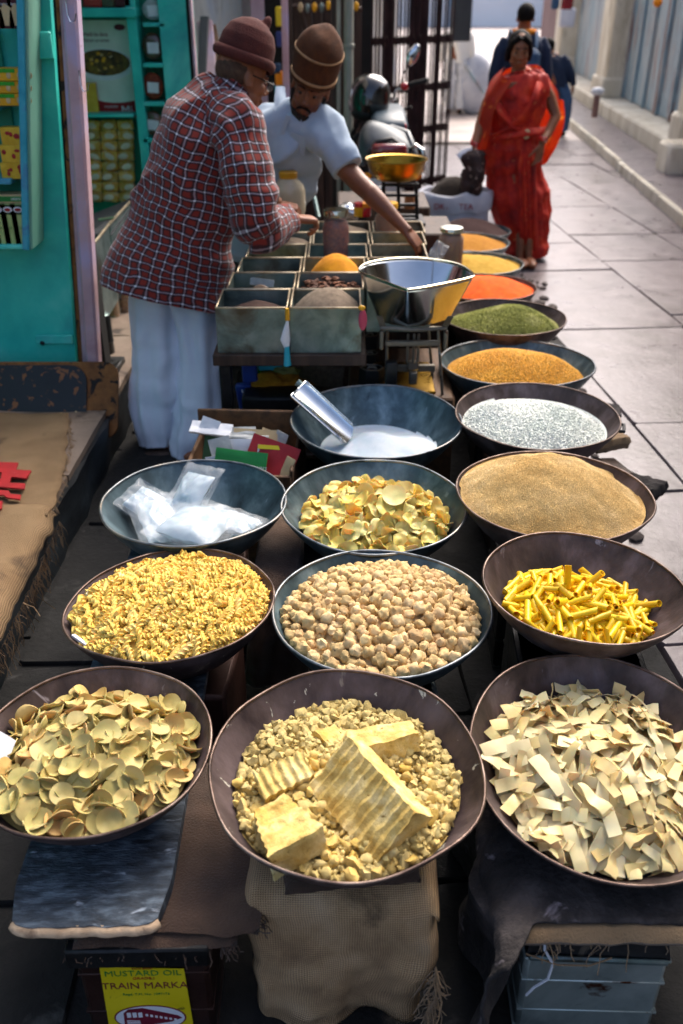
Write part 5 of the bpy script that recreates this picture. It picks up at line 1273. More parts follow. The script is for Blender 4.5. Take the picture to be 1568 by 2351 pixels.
MB().prism([(.052*math.sin(PI*(u/14-.5)), .052*.62*math.cos(PI*(u/14-.5))) for u in range(15)], .003, SM, SM @ Vector((0, 0, L_*1.04))).make('back_plate', M_['steel'], scp)
MB().tube([SM @ Vector((0, -.018, L_*1.04)), SM @ Vector((0, -.018, L_*1.12))], [.012, .014], 12).make('grip', M_['galv'], scp)

# white powder packets in the bowl at middle left
def pillow(name, c, rx_, ry_, rz_, w_, l_, t_, m, seed, parent=None, crinkle=.004):
    nu, nv = 28, 28; V = []; F = []
    for sgn in (1, -1):
        for j in range(nv+1):
            for i in range(nu+1):
                u, v = i/nu*2-1, j/nv*2-1; prof_ = (max(0, 1-abs(u)**3.2)*max(0, 1-abs(v)**3.2))**.6
                z = sgn*t_*prof_+crinkle*(.9-2.6*abs(mnoise.noise(Vector((u*1.5+seed, v*1.5, sgn*.3))))-1.2*abs(mnoise.noise(Vector((u*3.3+seed, v*3.3, sgn*.3)))))
                V.append(Vector((w_/2*u*(1+.04*mnoise.noise(Vector((v*3, seed, 0)))), l_/2*v*(1+.04*mnoise.noise(Vector((u*3, seed, 5)))), z)))
    n = (nu+1)*(nv+1)
    for j in range(nv):
        for i in range(nu):
            a = j*(nu+1)+i; F += [(a, a+1, a+nu+2, a+nu+1), (n+a, n+a+nu+1, n+a+nu+2, n+a+1)]
    o = mk(name, V, F, m, parent, True, 70)
    o.matrix_basis = Matrix.Translation(c) @ Matrix.Rotation(math.radians(rz_), 4, 'Z') @ Matrix.Rotation(math.radians(ry_), 4, 'Y') @ Matrix.Rotation(math.radians(rx_), 4, 'X')
    return o
pk = [((372, 1195), .435, 10, 8, 25, .13, .20, .028, 'white powder packet at the left of the blue-grey bowl'), ((430, 1150), .47, 38, -8, -38, .12, .19, .026, 'white powder packet standing highest in the middle of the heap'),
      ((455, 1205), .455, -6, 6, -20, .17, .21, .036, 'large smooth white powder packet lying on top at the front'), ((525, 1195), .435, 4, 12, 65, .12, .17, .022, 'bluish packet at the right end of the heap'), ((350, 1165), .445, 22, -12, 60, .10, .15, .018, 'small crumpled packet at the far left of the heap')]
for i, (p, z, a, b_, c, w_, l_, t_, lb) in enumerate(pk):
    e = tag(pillow('powder_packet', at(p[0], p[1], z), a, b_, c, w_, l_, t_, M_['milkbag'], i*9.1, None, .004), lb, 'packet', 'white powder packets in the blue-grey bowl')
    cl = pillow('clear_wrap', Vector((0, 0, 0)), 0, 0, 0, w_*1.35, l_*1.34, t_*1.05+.002, M_['clearplastic'], i*4.3+2, e, .008)
    cl.matrix_basis = Matrix.Identity(4)
# rolled paper edges under the spiral pasta
for i, (p0, p1, lb) in enumerate((((172, 1462), (236, 1504), 'rolled white paper with green and yellow bands under the lower left spiral pasta'), ((536, 1478), (572, 1444), 'folded white paper corner at the lower right of the spiral pasta'), ((205, 1372), (228, 1345), 'bit of white paper at the upper left of the spiral pasta'))):
    a = at(p0[0], p0[1], .485); b_ = at(p1[0], p1[1], .485); e = empty('paper_roll', a, 0, lb, 'paper')
    MB().tube([Vector((0,0,0)), (b_-a)*.5+Vector((0, 0, -.002)), (b_-a)], [(.006, .013), (.007, .015), (.005, .010)], 12).make('paper', M_['white'], e)
    if i == 0:
        for t, m in ((.74, 'green'), (.84, 'yellow')): MB().tube([(b_-a)*t+Vector((0,0,.0006)), (b_-a)*(t+.05)+Vector((0,0,.0006))], [(.0078, .0152), (.0076, .0146)], 12, False).make('printed_band', M_[m], e)
e = tag(MB().tube([at(-20, 1755, .5), at(18, 1690, .52)], [(.004, .03), (.003, .02)], 10).make('paper_edge', M_['white']), 'white paper corner showing at the left edge of the crackers', 'paper')

# ================================================================ supports under the bowls
def tin(name, c, w_, d_, h_, rz, mkey, label, parts=True):
    e = empty(name, c, rz, label, 'tin', 'square oil tins propping the bowls')
    MB().box((0, 0, h_/2), (w_, d_, h_), None, .010).make('tin_body', M_[mkey], e)
    if parts:
        for z in (.004, h_-.004): MB().box((0, 0, z), (w_+.006, d_+.006, .008), None, .003).make('seam', M_[mkey], e)
        for z in (h_*.30, h_*.70): MB().box((0, 0, z), (w_+.003, d_+.003, .006), None, .0015).make('pressed_band', M_[mkey], e)
    return e
tinA = tin('oil_tin', (-.375, 1.165, 0), .245, .235, .292, .02, 'rusttin', 'brown oil tin with a yellow train label under the near left bowl')
MB().box((0, -.125, .279), (.262, .03, .05), None, .004).make('tin_lid_edge', M_['blackiron'], tinA)
# label, printed flat on the tin front: x along the tin, z up
LY = -.1225
def lab(name, poly, dy, mm): 
    R_ = Matrix(((1, 0, 0), (0, 0, -1), (0, 1, 0))); return MB().prism(poly, .0006, R_, (0, LY-dy, 0)).make(name, M_[mm], tinA, False)
lab('label', [(-.085, .0), (.082, .0), (.078, .225), (-.078, .235)], 0, 'yellow')
lab('label_oval', oval(0, .075, .070, .040, 32), .0008, 'maroonink'); lab('label_oval', oval(0, .075, .067, .037, 32), .0012, 'white')
lab('printed_train', [(-.052, .046), (-.050, .092), (-.040, .104), (-.012, .108), (.055, .082), (.062, .074), (.040, .062), (-.004, .052), (-.020, .044)], .0016, 'maroonink')
for k in range(3): lab('printed_window', [(-.044+k*.011, .078), (-.036+k*.011, .079), (-.036+k*.011, .094), (-.044+k*.011, .093)], .0021, 'white')
for k in range(7): lab('printed_window', [(-.008+k*.009, .082-k*.0025), (-.003+k*.009, .081-k*.0025), (-.003+k*.009, .088-k*.0027), (-.008+k*.009, .089-k*.0027)], .0021, 'white')
for k in range(4): lab('printed_grille', [(-.046, .052+k*.005), (-.020, .050+k*.005), (-.020, .052+k*.005), (-.046, .054+k*.005)], .0021, 'white')
for s_, z, sz, mm, sx in (('MUSTARD OIL', .214, .0225, 'green', 1.0), ('GRADE I', .199, .010, 'red', 1.1), ('TRAIN MARKA', .176, .027, 'maroonink', .92), ('Regd. T.M. No. 1097176', .150, .009, 'green', 1.0), ('KACHI GHANI', .2285, .006, 'red', 1.0), ('NET WEIGHT 15 KG', .022, .010, 'red', 1.0)):
    text('lettering', s_, sz, M_[mm], facing((0, LY-.001, z)), tinA, ext=.0004, sx=sx)
# burlap pads and weathered plank
def pad(name, c, d, m, label, rz=0, amp=.010, seed=0, nx=26):
    V = []; F = []
    bx = MB(); w_, l_, t_ = d
    for sgn in (1, -1):
        for j in range(nx+1):
            for i in range(nx+1):
                u, v = i/nx*2-1, j/nx*2-1; x = w_/2*u*(1+.03*mnoise.noise(Vector((v*4, seed, 0)))); y = l_/2*v*(1+.03*mnoise.noise(Vector((u*4, seed, 5))))
                ed = min(1, (1-max(abs(u), abs(v)))*12)**.5; V.append(Vector((x, y, sgn*t_/2*ed+amp*fbm((x*8, y*8, seed), 1.5))))
    n = (nx+1)**2
    for j in range(nx):
        for i in range(nx):
            a = j*(nx+1)+i; F += [(a, a+1, a+nx+2, a+nx+1), (n+a, n+a+nx+1, n+a+nx+2, n+a+1)]
    o = mk(name, V, F, M_[m], None, True, 70); o.matrix_basis = Matrix.Translation(c) @ Matrix.Rotation(rz, 4, 'Z'); return tag(o, label, 'sacking')
pd = pad('sacking_pad', (-.345, 1.20, .302), (.30, .34, .022), 'burlap', 'brown folded sacking pad on top of the labelled oil tin', .03, .005, 1)
pd2 = pad('sacking_pad', (-.305, 1.26, .322), (.33, .42, .020), 'burlap', 'upper layer of brown folded sacking beneath the weathered plank', -.05, .006, 2)
fringe('fringe', [(-.16, -.165, 0), (.15, -.165, 0)], 140, .035, M_['burlap'], pd); fringe('fringe', [(-.17, -.20, 0), (-.10, -.21, 0)], 50, .06, M_['burlap2'], pd2); fringe('fringe', [(.165, -.2, 0), (.16, .2, 0)], 90, .03, M_['burlap'], pd2, down=(1, 0, -.5))
def plankmesh():
    nu, nv = 26, 60; V = []; F = []; W_ = .29; L_ = 1.55
    for sgn in (1, -1):
        for j in range(nv+1):
            for i in range(nu+1):
                u, v = i/nu*2-1, j/nv
                rnd_ = .035*(abs(u)**6)*(1 if v < .5 else 0)*(1-min(1, v*30))
                y = L_*v+.016*(abs(u)**7)*max(0, 1-v*14)+.004*mnoise.noise(Vector((u*5, 1, 0)))*max(0, 1-v*10); x = W_/2*u*(1-.10*max(0, 1-v*18)*abs(u)**3)
                V.append(Vector((x, y, sgn*.013+.0025*fbm((x*30, y*3, 0), 1.5)*sgn-(.004*max(0, 1-v*40) if sgn > 0 else 0))))
    n = (nu+1)*(nv+1)
    for j in range(nv):
        for i in range(nu):
            a = j*(nu+1)+i; F += [(a, a+1, a+nu+2, a+nu+1), (n+a, n+a+nu+1, n+a+nu+2, n+a+1)]
    for i in range(nu): F.append((i+1, i, n+i, n+i+1)); a = nv*(nu+1)+i; F.append((a, a+1, n+a+1, n+a))
    for j in range(nv): a = j*(nu+1); F.append((a, a+nu+1, n+a+nu+1, n+a)); a += nu; F.append((a+nu+1, a, n+a, n+a+nu+1))
    return V, F
V, F = plankmesh(); pl = mk('weathered_plank', V, F, M_['greyplank'], None, True, 60); pl.matrix_basis = Matrix.Translation((-.462, 1.035, .350)) @ Matrix.Rotation(.02, 4, 'Z')
tag(pl, 'blue-black weathered plank with a pale worn end under the left bowls', 'plank')
V2 = [Vector(v) for v in V[:27]]
nose = MB()
nose.tube([Vector((v.x*1.0, v.y-.001, 0)) for v in V2], [(.0115, .006)]*27, 8).make('worn_end', M_['endgrain'], pl)
# middle tin under burlap drape
tinB = tin('oil_tin', (.0, 1.27, 0), .24, .24, .29, 0, 'tin', 'oil tin hidden under the draped sacking at the near centre', False)
def drape(name, cx, cy, w_, d_, top, bot, m, label, seed=0, front_drop=None, flare=.03, nu=60, nv=70, side_skew=0, cat='sacking'):
    """cloth over a box: across the top then down the front, hanging a little over the sides"""
    def fn(a, b):
        u = a*2-1; s_ = b*(d_+front_drop); x = cx+u*(w_/2)
        if s_ < d_: p = Vector((x, cy+d_/2-s_+.02*max(0, (s_/d_-.8)/.2)**2, top-.035*max(0, (s_/d_-.75)/.25)**2))
        else:
            t = s_-d_; p = Vector((x+u*flare*t/front_drop+side_skew*t, cy-d_/2+.018-.03*t-.022*math.sin(u*6+seed)*min(1, t*6)*(.4+t), top-.035-t))
        k = max(0, abs(u)-.86)/.14
        if k > 0: p.z -= .03*k*k; p.y += .04*k*k if s_ > d_ else 0
        p += Vector((fbm((x*6, s_*6, seed), 1), fbm((x*6, s_*6, seed+5), 1), fbm((x*6, s_*6, seed+9), 1)))*(.007+.016*min(1, max(0, s_-d_)*6))
        return p
    return tag(cloth_grid(name, fn, nu, nv, M_[m], .004), label, cat)
bd = drape('draped_sack', .0, 1.22, .37, .30, .350, .05, 'weave1', 'frayed jute sack draped over the tin at the near centre', 3, .31, -.02)
fringe('fringe', [(-.17, 1.03, .045), (0, 1.03, .042), (.16, 1.03, .05)], 320, .030, M_['burlap2'], bd)
fringe('fringe', [(.175, 1.04, .24), (.178, 1.03, .19), (.17, 1.02, .12)], 70, .08, M_['burlap2'], bd, .012)
pad('sacking_pad', (.01, 1.25, .352), (.26, .26, .016), 'burlap', 'flat sacking pad directly under the near centre bowl', .1, .004, 8)
# right tin with dark cloth
tinC = tin('oil_tin', (.485, 1.175, 0), .27, .235, .235, -.03, 'tin', 'dented silvery oil tin with rust specks at the near right')
quad_ = MB().add([(-.135, -.118, .235), (.135, -.118, .235), (.125, -.095, .30), (-.12, -.095, .30), (-.135, .118, .235), (.135, .118, .235), (.125, .1, .30), (-.12, .1, .30)], [(0,1,2,3), (4,7,6,5), (0,3,7,4), (1,5,6,2), (3,2,6,7)])
quad_.make('folded_tin_top', M_['blackiron'], tinC)
MB().box((0, -.121, .236), (.262, .010, .014), Matrix.Rotation(.02, 3, 'Y'), .004).make('bent_lip', M_['galv'], tinC)
pad('sacking_pad', (.505, 1.185, .312), (.36, .30, .045), 'burlap2', 'tan sacking pad on the near right tin', 0, .006, 12)
fringe('hanging_thread', [(.36, 1.05, .315), (.45, 1.05, .31), (.60, 1.05, .305)], 26, .07, M_['burlap2'], None, .01)
tag(bpy.data.objects['hanging_thread'], 'loose tan jute threads hanging below the near right pad', 'threads')
tag(MB().tube([(.372, 1.052, .315), (.374, 1.045, .28), (.392, 1.04, .245), (.388, 1.04, .20), (.365, 1.04, .175), (.352, 1.04, .15)], .0028, 6).make('cord', M_['white']), 'white cord hanging in a bend from the near right pad', 'cord')
tag(MB().tube([(.34, 1.045, .268), (.40, 1.038, .245), (.46, 1.038, .243), (.50, 1.042, .26)], .0018, 5).make('cord', M_['burlap2']), 'tan string sagging across the near right tin', 'cord')
def darkdrape():
    """heavy cloth under the near right bowl: falls down the left side and round the front corner"""
    def fn(a, b):
        # b from left bottom up over the top to the right
        y = .965+.55*a
        path = [(.285, 0.0), (.29, .16), (.275, .30), (.315, .345), (.40, .352), (.62, .345), (.80, .34)]
        P = catmull(path, 8); t = b*(len(P)-1); i = min(int(t), len(P)-2); q = P[i]*(1-(t-i))+P[i+1]*(t-i)
        x, z = q; y += .09*min(1, max(0, (x-.29)/.06)); p = Vector((x, y, z))
        if z < .30: x -= .022*math.sin(y*26+z*9)
        p = Vector((x, p.y, z))+Vector((fbm((y*6, z*6, 2), 1), fbm((y*6, z*6, 6), 1), .6*fbm((y*6, z*6, 9), 1)))*.018+Vector((1, .4, .5))*.007*mnoise.noise(p*26)
        return p
    return cloth_grid('dark_cloth', fn, 46, 70, M_['darkcloth'], .006)
tag(darkdrape(), 'dirty dark cloth hanging beside and under the near right bowl', 'cloth')
# other supports, mostly hidden
def crate(name, c, d, m, label, cat='crate', rz=0):
    e = empty(name, c, rz, label, cat)
    MB().box((0, 0, d[2]/2), d, None, .006).make('body', M_[m], e); return e
for (k, w_, m, lab_) in (('spi', .26, 'rusttin', 'dark tin propping the plank under the spiral pasta bowl'), ('nug', .26, 'tin', 'tin standing under the nugget bowl'), ('tube', .30, 'blackiron', 'black tin drum under the tube pasta bowl'), ('pack', .26, 'rusttin', 'dark tin propping the plank end under the packet bowl'),
              ('chip', .26, 'tin', 'tin standing under the potato slice bowl'), ('semo', .30, 'blackiron', 'dark tin under the wheat grit bowl'), ('sug', .30, 'blackiron', 'dark tin under the sugar bowl'), ('flk', .30, 'rusttin', 'brown tin under the beaten rice bowl'),
              ('yel', .32, 'blackiron', 'dark tin under the yellow pulse bowl'), ('grn', .30, 'rusttin', 'brown tin under the herb bowl'), ('org', .30, 'blackiron', 'dark tin under the orange powder bowl'), ('ye2', .30, 'rusttin', 'brown tin under the flour bowl'), ('ye3', .30, 'blackiron', 'dark tin under the ochre pulse bowl'), ('brn', .30, 'tin', 'tin under the farthest bowl')):
    x, y, z, R, t = BW[k]; top = z-R*DEPTHF-.004
    if k in ('spi', 'pack'): top = .312
    tin('oil_tin', (x+(.02 if k in ('spi', 'pack') else 0), y, 0), w_, w_, top-.002, random.uniform(-.1, .1), m, lab_, k in ('nug', 'tube', 'chip', 'semo'))
drape('dark_sacking', -.19, 2.30, .14, .5, .36, 0, 'burlap', 'brown sacking hanging between the packet bowl and the potato bowl', 5, .3)
# boards and black cloth poking out along the right side
for (p0, p1, w_, m, lb, cat) in ((at(1300, 925, .36), at(1425, 945, .34), .12, 'darkcloth', 'black cloth corner sticking out behind the beaten rice bowl', 'cloth'),
                               (at(1330, 1075, .30), at(1432, 1072, .27), .13, 'darkwood', 'dark plank end sticking out between the rice and grit bowls', 'plank')):
    tag(board('protruding_board', p0, p1, w_, .014, M_[m], side=(0, 1, 0)), lb, cat)
o = pad('cloth_wad', at(1385, 1005, .33), (.16, .14, .05), 'burlap2', 'crumpled pinkish sacking bunched beside the beaten rice bowl', .4, .015, 22)
o = pad('cloth_wad', at(1455, 1115, .25), (.14, .20, .05), 'darkcloth', 'frayed grey sacking bunched beside the wheat grit bowl', .7, .02, 23)
# ================================================================ spice bin table
tb = empty('bin_table', (-.2, 4.0, 0), 0, 'dark iron framed low table carrying the galvanised spice bins', 'table')
TZ = .80; TX0, TX1 = -.472, .075; TY0 = 3.30; TZB = .625
for (x, y) in ((TX0+.02, TY0+.03), (TX1+.12, TY0+.03), (TX0+.02, 5.3), (TX1+.3, 5.3)):
    setp(MB().box((x, y, (TZB-.045)/2), (.045, .045, TZB-.045), None, .004).make('leg', M_['blackiron']), tb)
setp(MB().box(((TX0+TX1)/2, 3.49, TZB-.024), (TX1-TX0+.04, .42, .045), None, .004).make('table_top', M_['darkwood']), tb)
setp(MB().box(((TX0+TX1+.3)/2, 4.54, TZB-.024), (TX1-TX0+.40, 1.66, .045), None, .004).make('table_top', M_['darkwood']), tb)
setp(MB().box(((TX0+TX1)/2+.1, 4.3, .16), (.7, 1.9, .02), None, .004).make('lower_shelf', M_['darkwood']), tb)
def gbin(x0, x1, y0, y1, zt, zb, label, fill=None, fz=.0, fkind=None, fh=.03, flab=None):
    fh *= 1.25
    e = empty('spice_bin', ((x0+x1)/2, (y0+y1)/2, zb), 0, label, 'bin', 'galvanised bins of the spice table')
    w_, d_, h_ = x1-x0, y1-y0, zt-zb; t = .003
    mb = MB()
    for (c, d) in (((0, -d_/2+t, h_/2), (w_, t, h_)), ((0, d_/2-t, h_/2), (w_, t, h_)), ((-w_/2+t, 0, h_/2), (t, d_-.004, h_)), ((w_/2-t, 0, h_/2), (t, d_-.004, h_)), ((0, 0, .004), (w_-.004, d_-.004, t))): mb.box(c, d)
    mb.make('bin_walls', M_['galv'], e)
    mb = MB()
    for (c, d) in (((0, -d_/2+t, h_), (w_, .007, .007)), ((0, d_/2-t, h_), (w_, .007, .007)), ((-w_/2+t, 0, h_), (.007, d_-.008, .0075)), ((w_/2-t, 0, h_), (.007, d_-.008, .0075))): mb.box(c, d, None, .002)
    mb.make('rolled_edge', M_['galvrim'], e)
    if fill:
        nx = 26; V = []; F = []
        for j in range(nx+1):
            for i in range(nx+1):
                u, v = i/nx*2-1, j/nx*2-1; z = fz+fh*max(0, 1-(u*.9-.05)**2-(v*.8)**2*.8)+.004*fbm((u*2+x0*9, v*2, y0), 2)
                V.append(Vector(((w_/2-.005)*u, (d_/2-.005)*v, z)))
        for j in range(nx):
            for i in range(nx): a = j*(nx+1)+i; F.append((a, a+1, a+nx+2, a+nx+1))
        o = mk(fkind, V, F, M_[fill]); o.location = ((x0+x1)/2, (y0+y1)/2, zb); tag(o, flab, 'spice', None, 'stuff')
    return e
xm = -.198; rows = [TY0+i*.252 for i in range(7)]
sk = .0
L_f = [('cocoa', .05, 'dark_spice_powder', .05, 'dark brown powder in the front left bin'), None, ('cocoa', .03, 'dark_spice_powder', .02, 'dark brown powder in the third left bin'), ('yel2', .05, 'yellow_flour', .015, 'thin pale yellow flour in the fourth left bin'), ('pepper', .09, 'grey_powder', .03, 'grey powder in the fifth left bin by the sleeve')]
R_f = [('pepper', .075, 'grey_brown_powder', .075, 'grey-brown powder mounded in the front middle bin'), ('cocoa', .04, 'spice_dust', .03, 'spice dust under the dried pieces'), ('turmeric', .045, 'turmeric_powder', .105, 'bright turmeric powder in the third middle bin'), None, None]
nmr = ['front', 'second', 'third', 'fourth', 'fifth', 'farthest']; L_f.append(None); R_f.append(('pepper', .09, 'grey_powder', .03, 'grey powder in the farthest middle bin'))
L_f = [(a[0], a[1]+.045)+a[2:] if a else ('galv', .06, 'grey_dust', .0, 'grey dust in a nearly empty left bin') for a in L_f]; R_f = [(a[0], a[1]+.045)+a[2:] if a else ('galv', .06, 'grey_dust', .0, 'grey dust in a nearly empty middle bin') for a in R_f]
for i in range(6):
    y0, y1 = rows[i], rows[i+1]-.004; s0 = (i)*.014
    f = L_f[i]; gbin(TX0+s0, xm-.004+s0*1.0, y0, y1, TZ, TZB, 'galvanised bin, %s of the left file nearest the plaid shirt' % nmr[i], *((f[0], f[1], f[2], f[3], f[4]) if f else ()))
    f = R_f[i]; gbin(xm+.004+s0*1.0, TX1+s0, y0, y1, TZ, TZB, 'galvanised bin, %s of the middle file' % nmr[i], *((f[0], f[1], f[2], f[3], f[4]) if f else ()))
    if i: gbin(TX1+.012+s0, TX1+.27+s0, y0, y1, TZ, TZB, 'galvanised bin, %s of the right file behind the steel pan' % nmr[i], 'yel3' if i != 2 else 'turmeric', .08, 'yellow_spice', .05, 'yellow spice in a bin of the right file behind the steel pan')
# dried pieces in second middle bin
ml = [lumpmesh(.013, M_['spiceleaf'], i+60, 8, 6, .6, 1.5, (1.5, .8, .4)) for i in range(5)]
for i in range(110):
    p = Vector((random.uniform(xm+.035, TX1+.0), random.uniform(rows[1]+.02, rows[2]-.03), TZB+.09)); p.z += .03+.035*(1-((p.x+.06)/.13)**2)+random.uniform(-.01, .01)
    o = link('dried_spice_piece', random.choice(ml), None, Matrix.Translation(p) @ Matrix.Rotation(random.uniform(0, 6), 4, 'Z') @ Matrix.Rotation(random.gauss(0, .8), 4, 'X')); tag(o, 'curled brown dried spice piece in the second middle bin', 'spice', 'dried spice pieces in the second middle bin')
# sachet standing in second left bin
p = aty(590, 655, rows[1]+.10); p.z = TZB+.03
sc_ = empty('spice_sachet', p, 0, 'clear sachet of tan powder with blank white label standing in the second left bin', 'sachet')
RX = Matrix.Rotation(-.35, 3, 'X') @ Matrix.Rotation(.12, 3, 'Y')
MB().ell(RX @ Vector((0, 0, .065)), (.052, .014, .068), RX, 18, 12).make('sachet_body', mat('tan_powder_bag', ['#97775a', '#ad8c6c'], scale=9, rough=.25, bump=.2), sc_)
MB().box(RX @ Vector((0, -.016, .07)), (.066, .003, .05), RX, .001).make('paper_label', M_['white'], sc_)
MB().box(RX @ Vector((0, 0, .142)), (.10, .004, .03), RX, .002).make('plastic_flap', M_['clearplastic'], sc_)
# paper twist and cyan tube hanging between the bins
hg = empty('paper_twist', (xm, TY0-.02, TZ), 0, 'white paper twist with cyan end hanging between the two front bins', 'paper')
T0 = aty(659, 718, TY0-.012)
seq = [(659, 708), (660, 735), (658, 752), (655, 778), (659, 800), (660, 838)]
pts = [aty(a, b_, TY0-.018) for a, b_ in seq]
setp(MB().tube(pts[:2], [.007, .009], 10).make('yellow_clip', M_['ylid']), hg)
setp(MB().tube([pts[1], pts[2], pts[3], pts[4]], [(.004, .004), (.012, .008), (.024, .012), (.010, .008)], 12).make('paper_cone', M_['white']), hg)
setp(MB().tube([pts[4]+Vector((0, -.004, .01)), pts[5]+Vector((0, -.004, 0))], [(.010, .009), (.016, .012)], 14).make('cyan_tube', M_['cyan']), hg)
pc = empty('pink_tag', aty(832, 725, TY0-.02), 0, 'pink and yellow plastic tag hanging at the right corner of the bins', 'tag')
setp(MB().ell(aty(833, 735, TY0-.02), (.016, .008, .040)).make('tag_body', mat('pink_plastic', ['#b0304c', '#c8566c'], rough=.4)), pc)
setp(MB().ell(aty(831, 707, TY0-.025), (.014, .008, .010)).make('yellow_clip', M_['ylid']), pc)
# jars
def jar(px, pb_, pt, hw, Y, fill, label, lean=0, lidm='lid', zb=None):
    b0 = aty(px, pb_, Y); t0 = aty(px, pt, Y)
    if zb is not None: b0.z = zb
    R = unit(b0)*hw; H_ = t0.z-b0.z
    e = empty('glass_jar', b0, 0, label, 'jar'); 
    p = [(R*.9, .002), (R, .012), (R, H_*.70), (R*.97, H_*.78), (R*.78, H_*.86), (R*.78, H_*.92)]
    MB().lathe([(0, .001)]+p, 36).make('jar_glass', M_['glass'], e)
    mb = MB().lathe([(0, .006), (R*.92, .010), (R*.95, H_*.3), (R*.95, H_*.72), (R*.74, H_*.84), (0, H_*.86)], 30)
    mb.V = [v*(1+.03*fbm(v*40, 1)) for v in mb.V]; mb.make('jar_filling', M_[fill], e)
    MB().lathe([(R*.80, H_*.90), (R*.90, H_*.905), (R*.90, H_*.985), (R*.86, H_), (0, H_*1.002)], 36).make('lid', M_[lidm], e)
    if lean: e.matrix_basis = Matrix.Translation(b0) @ Matrix.Rotation(lean, 4, 'Y'); e.rotation_euler = (0, lean, 0)
    return e
jar(771, 597, 480, 31, 4.32, 'pickle', 'large glass jar of red-brown bits with shiny lid standing in the middle bins', zb=.66)
jar(886, 590, 465, 27, 4.62, 'cinn', 'glass jar of brown spice with pale lid behind the steel pan', zb=.66, lidm='ylid')
j = jar(1033, 600, 522, 29, 4.55, 'cinn', 'leaning glass jar of cinnamon bark with shiny lid beside the flour bowls', lean=.0, zb=.62)
for k in range(16):
    a = random.random()*2*PI; r_ = .048*math.sqrt(random.random()); z0 = .015
    MB().tube([(r_*math.cos(a), r_*math.sin(a), z0), (r_*.9*math.cos(a+.4), r_*.9*math.sin(a+.4), .17)], .009, 6).make('cinnamon_stick', M_['cinn'], j)
tag(MB().box((.37, 4.62, .31), (.34, .30, .62), None, .01).make('wooden_crate', M_['darkwood']), 'dark crate supporting the cinnamon jar between bins and bowls', 'crate')
# big pale plastic jar with orange lid
b0 = aty(664, 492, 4.62)
e = empty('plastic_jar', b0, 0, 'large cloudy plastic jar with orange-yellow lid behind the maroon sleeve', 'jar')
MB().lathe([(0, 0), (.075, 0), (.082, .02), (.082, .11), (.074, .14), (.042, .17), (.04, .18)], 32).make('jar_body', mat('cloudy_plastic', ['#b0a488', '#cfc4a8'], rough=.3, coat=.4), e)
MB().lathe([(.044, .172), (.046, .197), (.04, .203), (0, .205)], 32).make('lid', M_['ylid'], e)
# small red and yellow tubs and foil
for i, (px, py, m, m2, lb) in enumerate(((826, 520, 'yelcard', 'redpaint', 'small yellow tub with red cap behind the pickle jar'), (838, 496, 'redpaint', 'orange', 'red tub lying beside the small yellow tub'))):
    b0 = aty(px, py, 4.95); b0.z = .80; e = empty('spice_tub', b0, 0, lb, 'tub')
    MB().lathe([(0, 0), (.032, 0), (.034, .045), (.03, .05)], 20).make('tub_body', M_[m], e); MB().lathe([(.034, .048), (.035, .068), (0, .07)], 20).make('cap', M_[m2], e)
e = tag(link('foil_bag', lumpmesh(.06, M_['steel'], 88, 16, 10, .6, 2, (1.3, .8, .6)), None, Matrix.Translation(aty(808, 485, 5.1))), 'crumpled shiny foil bag behind the pickle jar', 'bag')
tag(MB().tube([aty(790, 545, 4.9), aty(850, 546, 4.9)], .028, 12).make('paper_roll', M_['white']), 'pale paper roll lying across the bins behind the pickle jar', 'roll')
tag(MB().tube([aty(700, 400, 5.3), aty(722, 455, 5.2), aty(732, 500, 5.1)], .012, 8).make('metal_rod', M_['galv']), 'bent metal rod leaning behind the bins', 'rod')

# things under the table
for (px0, px1, py0, py1, Y, dep, m, nm, lb) in ((590, 655, 826, 885, 3.62, .05, 'grncard', 'printed_packet', 'blue and green printed packet standing under the bin table'), (592, 655, 826, 850, 3.60, .02, 'cyan', 'printed_packet', 'blue upper panel of the packet under the bin table'),
        (560, 590, 826, 900, 3.55, .05, 'bluep', 'blue_packet', 'dark blue packet with white print standing beside the table leg'), (548, 580, 880, 945, 3.5, .04, 'bluep', 'blue_packet', 'dark blue packet with white lettering lying lowest beside the table leg'),
        (680, 790, 830, 880, 3.8, .1, 'pepper', 'grey_bundle', 'grey bundle pushed under the middle of the bin table')):
    a = aty(px0, py1, Y); b_ = aty(px1, py0, Y); tag(MB().box(((a.x+b_.x)/2, Y, (a.z+b_.z)/2), (b_.x-a.x, dep, b_.z-a.z), Matrix.Rotation(random.uniform(-.12, .12), 3, 'Y'), .006).make(nm, M_[m]), lb, 'packet')
tag(link('cloth_bundle', lumpmesh(.08, M_['yel3'], 91, 20, 12, .5, 2, (1.5, .8, .5)), None, Matrix.Translation(aty(632, 878, 3.55))), 'mustard yellow cloth bundle under the bin table', 'cloth')
tag(link('cloth_bundle', lumpmesh(.05, M_['greeng'], 92, 20, 12, .5, 2, (1.2, .8, .7)), None, Matrix.Translation(aty(655, 862, 3.58))), 'dark green cloth bundle above the mustard one', 'cloth')
e = tag(MB().box(aty(632, 922, 3.45), (.26, .16, .10), None, .01).make('dark_box', M_['blackiron']), 'dark flat box below the packets under the bin table', 'box')
text('lettering', 'SEES', .045, M_['white'], facing(aty(566, 915, 3.47), (0, -1, .3), (1, 0, .2)), bpy.data.objects['blue_packet.001'])

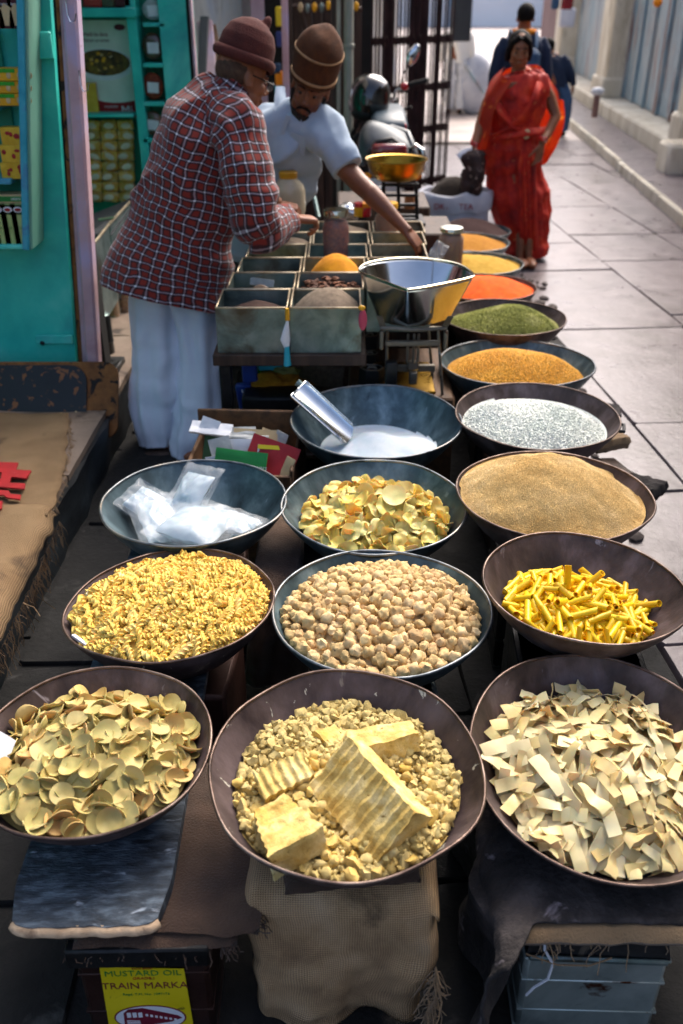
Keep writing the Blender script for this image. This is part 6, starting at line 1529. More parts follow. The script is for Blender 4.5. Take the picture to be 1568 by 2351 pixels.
# platform and kitchen of the counter scale
SB = empty('counter_scale', (.23, 3.45, .44), 0, 'grey iron counter scale carrying the deep steel pan', 'scale')
tag(MB().box((.24, 3.62, .215), (.42, .60, .43), None, .01).make('wooden_stand', M_['wood']), 'worn wooden stand under the counter scale and weights', 'stand')
def sb_(mb, nm, m): return setp(mb.make(nm, M_[m]), SB)
yS = 3.42
def P_(px, py, Y=3.1): return aty(px, py, Y+.34)
for (x0, y0, x1, y1, Y) in ((889, 760, 886, 898, 3.05), (1006, 760, 1016, 912, 3.02), (984, 760, 996, 905, 3.2)):
    sb_(MB().tube([P_(x0, y0, Y), P_(x1, y1, Y)], .006, 8), 'upright', 'scaleiron')
sb_(MB().box(P_(950, 845, 3.1), (.17, .022, .030), None, .004), 'cross_beam', 'scaleiron')
sb_(MB().box(P_(948, 838, 3.08), (.045, .030, .036), None, .004), 'beam_clamp', 'scaleiron')
sb_(MB().box(P_(947, 788, 3.02), (.215, .018, .022), None, .004), 'cross_beam', 'scaleiron')
for px in (876, 1023): sb_(MB().box(P_(px, 780, 3.0), (.016, .026, .075), None, .004), 'side_hanger', 'scaleiron')
sb_(MB().tube([P_(874, 752, 3.0), P_(948, 757, 2.98), P_(1026, 754, 3.0)], .008, 8), 'top_rail', 'scaleiron')
sb_(MB().tube([P_(876, 752, 3.25), P_(1026, 754, 3.25)], .008, 8), 'top_rail', 'scaleiron')
for px in (936, 950, 960): sb_(MB().box(P_(px, 800, 3.05), (.010, .012, .12), None, .003), 'pivot_post', 'scaleiron')
sb_(MB().box(P_(948, 867, 3.05), (.032, .03, .05), None, .004), 'pivot_block', 'scaleiron')
sb_(MB().box((.255, 3.52, .440), (.24, .34, .014), None, .004), 'base_plate', 'brass')
sb_(MB().box(P_(1010, 900, 3.12), (.018, .3, .02), Matrix.Rotation(-.12, 3, 'Z'), .004), 'base_rail', 'scaleiron')
for sgn, px in ((-1, 880), (1, 1020)):
    a = P_(px, 752, 3.0); sb_(MB().add([a+Vector(v) for v in ((-.012, 0, 0), (.012, 0, 0), (.012, .004, 0), (-.012, .004, 0), (-.012+sgn*.018, -.035, .055), (.012+sgn*.018, -.035, .055), (.012+sgn*.018, -.031, .055), (-.012+sgn*.018, -.031, .055))], [(0,1,5,4), (2,3,7,6), (1,2,6,5), (3,0,4,7), (4,5,6,7), (3,2,1,0)]), 'pan_claw', 'scaleiron')
# steel pan: flat-sided front corner, flaring rim
pr = [(825, 622), (845, 604), (905, 594), (975, 594), (1050, 606), (1087, 630), (1070, 640), (1000, 655), (946, 664), (925, 662), (870, 641)]
def fitplane(pts, z): return [at(px, py, z) for px, py in pts]
pb2 = [(868, 728), (875, 716), (905, 708), (975, 706), (1008, 712), (1032, 725), (1024, 732), (985, 744), (945, 749), (920, 747), (885, 740)]
def closedspline(P, per):
    P = [np.array(p) for p in P]; n = len(P); out = []
    for i in range(n):
        a, b, c, d = P[i-1], P[i], P[(i+1) % n], P[(i+2) % n]
        for k in range(per):
            t = k/per; out.append(.5*((2*b)+(-a+c)*t+(2*a-5*b+4*c-d)*t*t+(-a+3*b-3*c+d)*t**3))
    return out
PZ = .89
pan = empty('steel_pan', at(950, 630, PZ), 0, 'deep polished steel weighing pan with flaring rim and a pointed front', 'weighing pan')
top = closedspline(fitplane(pr, PZ), 8); botp = closedspline(fitplane(pb2, .722), 8); n = len(top); rowsN = 14
V = []; 
for j in range(rowsN+1):
    t = j/rowsN
    for i in range(n): V.append(Vector(botp[i]*(1-t)+top[i]*t))
cb_ = sum((Vector(v) for v in botp), Vector())/n
F = [(j*n+i, j*n+(i+1) % n, (j+1)*n+(i+1) % n, (j+1)*n+i) for j in range(rowsN) for i in range(n)]
b = len(V); V.append(cb_+Vector((0, 0, -.004))); F += [(b, (i+1) % n, i) for i in range(n)]
o = mk('pan_body', V, F, M_['steel'], None, True, 50); md = o.modifiers.new('s', 'SOLIDIFY'); md.thickness = .002; dg = bpy.context.evaluated_depsgraph_get(); me = bpy.data.meshes.new_from_object(o.evaluated_get(dg), depsgraph=dg); o.modifiers.clear(); o.data = me; setp(o, pan)
rim = MB(); rim.tube([Vector(p) for p in top]+[Vector(top[0])], .0045, 8, False); setp(rim.make('pan_rim', M_['lid']), pan)
setp(MB().tube([Vector(top[int(n*.3)])*1.0+Vector((0, -.004, -.002)), Vector(botp[int(n*.3)])+Vector((0, -.004, .004))], .0025, 6).make('seam', M_['steel']), pan)
# hexagonal weights
for i, (px, py, s_, lb) in enumerate(((854, 850, .052, 'largest black hexagonal iron weight nearest the sugar bowl'), (849, 806, .040, 'smaller black hexagonal weight behind the largest one'), (848, 768, .050, 'wide black hexagonal weight farthest back beside the bins'))):
    c = at(px, py, .49); e = empty('iron_weight', (c.x, c.y, .432), .1*i, lb, 'weight', 'hexagonal iron weights')
    hx = lambda r, z: [(r*math.cos(PI*k/3), r*math.sin(PI*k/3)*.8, z) for k in range(6)]
    h_ = (.068, .050, .06)[i]
    V = hx(s_*1.05, 0)+hx(s_, h_)+hx(s_*.78, h_)+hx(s_*.70, h_-.010); F = [(5,4,3,2,1,0)]
    for r_ in range(3): F += [(r_*6+k, r_*6+(k+1) % 6, (r_+1)*6+(k+1) % 6, (r_+1)*6+k) for k in range(6)]
    F.append(tuple(18+k for k in range(6)))
    MB().add(V, F).make('weight_body', M_['blackiron'], e, True, 20)
    MB().tube([Vector(v) for v in hx(s_*.9, h_+.001)]+[Vector(hx(s_*.9, h_+.001)[0])], .0035, 6).make('raised_edge', M_['scaleiron'], e)
    MB().tube([(-s_*.35, 0, h_-.006), (-s_*.2, 0, h_+.004), (s_*.2, 0, h_+.004), (s_*.35, 0, h_-.006)], .006, 8).make('grip_bar', M_['scaleiron'], e)
    text('lettering', ['2 kg', '1 kg', '5 kg'][i], .012, M_['scaleiron'], Matrix.Translation((0, -s_*.42, h_-.0095)), e)

# brass pan scale behind
BS = empty('brass_scale', aty(915, 480, 5.0), 0, 'second counter scale with black iron frame under the brass pan', 'scale')
bz = lambda px, py, Y=5.0: aty(px, py, Y)
def sb2(mb, nm, m): return setp(mb.make(nm, M_[m]), BS)
for (x0, y0, x1, y1) in ((880, 418, 884, 498), (955, 418, 958, 505), (915, 415, 915, 500)): sb2(MB().tube([bz(x0, y0), bz(x1, y1)], .010, 8), 'upright', 'blackiron')
for py in (424, 448, 470, 495): sb2(MB().box(bz(920, py), (.19, .03, .014), None, .003), 'cross_beam', 'blackiron')
sb2(MB().box(bz(922, 506), (.24, .24, .02), None, .004), 'base_plate', 'blackiron')
tag(MB().box((.40, 5.12, .36), (.42, .46, .72), None, .01).make('wooden_stand', M_['darkwood']), 'dark wooden stand under the brass pan scale', 'stand')
bp_ = empty('brass_pan', bz(910, 415), 0, 'dull brass weighing pan with flared rim behind the bare arm', 'weighing pan')
cp = aty(909, 412, 5.0); s_ = unit(cp)
mb = MB().lathe([(0, 0), (42*s_, 0), (52*s_, .012), (62*s_, 25*s_), (68*s_, 42*s_), (72*s_, 44*s_), (71*s_, 46*s_), (66*s_, 44*s_), (59*s_, 26*s_), (42*s_, .006), (0, .004)], 48, cp)
setp(mb.make('pan_body', M_['brass']), bp_)
# shiny tins behind the brass scale
for i, (px, py, r, h, m, lb) in enumerate(((880, 470, .035, .05, 'lid', 'shiny tin lid among the jars left of the brass scale'), (868, 448, .04, .06, 'steel', 'small bright tin left of the brass scale'), (940, 470, .03, .07, 'cinn', 'small brown jar right of the brass scale upright'))):
    c = aty(px, py, 5.35); tag(MB().lathe([(0, 0), (r, 0), (r, h), (r*.9, h+.006), (0, h+.006)], 24, (c.x, c.y, c.z-.02)).make('small_tin', M_[m]), lb, 'tin')
tag(MB().box((.25, 5.75, .37), (.55, .5, .74), None, .01).make('back_counter', M_['darkwood']), 'dark counter block behind the brass scale', 'counter')
# clear plastic bag in the vendor's hand
e = tag(pillow('plastic_bag', aty(1000, 585, 4.28), 50, 20, -35, .07, .13, .012, M_['clearplastic'], 5, None, .012), 'small crumpled clear bag held in the outstretched hand', 'bag')

# ---------------------------------------------------------------- box of papers
bx = empty('paper_box', (-.36, 2.93, 0), 0, 'open wooden box full of cards and scrap paper behind the packet bowl', 'box')
zt = .44
c0, c1, c2, c3 = at(436, 1010, .40), at(655, 1130, .40), at(672, 1040, .44), at(470, 950, .50)
BXc = (-.345, 2.90); bw_, bd_, bh_ = .37, .36, .38; rzb = -.05
RZ = Matrix.Rotation(rzb, 3, 'Z'); O_ = Vector((BXc[0], BXc[1], 0))
for (c, d, nm, tilt) in (((0, .19, .30), (bw_+.03, .014, .36), 'back_board', 0), ((bw_/2, 0, .22), (.014, bd_, .40), 'side_board', 0), ((-bw_/2, 0, .20), (.014, bd_, .40), 'side_board', 0), ((0, -bd_/2, .20), (bw_, .014, .40), 'front_board', 0), ((0, 0, .03), (bw_, bd_, .014), 'base_board', 0)):
    setp(MB().box(O_+RZ @ Vector(c), d, RZ, .004).make(nm, M_['wood']), bx)
tag(MB().box((-.345, 2.92, .12), (.36, .35, .24), None, .01).make('inner_filler', M_['cream']), 'bundle of old papers filling the bottom of the wooden box', 'papers')
def card(cpx, cpy, z, w_, h_, t_, m, tilt, yaw, roll, label, name='card', curl=0):
    c = at(cpx, cpy, z)
    def fn(u, v): return Vector((w_*(u-.5), curl*math.sin(PI*u)*w_+.004*mnoise.noise(Vector((u*3, v*3, cpx))), h_*(v-.5)))
    me = sheetmesh(fn, 8, 6, t_, M_[m]); o = link(name, me)
    o.matrix_basis = Matrix.Translation(c) @ Matrix.Rotation(math.radians(yaw), 4, 'Z') @ Matrix.Rotation(math.radians(tilt), 4, 'X') @ Matrix.Rotation(math.radians(roll), 4, 'Y')
    return tag(o, label, 'card')
card(500, 1020, .42, .10, .12, .010, 'darkgreen', -35, -10, 0, 'dark green bound booklet at the left end of the paper box', 'booklet')
card(485, 985, .47, .15, .05, .012, 'white', -60, -8, 4, 'thick white folded wad of newsprint on the booklet', 'paper_wad')
card(545, 990, .465, .13, .03, .010, 'greyp', -50, -4, -3, 'stack of torn newsprint slips at the back of the box', 'paper_wad')
card(565, 1005, .455, .16, .02, .012, 'greyp', -60, -6, 2, 'second stack of grey newsprint slips', 'paper_wad')
card(482, 975, .485, .07, .045, .001, 'white', -30, -12, 14, 'white torn triangle of paper standing at the back left', 'paper')
card(508, 1032, .44, .075, .085, .001, 'greyp', -28, 6, -12, 'torn printed newspaper corner leaning on the booklet', 'paper')
o = card(588, 1018, .43, .165, .10, .006, 'cream', -30, -3, 2, 'old cream envelope standing in the paper box', 'envelope')
o = card(548, 1037, .425, .09, .09, .002, 'white', -30, -2, 0, 'blank white card left of the red folder')
o = card(620, 1060, .415, .175, .15, .004, 'red', -32, -8, 16, 'red folder slanting across the paper box', 'folder')
o = card(618, 1075, .395, .09, .16, .003, 'white', -32, -4, 2, 'white card with yellow top edge in front of the red folder')
MB().box((0, -.004, .072), (.088, .002, .014)).make('yellow_band', M_['yellow'], o)
o = card(552, 1062, .425, .18, .085, .004, 'green', -34, -4, 5, 'green printed card with yellow lower corner, in front in the paper box', curl=.05)
text('lettering', 'S.N. MITHAIWALE', .016, M_['white'], Matrix.Translation((.032, -.014, -.012)) @ Matrix(((-1, 0, 0, 0), (0, 0, -1, 0), (0, -1, 0, 0), (0, 0, 0, 1))) , o, .0004)
MB().box((.055, -.006, -.034), (.065, .003, .016), Matrix.Rotation(.1, 3, 'Y')).make('yellow_corner', M_['yellow'], o)
card(640, 1020, .43, .05, .09, .002, 'greyp', -20, -30, 12, 'bent grey plastic sleeve at the right end of the box', 'paper')
card(610, 1000, .44, .04, .05, .002, 'cream', -30, 20, 30, 'small cream slip sticking up behind the envelope', 'paper')
card(655, 1085, .39, .04, .11, .004, 'cream', -30, -38, 8, 'cream folded card at the front right of the box')
card(500, 1063, .415, .08, .05, .001, 'white', -20, 4, -6, 'torn white scrap at the front left of the box', 'paper')
# ---------------------------------------------------------------- white sack with dried leaf
sk = empty('open_white_sack', (1.0, 7.15, 0), 0, 'open white woven sack with red print, rim rolled down, filled with dark dried leaf', 'sack')
Rk = .265; Hk = .50
cS = aty(1047, 470, 7.1)
def sackf(v, th):
    f = 1+.14*mnoise.noise(Vector((math.cos(th)*2.4, math.sin(th)*2.4, v.z*5)))+.02*math.sin(9*th+v.z*12); return Vector((v.x*f, v.y*f*.8, v.z*(1+.06*mnoise.noise(Vector((math.cos(th)*2, math.sin(th)*2, 7))))))
pf = [(.2, 0), (.26, .03), (.275, .2), (.262, .38), (.255, .46), (.262, .50), (.27, .515), (.262, .53), (.245, .52), (.238, .47), (.232, .42)]
o = MB().lathe(pf, 56, fn=sackf).make('sack_body', M_['whitesack']); o.location = (cS.x, 7.2, 0); setp(o, sk)
o = MB().lathe([(.262, .40), (.278, .405), (.284, .45), (.283, .50), (.272, .528), (.255, .535), (.242, .52)], 56, fn=sackf).make('rolled_rim', M_['whitesack']); o.location = (cS.x, 7.2, 0); setp(o, sk)
hm = MB().lathe([(.0, .64), (.08, .62), (.16, .57), (.235, .47)], 48, fn=lambda v, th: Vector((v.x, v.y*.8, v.z+.02*fbm(v*9, 1)))).make('dried_leaf', M_['darkseed']); hm.location = (cS.x, 7.2, 0); tag(hm, 'dark dried leaf heaped in the open white sack', 'dried leaf', None, 'stuff')
for (dx, s_) in ((-.12, 'DKT'), (.06, 'TEA')):
    text('printed_mark', s_, .06, M_['red'], facing((cS.x+dx, 7.2-.238+abs(dx)*.18, .455)), None, .001)
for ob in [o for o in bpy.data.objects if o.name.startswith('printed_mark') and o.parent is None]: setp(ob, sk)

# ================================================================ motorcycle
mc_ = empty('motorcycle', (.28, 7.1, 0), 0, 'black and silver motorcycle seen from behind, parked beside the pipe post', 'motorcycle')
def mp2(mb, nm, m, ang=40): return setp(mb.make(nm, M_[m], None, True, ang), mc_)
Q = lambda px, py, Y: aty(px, py, Y)
# wheels
xc = Q(895, 400, 6.7).x
for (yc, nm) in ((6.85, 'rear_wheel'), (8.15, 'front_wheel')):
    Ry = Matrix.Rotation(PI/2, 3, 'Y'); t_ = MB().lathe([(.235, -.035), (.285, -.045), (.30, 0), (.285, .045), (.235, .035), (.225, 0), (.235, -.035)], 36, (xc, yc, .30), Ry); w_ = mp2(t_, nm, 'tyre')
    for k in range(6):
        a = PI*k/6; s_ = MB().tube([(xc, yc+.23*math.cos(a), .30+.23*math.sin(a)), (xc, yc-.23*math.cos(a), .30-.23*math.sin(a))], .008, 6).make('spoke', M_['silver']); s_.parent = w_
for z, y0, y1, r in ((.52, 6.75, 7.9, .025), (.36, 6.9, 7.6, .02), (.70, 6.6, 7.6, .02)):
    for sx in (-.07, .07): mp2(MB().tube([(xc+sx, y0, z), (xc+sx, (y0+y1)/2, z-.03), (xc+sx, y1, z+.06)], r, 8), 'frame_tube', 'blackiron')
mp2(MB().ell((xc, 7.35, .42), (.13, .2, .15)), 'engine', 'galv')
mp2(MB().tube([(xc+.14, 6.45, .38), (xc+.14, 7.2, .30)], .045, 12), 'exhaust', 'chrome')
mp2(MB().ell((xc, 7.55, .86), (.15, .28, .14), None, 24, 14), 'fuel_tank', 'blackiron')
mp2(MB().ell((xc+.10, 7.5, .84), (.07, .2, .10), None, 20, 12), 'tank_panel', 'redpaint')
# seat and tail, silver grab rail, red lamp
c = Q(893, 268, 7.0); mp2(MB().box((c.x, 7.05, c.z-.02), (.25, .62, .10), Matrix.Rotation(.10, 3, 'X'), .035), 'seat', 'seat', 60)
V, F, U = loft([(898, 303, 6.62, 60, .05), (890, 325, 6.55, 66, .06), (884, 350, 6.5, 62, .07), (884, 372, 6.48, 52, .05)], 28, 5); mp2(MB().add(V, F), 'tail_cowl', 'silver', 60)
mp2(MB().tube([Q(832, 380, 6.5), Q(836, 330, 6.55), Q(858, 303, 6.6), Q(900, 292, 6.65), Q(935, 305, 6.6), Q(950, 345, 6.5), Q(955, 362, 6.48)], [(.018, .024)]*7, 12), 'grab_rail', 'silver')
mp2(MB().tube([Q(843, 352, 6.42), Q(862, 325, 6.45), Q(900, 318, 6.47), Q(930, 340, 6.43), Q(938, 365, 6.4)], [(.011, .016)]*5, 10), 'tail_trim', 'blackiron')
mp2(MB().box(Q(893, 350, 6.40), (.24, .06, .11), Matrix.Rotation(.2, 3, 'X'), .022), 'tail_lamp', 'redlens', 60)
mp2(MB().tube([Q(935, 345, 6.5), Q(955, 334, 6.45), Q(970, 345, 6.42), Q(973, 375, 6.42), Q(968, 395, 6.45)], .014, 12), 'side_guard_bar', 'chrome')
mp2(MB().box(Q(917, 300, 6.9), (.05, .3, .14), Matrix.Rotation(.2, 3, 'Z'), .02), 'side_panel', 'redpaint', 60)
for px in (842, 955): mp2(MB().ell(Q(px, 405, 6.45), (.035, .03, .025)), 'indicator', 'orange')
mp2(MB().box(Q(880, 430, 6.45), (.20, .02, .12), Matrix.Rotation(.2, 3, 'X'), .006), 'number_plate', 'white')
V, F, U = loft([(885, 380, 6.5, 30, .04), (885, 430, 6.5, 28, .05), (885, 490, 6.55, 26, .05)], 20, 4); mp2(MB().add(V, F), 'rear_fender', 'blackiron')
# handlebar and mirror
mp2(MB().tube([Q(862, 268, 7.9), Q(905, 262, 7.9), Q(900, 235, 7.9), Q(910, 207, 7.85), Q(935, 196, 7.8)], .013, 10), 'handlebar', 'chrome')
mp2(MB().tube([Q(935, 196, 7.8), Q(982, 184, 7.75)], .019, 12), 'grip', 'tyre')
mp2(MB().ell(Q(929, 198, 7.8), (.035, .03, .03)), 'switch_block', 'redpaint')
mp2(MB().tube([Q(920, 200, 7.82), Q(925, 170, 7.85), Q(938, 150, 7.85)], .006, 8), 'mirror_stem', 'blackiron')
mp2(MB().ell(Q(948, 127, 7.85), (.045, .014, .085), Matrix.Rotation(.5, 3, 'Y')), 'mirror', 'chrome')
mp2(MB().tube([Q(915, 255, 7.9), Q(945, 245, 7.85)], .012, 8), 'brake_lever', 'tyre')
mp2(MB().lathe([(0, .05), (.06, .045), (.085, 0), (.06, -.05), (0, -.06)], 24, Q(893, 240, 8.05), Matrix.Rotation(PI/2, 3, 'X')), 'headlamp_housing', 'blackiron')
for sx in (-.09, .09): mp2(MB().tube([(xc+sx, 8.15, .30), (xc+sx, 7.95, .95)], .022, 10), 'fork_leg', 'chrome')
hl = empty('helmet', Q(849, 222, 7.2), 0, 'glossy black helmet with straps hanging on the motorcycle', 'helmet')
c = Q(849, 226, 7.2)
mb = MB().lathe([(0, .165), (.06, .157), (.11, .125), (.142, .07), (.152, 0), (.150, -.05), (.135, -.10), (.118, -.105), (.12, -.05), (.0, .0)], 36, c, Matrix.Rotation(.15, 3, 'Y')); setp(mb.make('shell', M_['helmet'], None, True, 50), hl)
setp(MB().ell(c+Vector((-.02, -.05, -.09)), (.12, .09, .06)).make('lining', M_['tyre']), hl)
setp(MB().tube([c+Vector((-.05, -.05, -.10)), c+Vector((-.12, -.06, -.22)), c+Vector((-.16, -.05, -.30)), c+Vector((-.08, -.04, -.26))], [(.02, .006)]*4, 8).make('strap', M_['tyre']), hl)
setp(MB().box(c+Vector((-.115, -.08, -.27)), (.12, .05, .04), Matrix.Rotation(-.7, 3, 'Y'), .01).make('chin_cup', M_['tyre']), hl)
# ================================================================ people
def headframe(P, f, u):
    f = Vector(f).normalized(); u = Vector(u); u = (u-f*u.dot(f)).normalized(); r = f.cross(u)
    M = Matrix((r, f, u)).transposed().to_4x4(); M.translation = Vector(P); return M
def add_head(mb, M, s=1.0):
    R = M.to_3x3()
    def e(c, r, rot=None): mb.ell(M @ (Vector(c)*s), tuple(x*s for x in r), R @ rot if rot is not None else R, 20, 14)
    e((0, -.012, .022), (.076, .098, .096)); e((0, .030, -.030), (.063, .070, .082)); e((0, .050, -.088), (.040, .040, .034)); e((0, .072, -.104), (.022, .018, .018))
    for sx in (-1, 1):
        e((sx*.036, .066, -.034), (.026, .024, .026)); e((sx*.045, .030, -.078), (.022, .040, .030)); e((sx*.030, .083, .012), (.024, .014, .008))
        e((sx*.078, -.004, -.014), (.008, .019, .032)); e((sx*.083, .006, -.030), (.007, .010, .012))
        e((sx*.011, .103, -.047), (.009, .010, .007))
    e((0, .100, -.014), (.009, .014, .030)); e((0, .113, -.038), (.012, .014, .011))
    e((0, .093, -.073), (.024, .012, .0065)); e((0, .089, -.084), (.020, .012, .0075)); e((0, .060, .030), (.055, .030, .030))
def face_parts(M, s, par, eyes=True, brow='stubble'):
    R = M.to_3x3()
    for sx in (-1, 1):
        o = MB().ell(M @ Vector((sx*.031*s, .0835*s, -.008*s)), (.0125*s, .009*s, .0055*s), R, 14, 10).make('eye', M_['eyew']); setp(o, par)
        q = MB().ell(M @ Vector((sx*.031*s, .091*s, -.010*s)), (.006*s, .003*s, .0050*s), R, 10, 8).make('iris', M_['hair']); setp(q, par); q.name = 'iris'
        o = MB().tube([M @ (Vector((sx*x, y, z))*s) for x, y, z in ((.012, .101, .016), (.030, .098, .023), (.050, .082, .016))], [.0032*s, .004*s, .002*s], 6).make('eyebrow', M_['hair']); setp(o, par)
def fingers(mb, W, d, n, side, sc=1.0, curl=(.3, .5, .4), thumb=1, spread=.06, point=None):
    """five fingers from wrist W: d along the hand, n out of its back, side towards the thumb"""
    d = Vector(d).normalized(); n = Vector(n); n = (n-d*n.dot(d)).normalized(); s_ = d.cross(n)*(1 if d.cross(n).dot(Vector(side)) > 0 else -1)
    pl = .088*sc
    for o_ in (-.024, -.008, .008, .024):
        mb.tube([W+s_*o_*.55*sc, W+d*pl*.5+s_*o_*sc, W+d*pl+s_*o_*sc*1.05], [.0135*sc, .0145*sc, .0115*sc], 10)
    L = [(.026, .080), (.009, .088), (-.009, .082), (-.026, .064)]
    for i, (o_, ln_) in enumerate(L):
        p = W+d*pl*.92+s_*o_*sc*1.08; dr = (d+s_*(o_*spread*30)*.3).normalized(); pts = [p-dr*.02]; pts.append(p); rr = [.0095*sc, .0095*sc]
        for k, fr in enumerate((.42, .32, .26)):
            c = curl[k]*(1+.12*(i-1.5)); ax = s_; dr = (Matrix.Rotation(c*(1 if (Matrix.Rotation(.1, 3, ax) @ d).dot(n) < d.dot(n) else -1), 3, ax) @ dr)
            p = p+dr*ln_*fr*sc; pts.append(p); rr.append((.0088, .0080, .0066)[k]*sc)
        mb.tube(pts, rr, 10); mb.ell(pts[-1], (.0066*sc,)*3, None, 8, 6)
    p = W+d*.022*sc+s_*.024*sc; dr = (d*.7+s_*.75-n*.25*thumb).normalized(); pts = [W+d*.01*sc, p]; rr = [.014*sc, .0135*sc]
    for k, fr in enumerate((.038, .032, .024)):
        p = p+dr*fr*sc; pts.append(p); rr.append((.0115, .0098, .0075)[k]*sc); dr = (dr+d*.3-n*.15*thumb).normalized()
    mb.tube(pts, rr, 10); mb.ell(pts[-1], (.0075*sc,)*3, None, 8, 6)
def A(px, py, Y): return aty(px, py, Y)
def skinbody(name, mb, vox, m, par, it=2):
    me = remesh(mb, vox, it, .5); me.materials.append(m); o = link(name, me); setp(o, par); return o
def folds(k1, a1, k2=0, a2=0, seed=0, vert=1.0, nz=.006, nsc=7):
    def f(th, L, C):
        return a1*math.sin(k1*th+2.5*mnoise.noise(Vector((L*3*vert, seed, 0)))+seed)*(.4+.6*abs(mnoise.noise(Vector((L*2, th, seed)))))+(a2*math.sin(k2*L*10+th*2+seed) if k2 else 0)+nz*fbm(C+Vector((seed, 0, 0)), nsc, 3)+nz*1.1*max(0, 1-4.5*abs(mnoise.noise(Vector((C.x*7+math.cos(th)*.8+seed, C.y*7+math.sin(th)*.8, C.z*3.4)))))
    return f

# ---------------------------------------------------------------- customer in plaid shirt
cu = empty('person', (-.72, 3.85, 0), 0, 'older man in maroon cap, glasses, plaid shirt and white trousers leaning over the bins', 'person')
H1 = headframe(A(556, 172, 3.98), (.80, .46, -.26), (.20, .10, 1))
mb = MB(); add_head(mb, H1, 1.02)
mb.tube([A(556, 178, 3.99), A(540, 215, 3.96), A(515, 262, 3.93)], [.056, .060, .075], 16)
mb.tube([A(510, 250, 3.93), A(480, 380, 3.92), A(440, 560, 3.90), A(410, 690, 3.88)], [(.10, .09), (.11, .10), (.11, .10), (.09, .08)], 20)
mb.tube([A(520, 270, 3.90), A(560, 315, 3.80), A(572, 400, 3.74), A(580, 500, 3.72), A(592, 528, 3.72)], [.06, .055, .048, .042, .044], 14)
mb.tube([A(590, 528, 3.72), A(640, 515, 3.80), A(668, 505, 3.86), A(682, 502, 3.88)], [.043, .036, .029, .028], 14)
fingers(mb, A(678, 502, 3.88), Vector((.85, .35, -.12)), Vector((-.1, -.1, 1)), Vector((.2, 1, 0)), 1.02, (1.0, 1.15, .7))
# far arm, rising from the other shoulder towards the bins
mb.tube([A(520, 275, 4.02), A(545, 350, 4.18), A(580, 430, 4.26), A(640, 470, 4.28)], [.06, .05, .042, .030], 12)
fingers(mb, A(640, 470, 4.28), Vector((.9, .1, -.2)), Vector((0, -.2, 1)), Vector((0, 1, 0)), 1.0, (.9, 1.0, .7))
for pts in ([A(400, 690, 3.90), A(365, 830, 3.88), A(366, 1000, 3.84)], [A(430, 690, 3.95), A(455, 850, 3.86), A(440, 1020, 3.76)]): mb.tube(pts, [.07, .045, .035], 14)
for (px, py, Yf) in ((372, 1032, 3.74), (445, 1062, 3.62)):
    p = at(px, py, .03); mb.ell(p+Vector((.06, .07, .01)), (.12, .045, .034), Matrix.Rotation(.35, 3, 'Z'), 14, 10)
body = skinbody('body', mb, .0052, M_['skin'], cu); 
face_parts(H1, 1.02, cu)
# cropped grey-black hair at the nape, cap
R1 = H1.to_3x3()
setp(MB().ell(H1 @ Vector((0, -.022, .012)), (.0780, .091, .078), R1, 24, 16).make('hair', M_['cropped']), cu)
hb = MB(); HC = headframe(H1 @ Vector((0, -.004, .052)), H1.to_3x3() @ Vector((0, 1, -.10)), H1.to_3x3() @ Vector((0, .14, 1)))
hb.lathe([(0, .0), (.104, .0), (.113, .03), (.108, .075), (.090, .115), (.056, .142), (.024, .154), (0, .156)], 40, fn=None)
hb.V = [HC @ Vector((v.x*.92, v.y*1.02, v.z)) for v in hb.V]
hb.ell(HC @ Vector((0, .046, .142)), (.020, .022, .046), HC.to_3x3() @ Matrix.Rotation(-.25, 3, 'X'), 14, 10); hb.ell(HC @ Vector((0, .008, .138)), (.013, .05, .022), HC.to_3x3(), 14, 10)
me = remesh(hb, .004, 14); me.materials.append(M_['wool1']); cap = setp(link('wool_cap', me), cu)
rr = []; V = []; n1, n2 = 56, 12
for i in range(n1):
    a = 2*PI*i/n1; q = 1+.05*mnoise.noise(Vector((math.cos(a)*1.5, math.sin(a)*1.5, 3)))
    for j in range(n2):
        b_ = 2*PI*j/n2; r_ = .110*q+.014*math.cos(b_); V.append(HC @ Vector((r_*math.cos(a)*.95, r_*math.sin(a)*1.05, .006+.021*math.sin(b_)+.004*math.sin(2*a))))
F = [(i*n2+j, i*n2+(j+1) % n2, ((i+1) % n1)*n2+(j+1) % n2, ((i+1) % n1)*n2+j) for i in range(n1) for j in range(n2)]
br = mk('rolled_brim', V, F, M_['wool1']); br.parent = cap
# glasses
gl = MB()
for sx in (-1, 1):
    gl.tube([H1 @ Vector((sx*.082, -.004, .006)), H1 @ Vector((sx*.080, .05, .002)), H1 @ Vector((sx*.066, .108, -.006))], .0026, 6)
    c = Vector((sx*.034, .116, -.016)); gl.tube([H1 @ (c+Vector((.027*math.cos(2*PI*k/14), 0, .019*math.sin(2*PI*k/14)))) for k in range(15)], .0022, 6, False)
gl.tube([H1 @ Vector((-.009, .118, -.010)), H1 @ Vector((.009, .118, -.010))], .002, 6)
gls = setp(gl.make('glasses', M_['blackiron']), cu)
for sx in (-1, 1):
    ln_ = MB().ell(H1 @ Vector((sx*.034, .116, -.016)), (.026, .0015, .018), R1, 16, 8).make('lens', M_['glass']); ln_.parent = gls
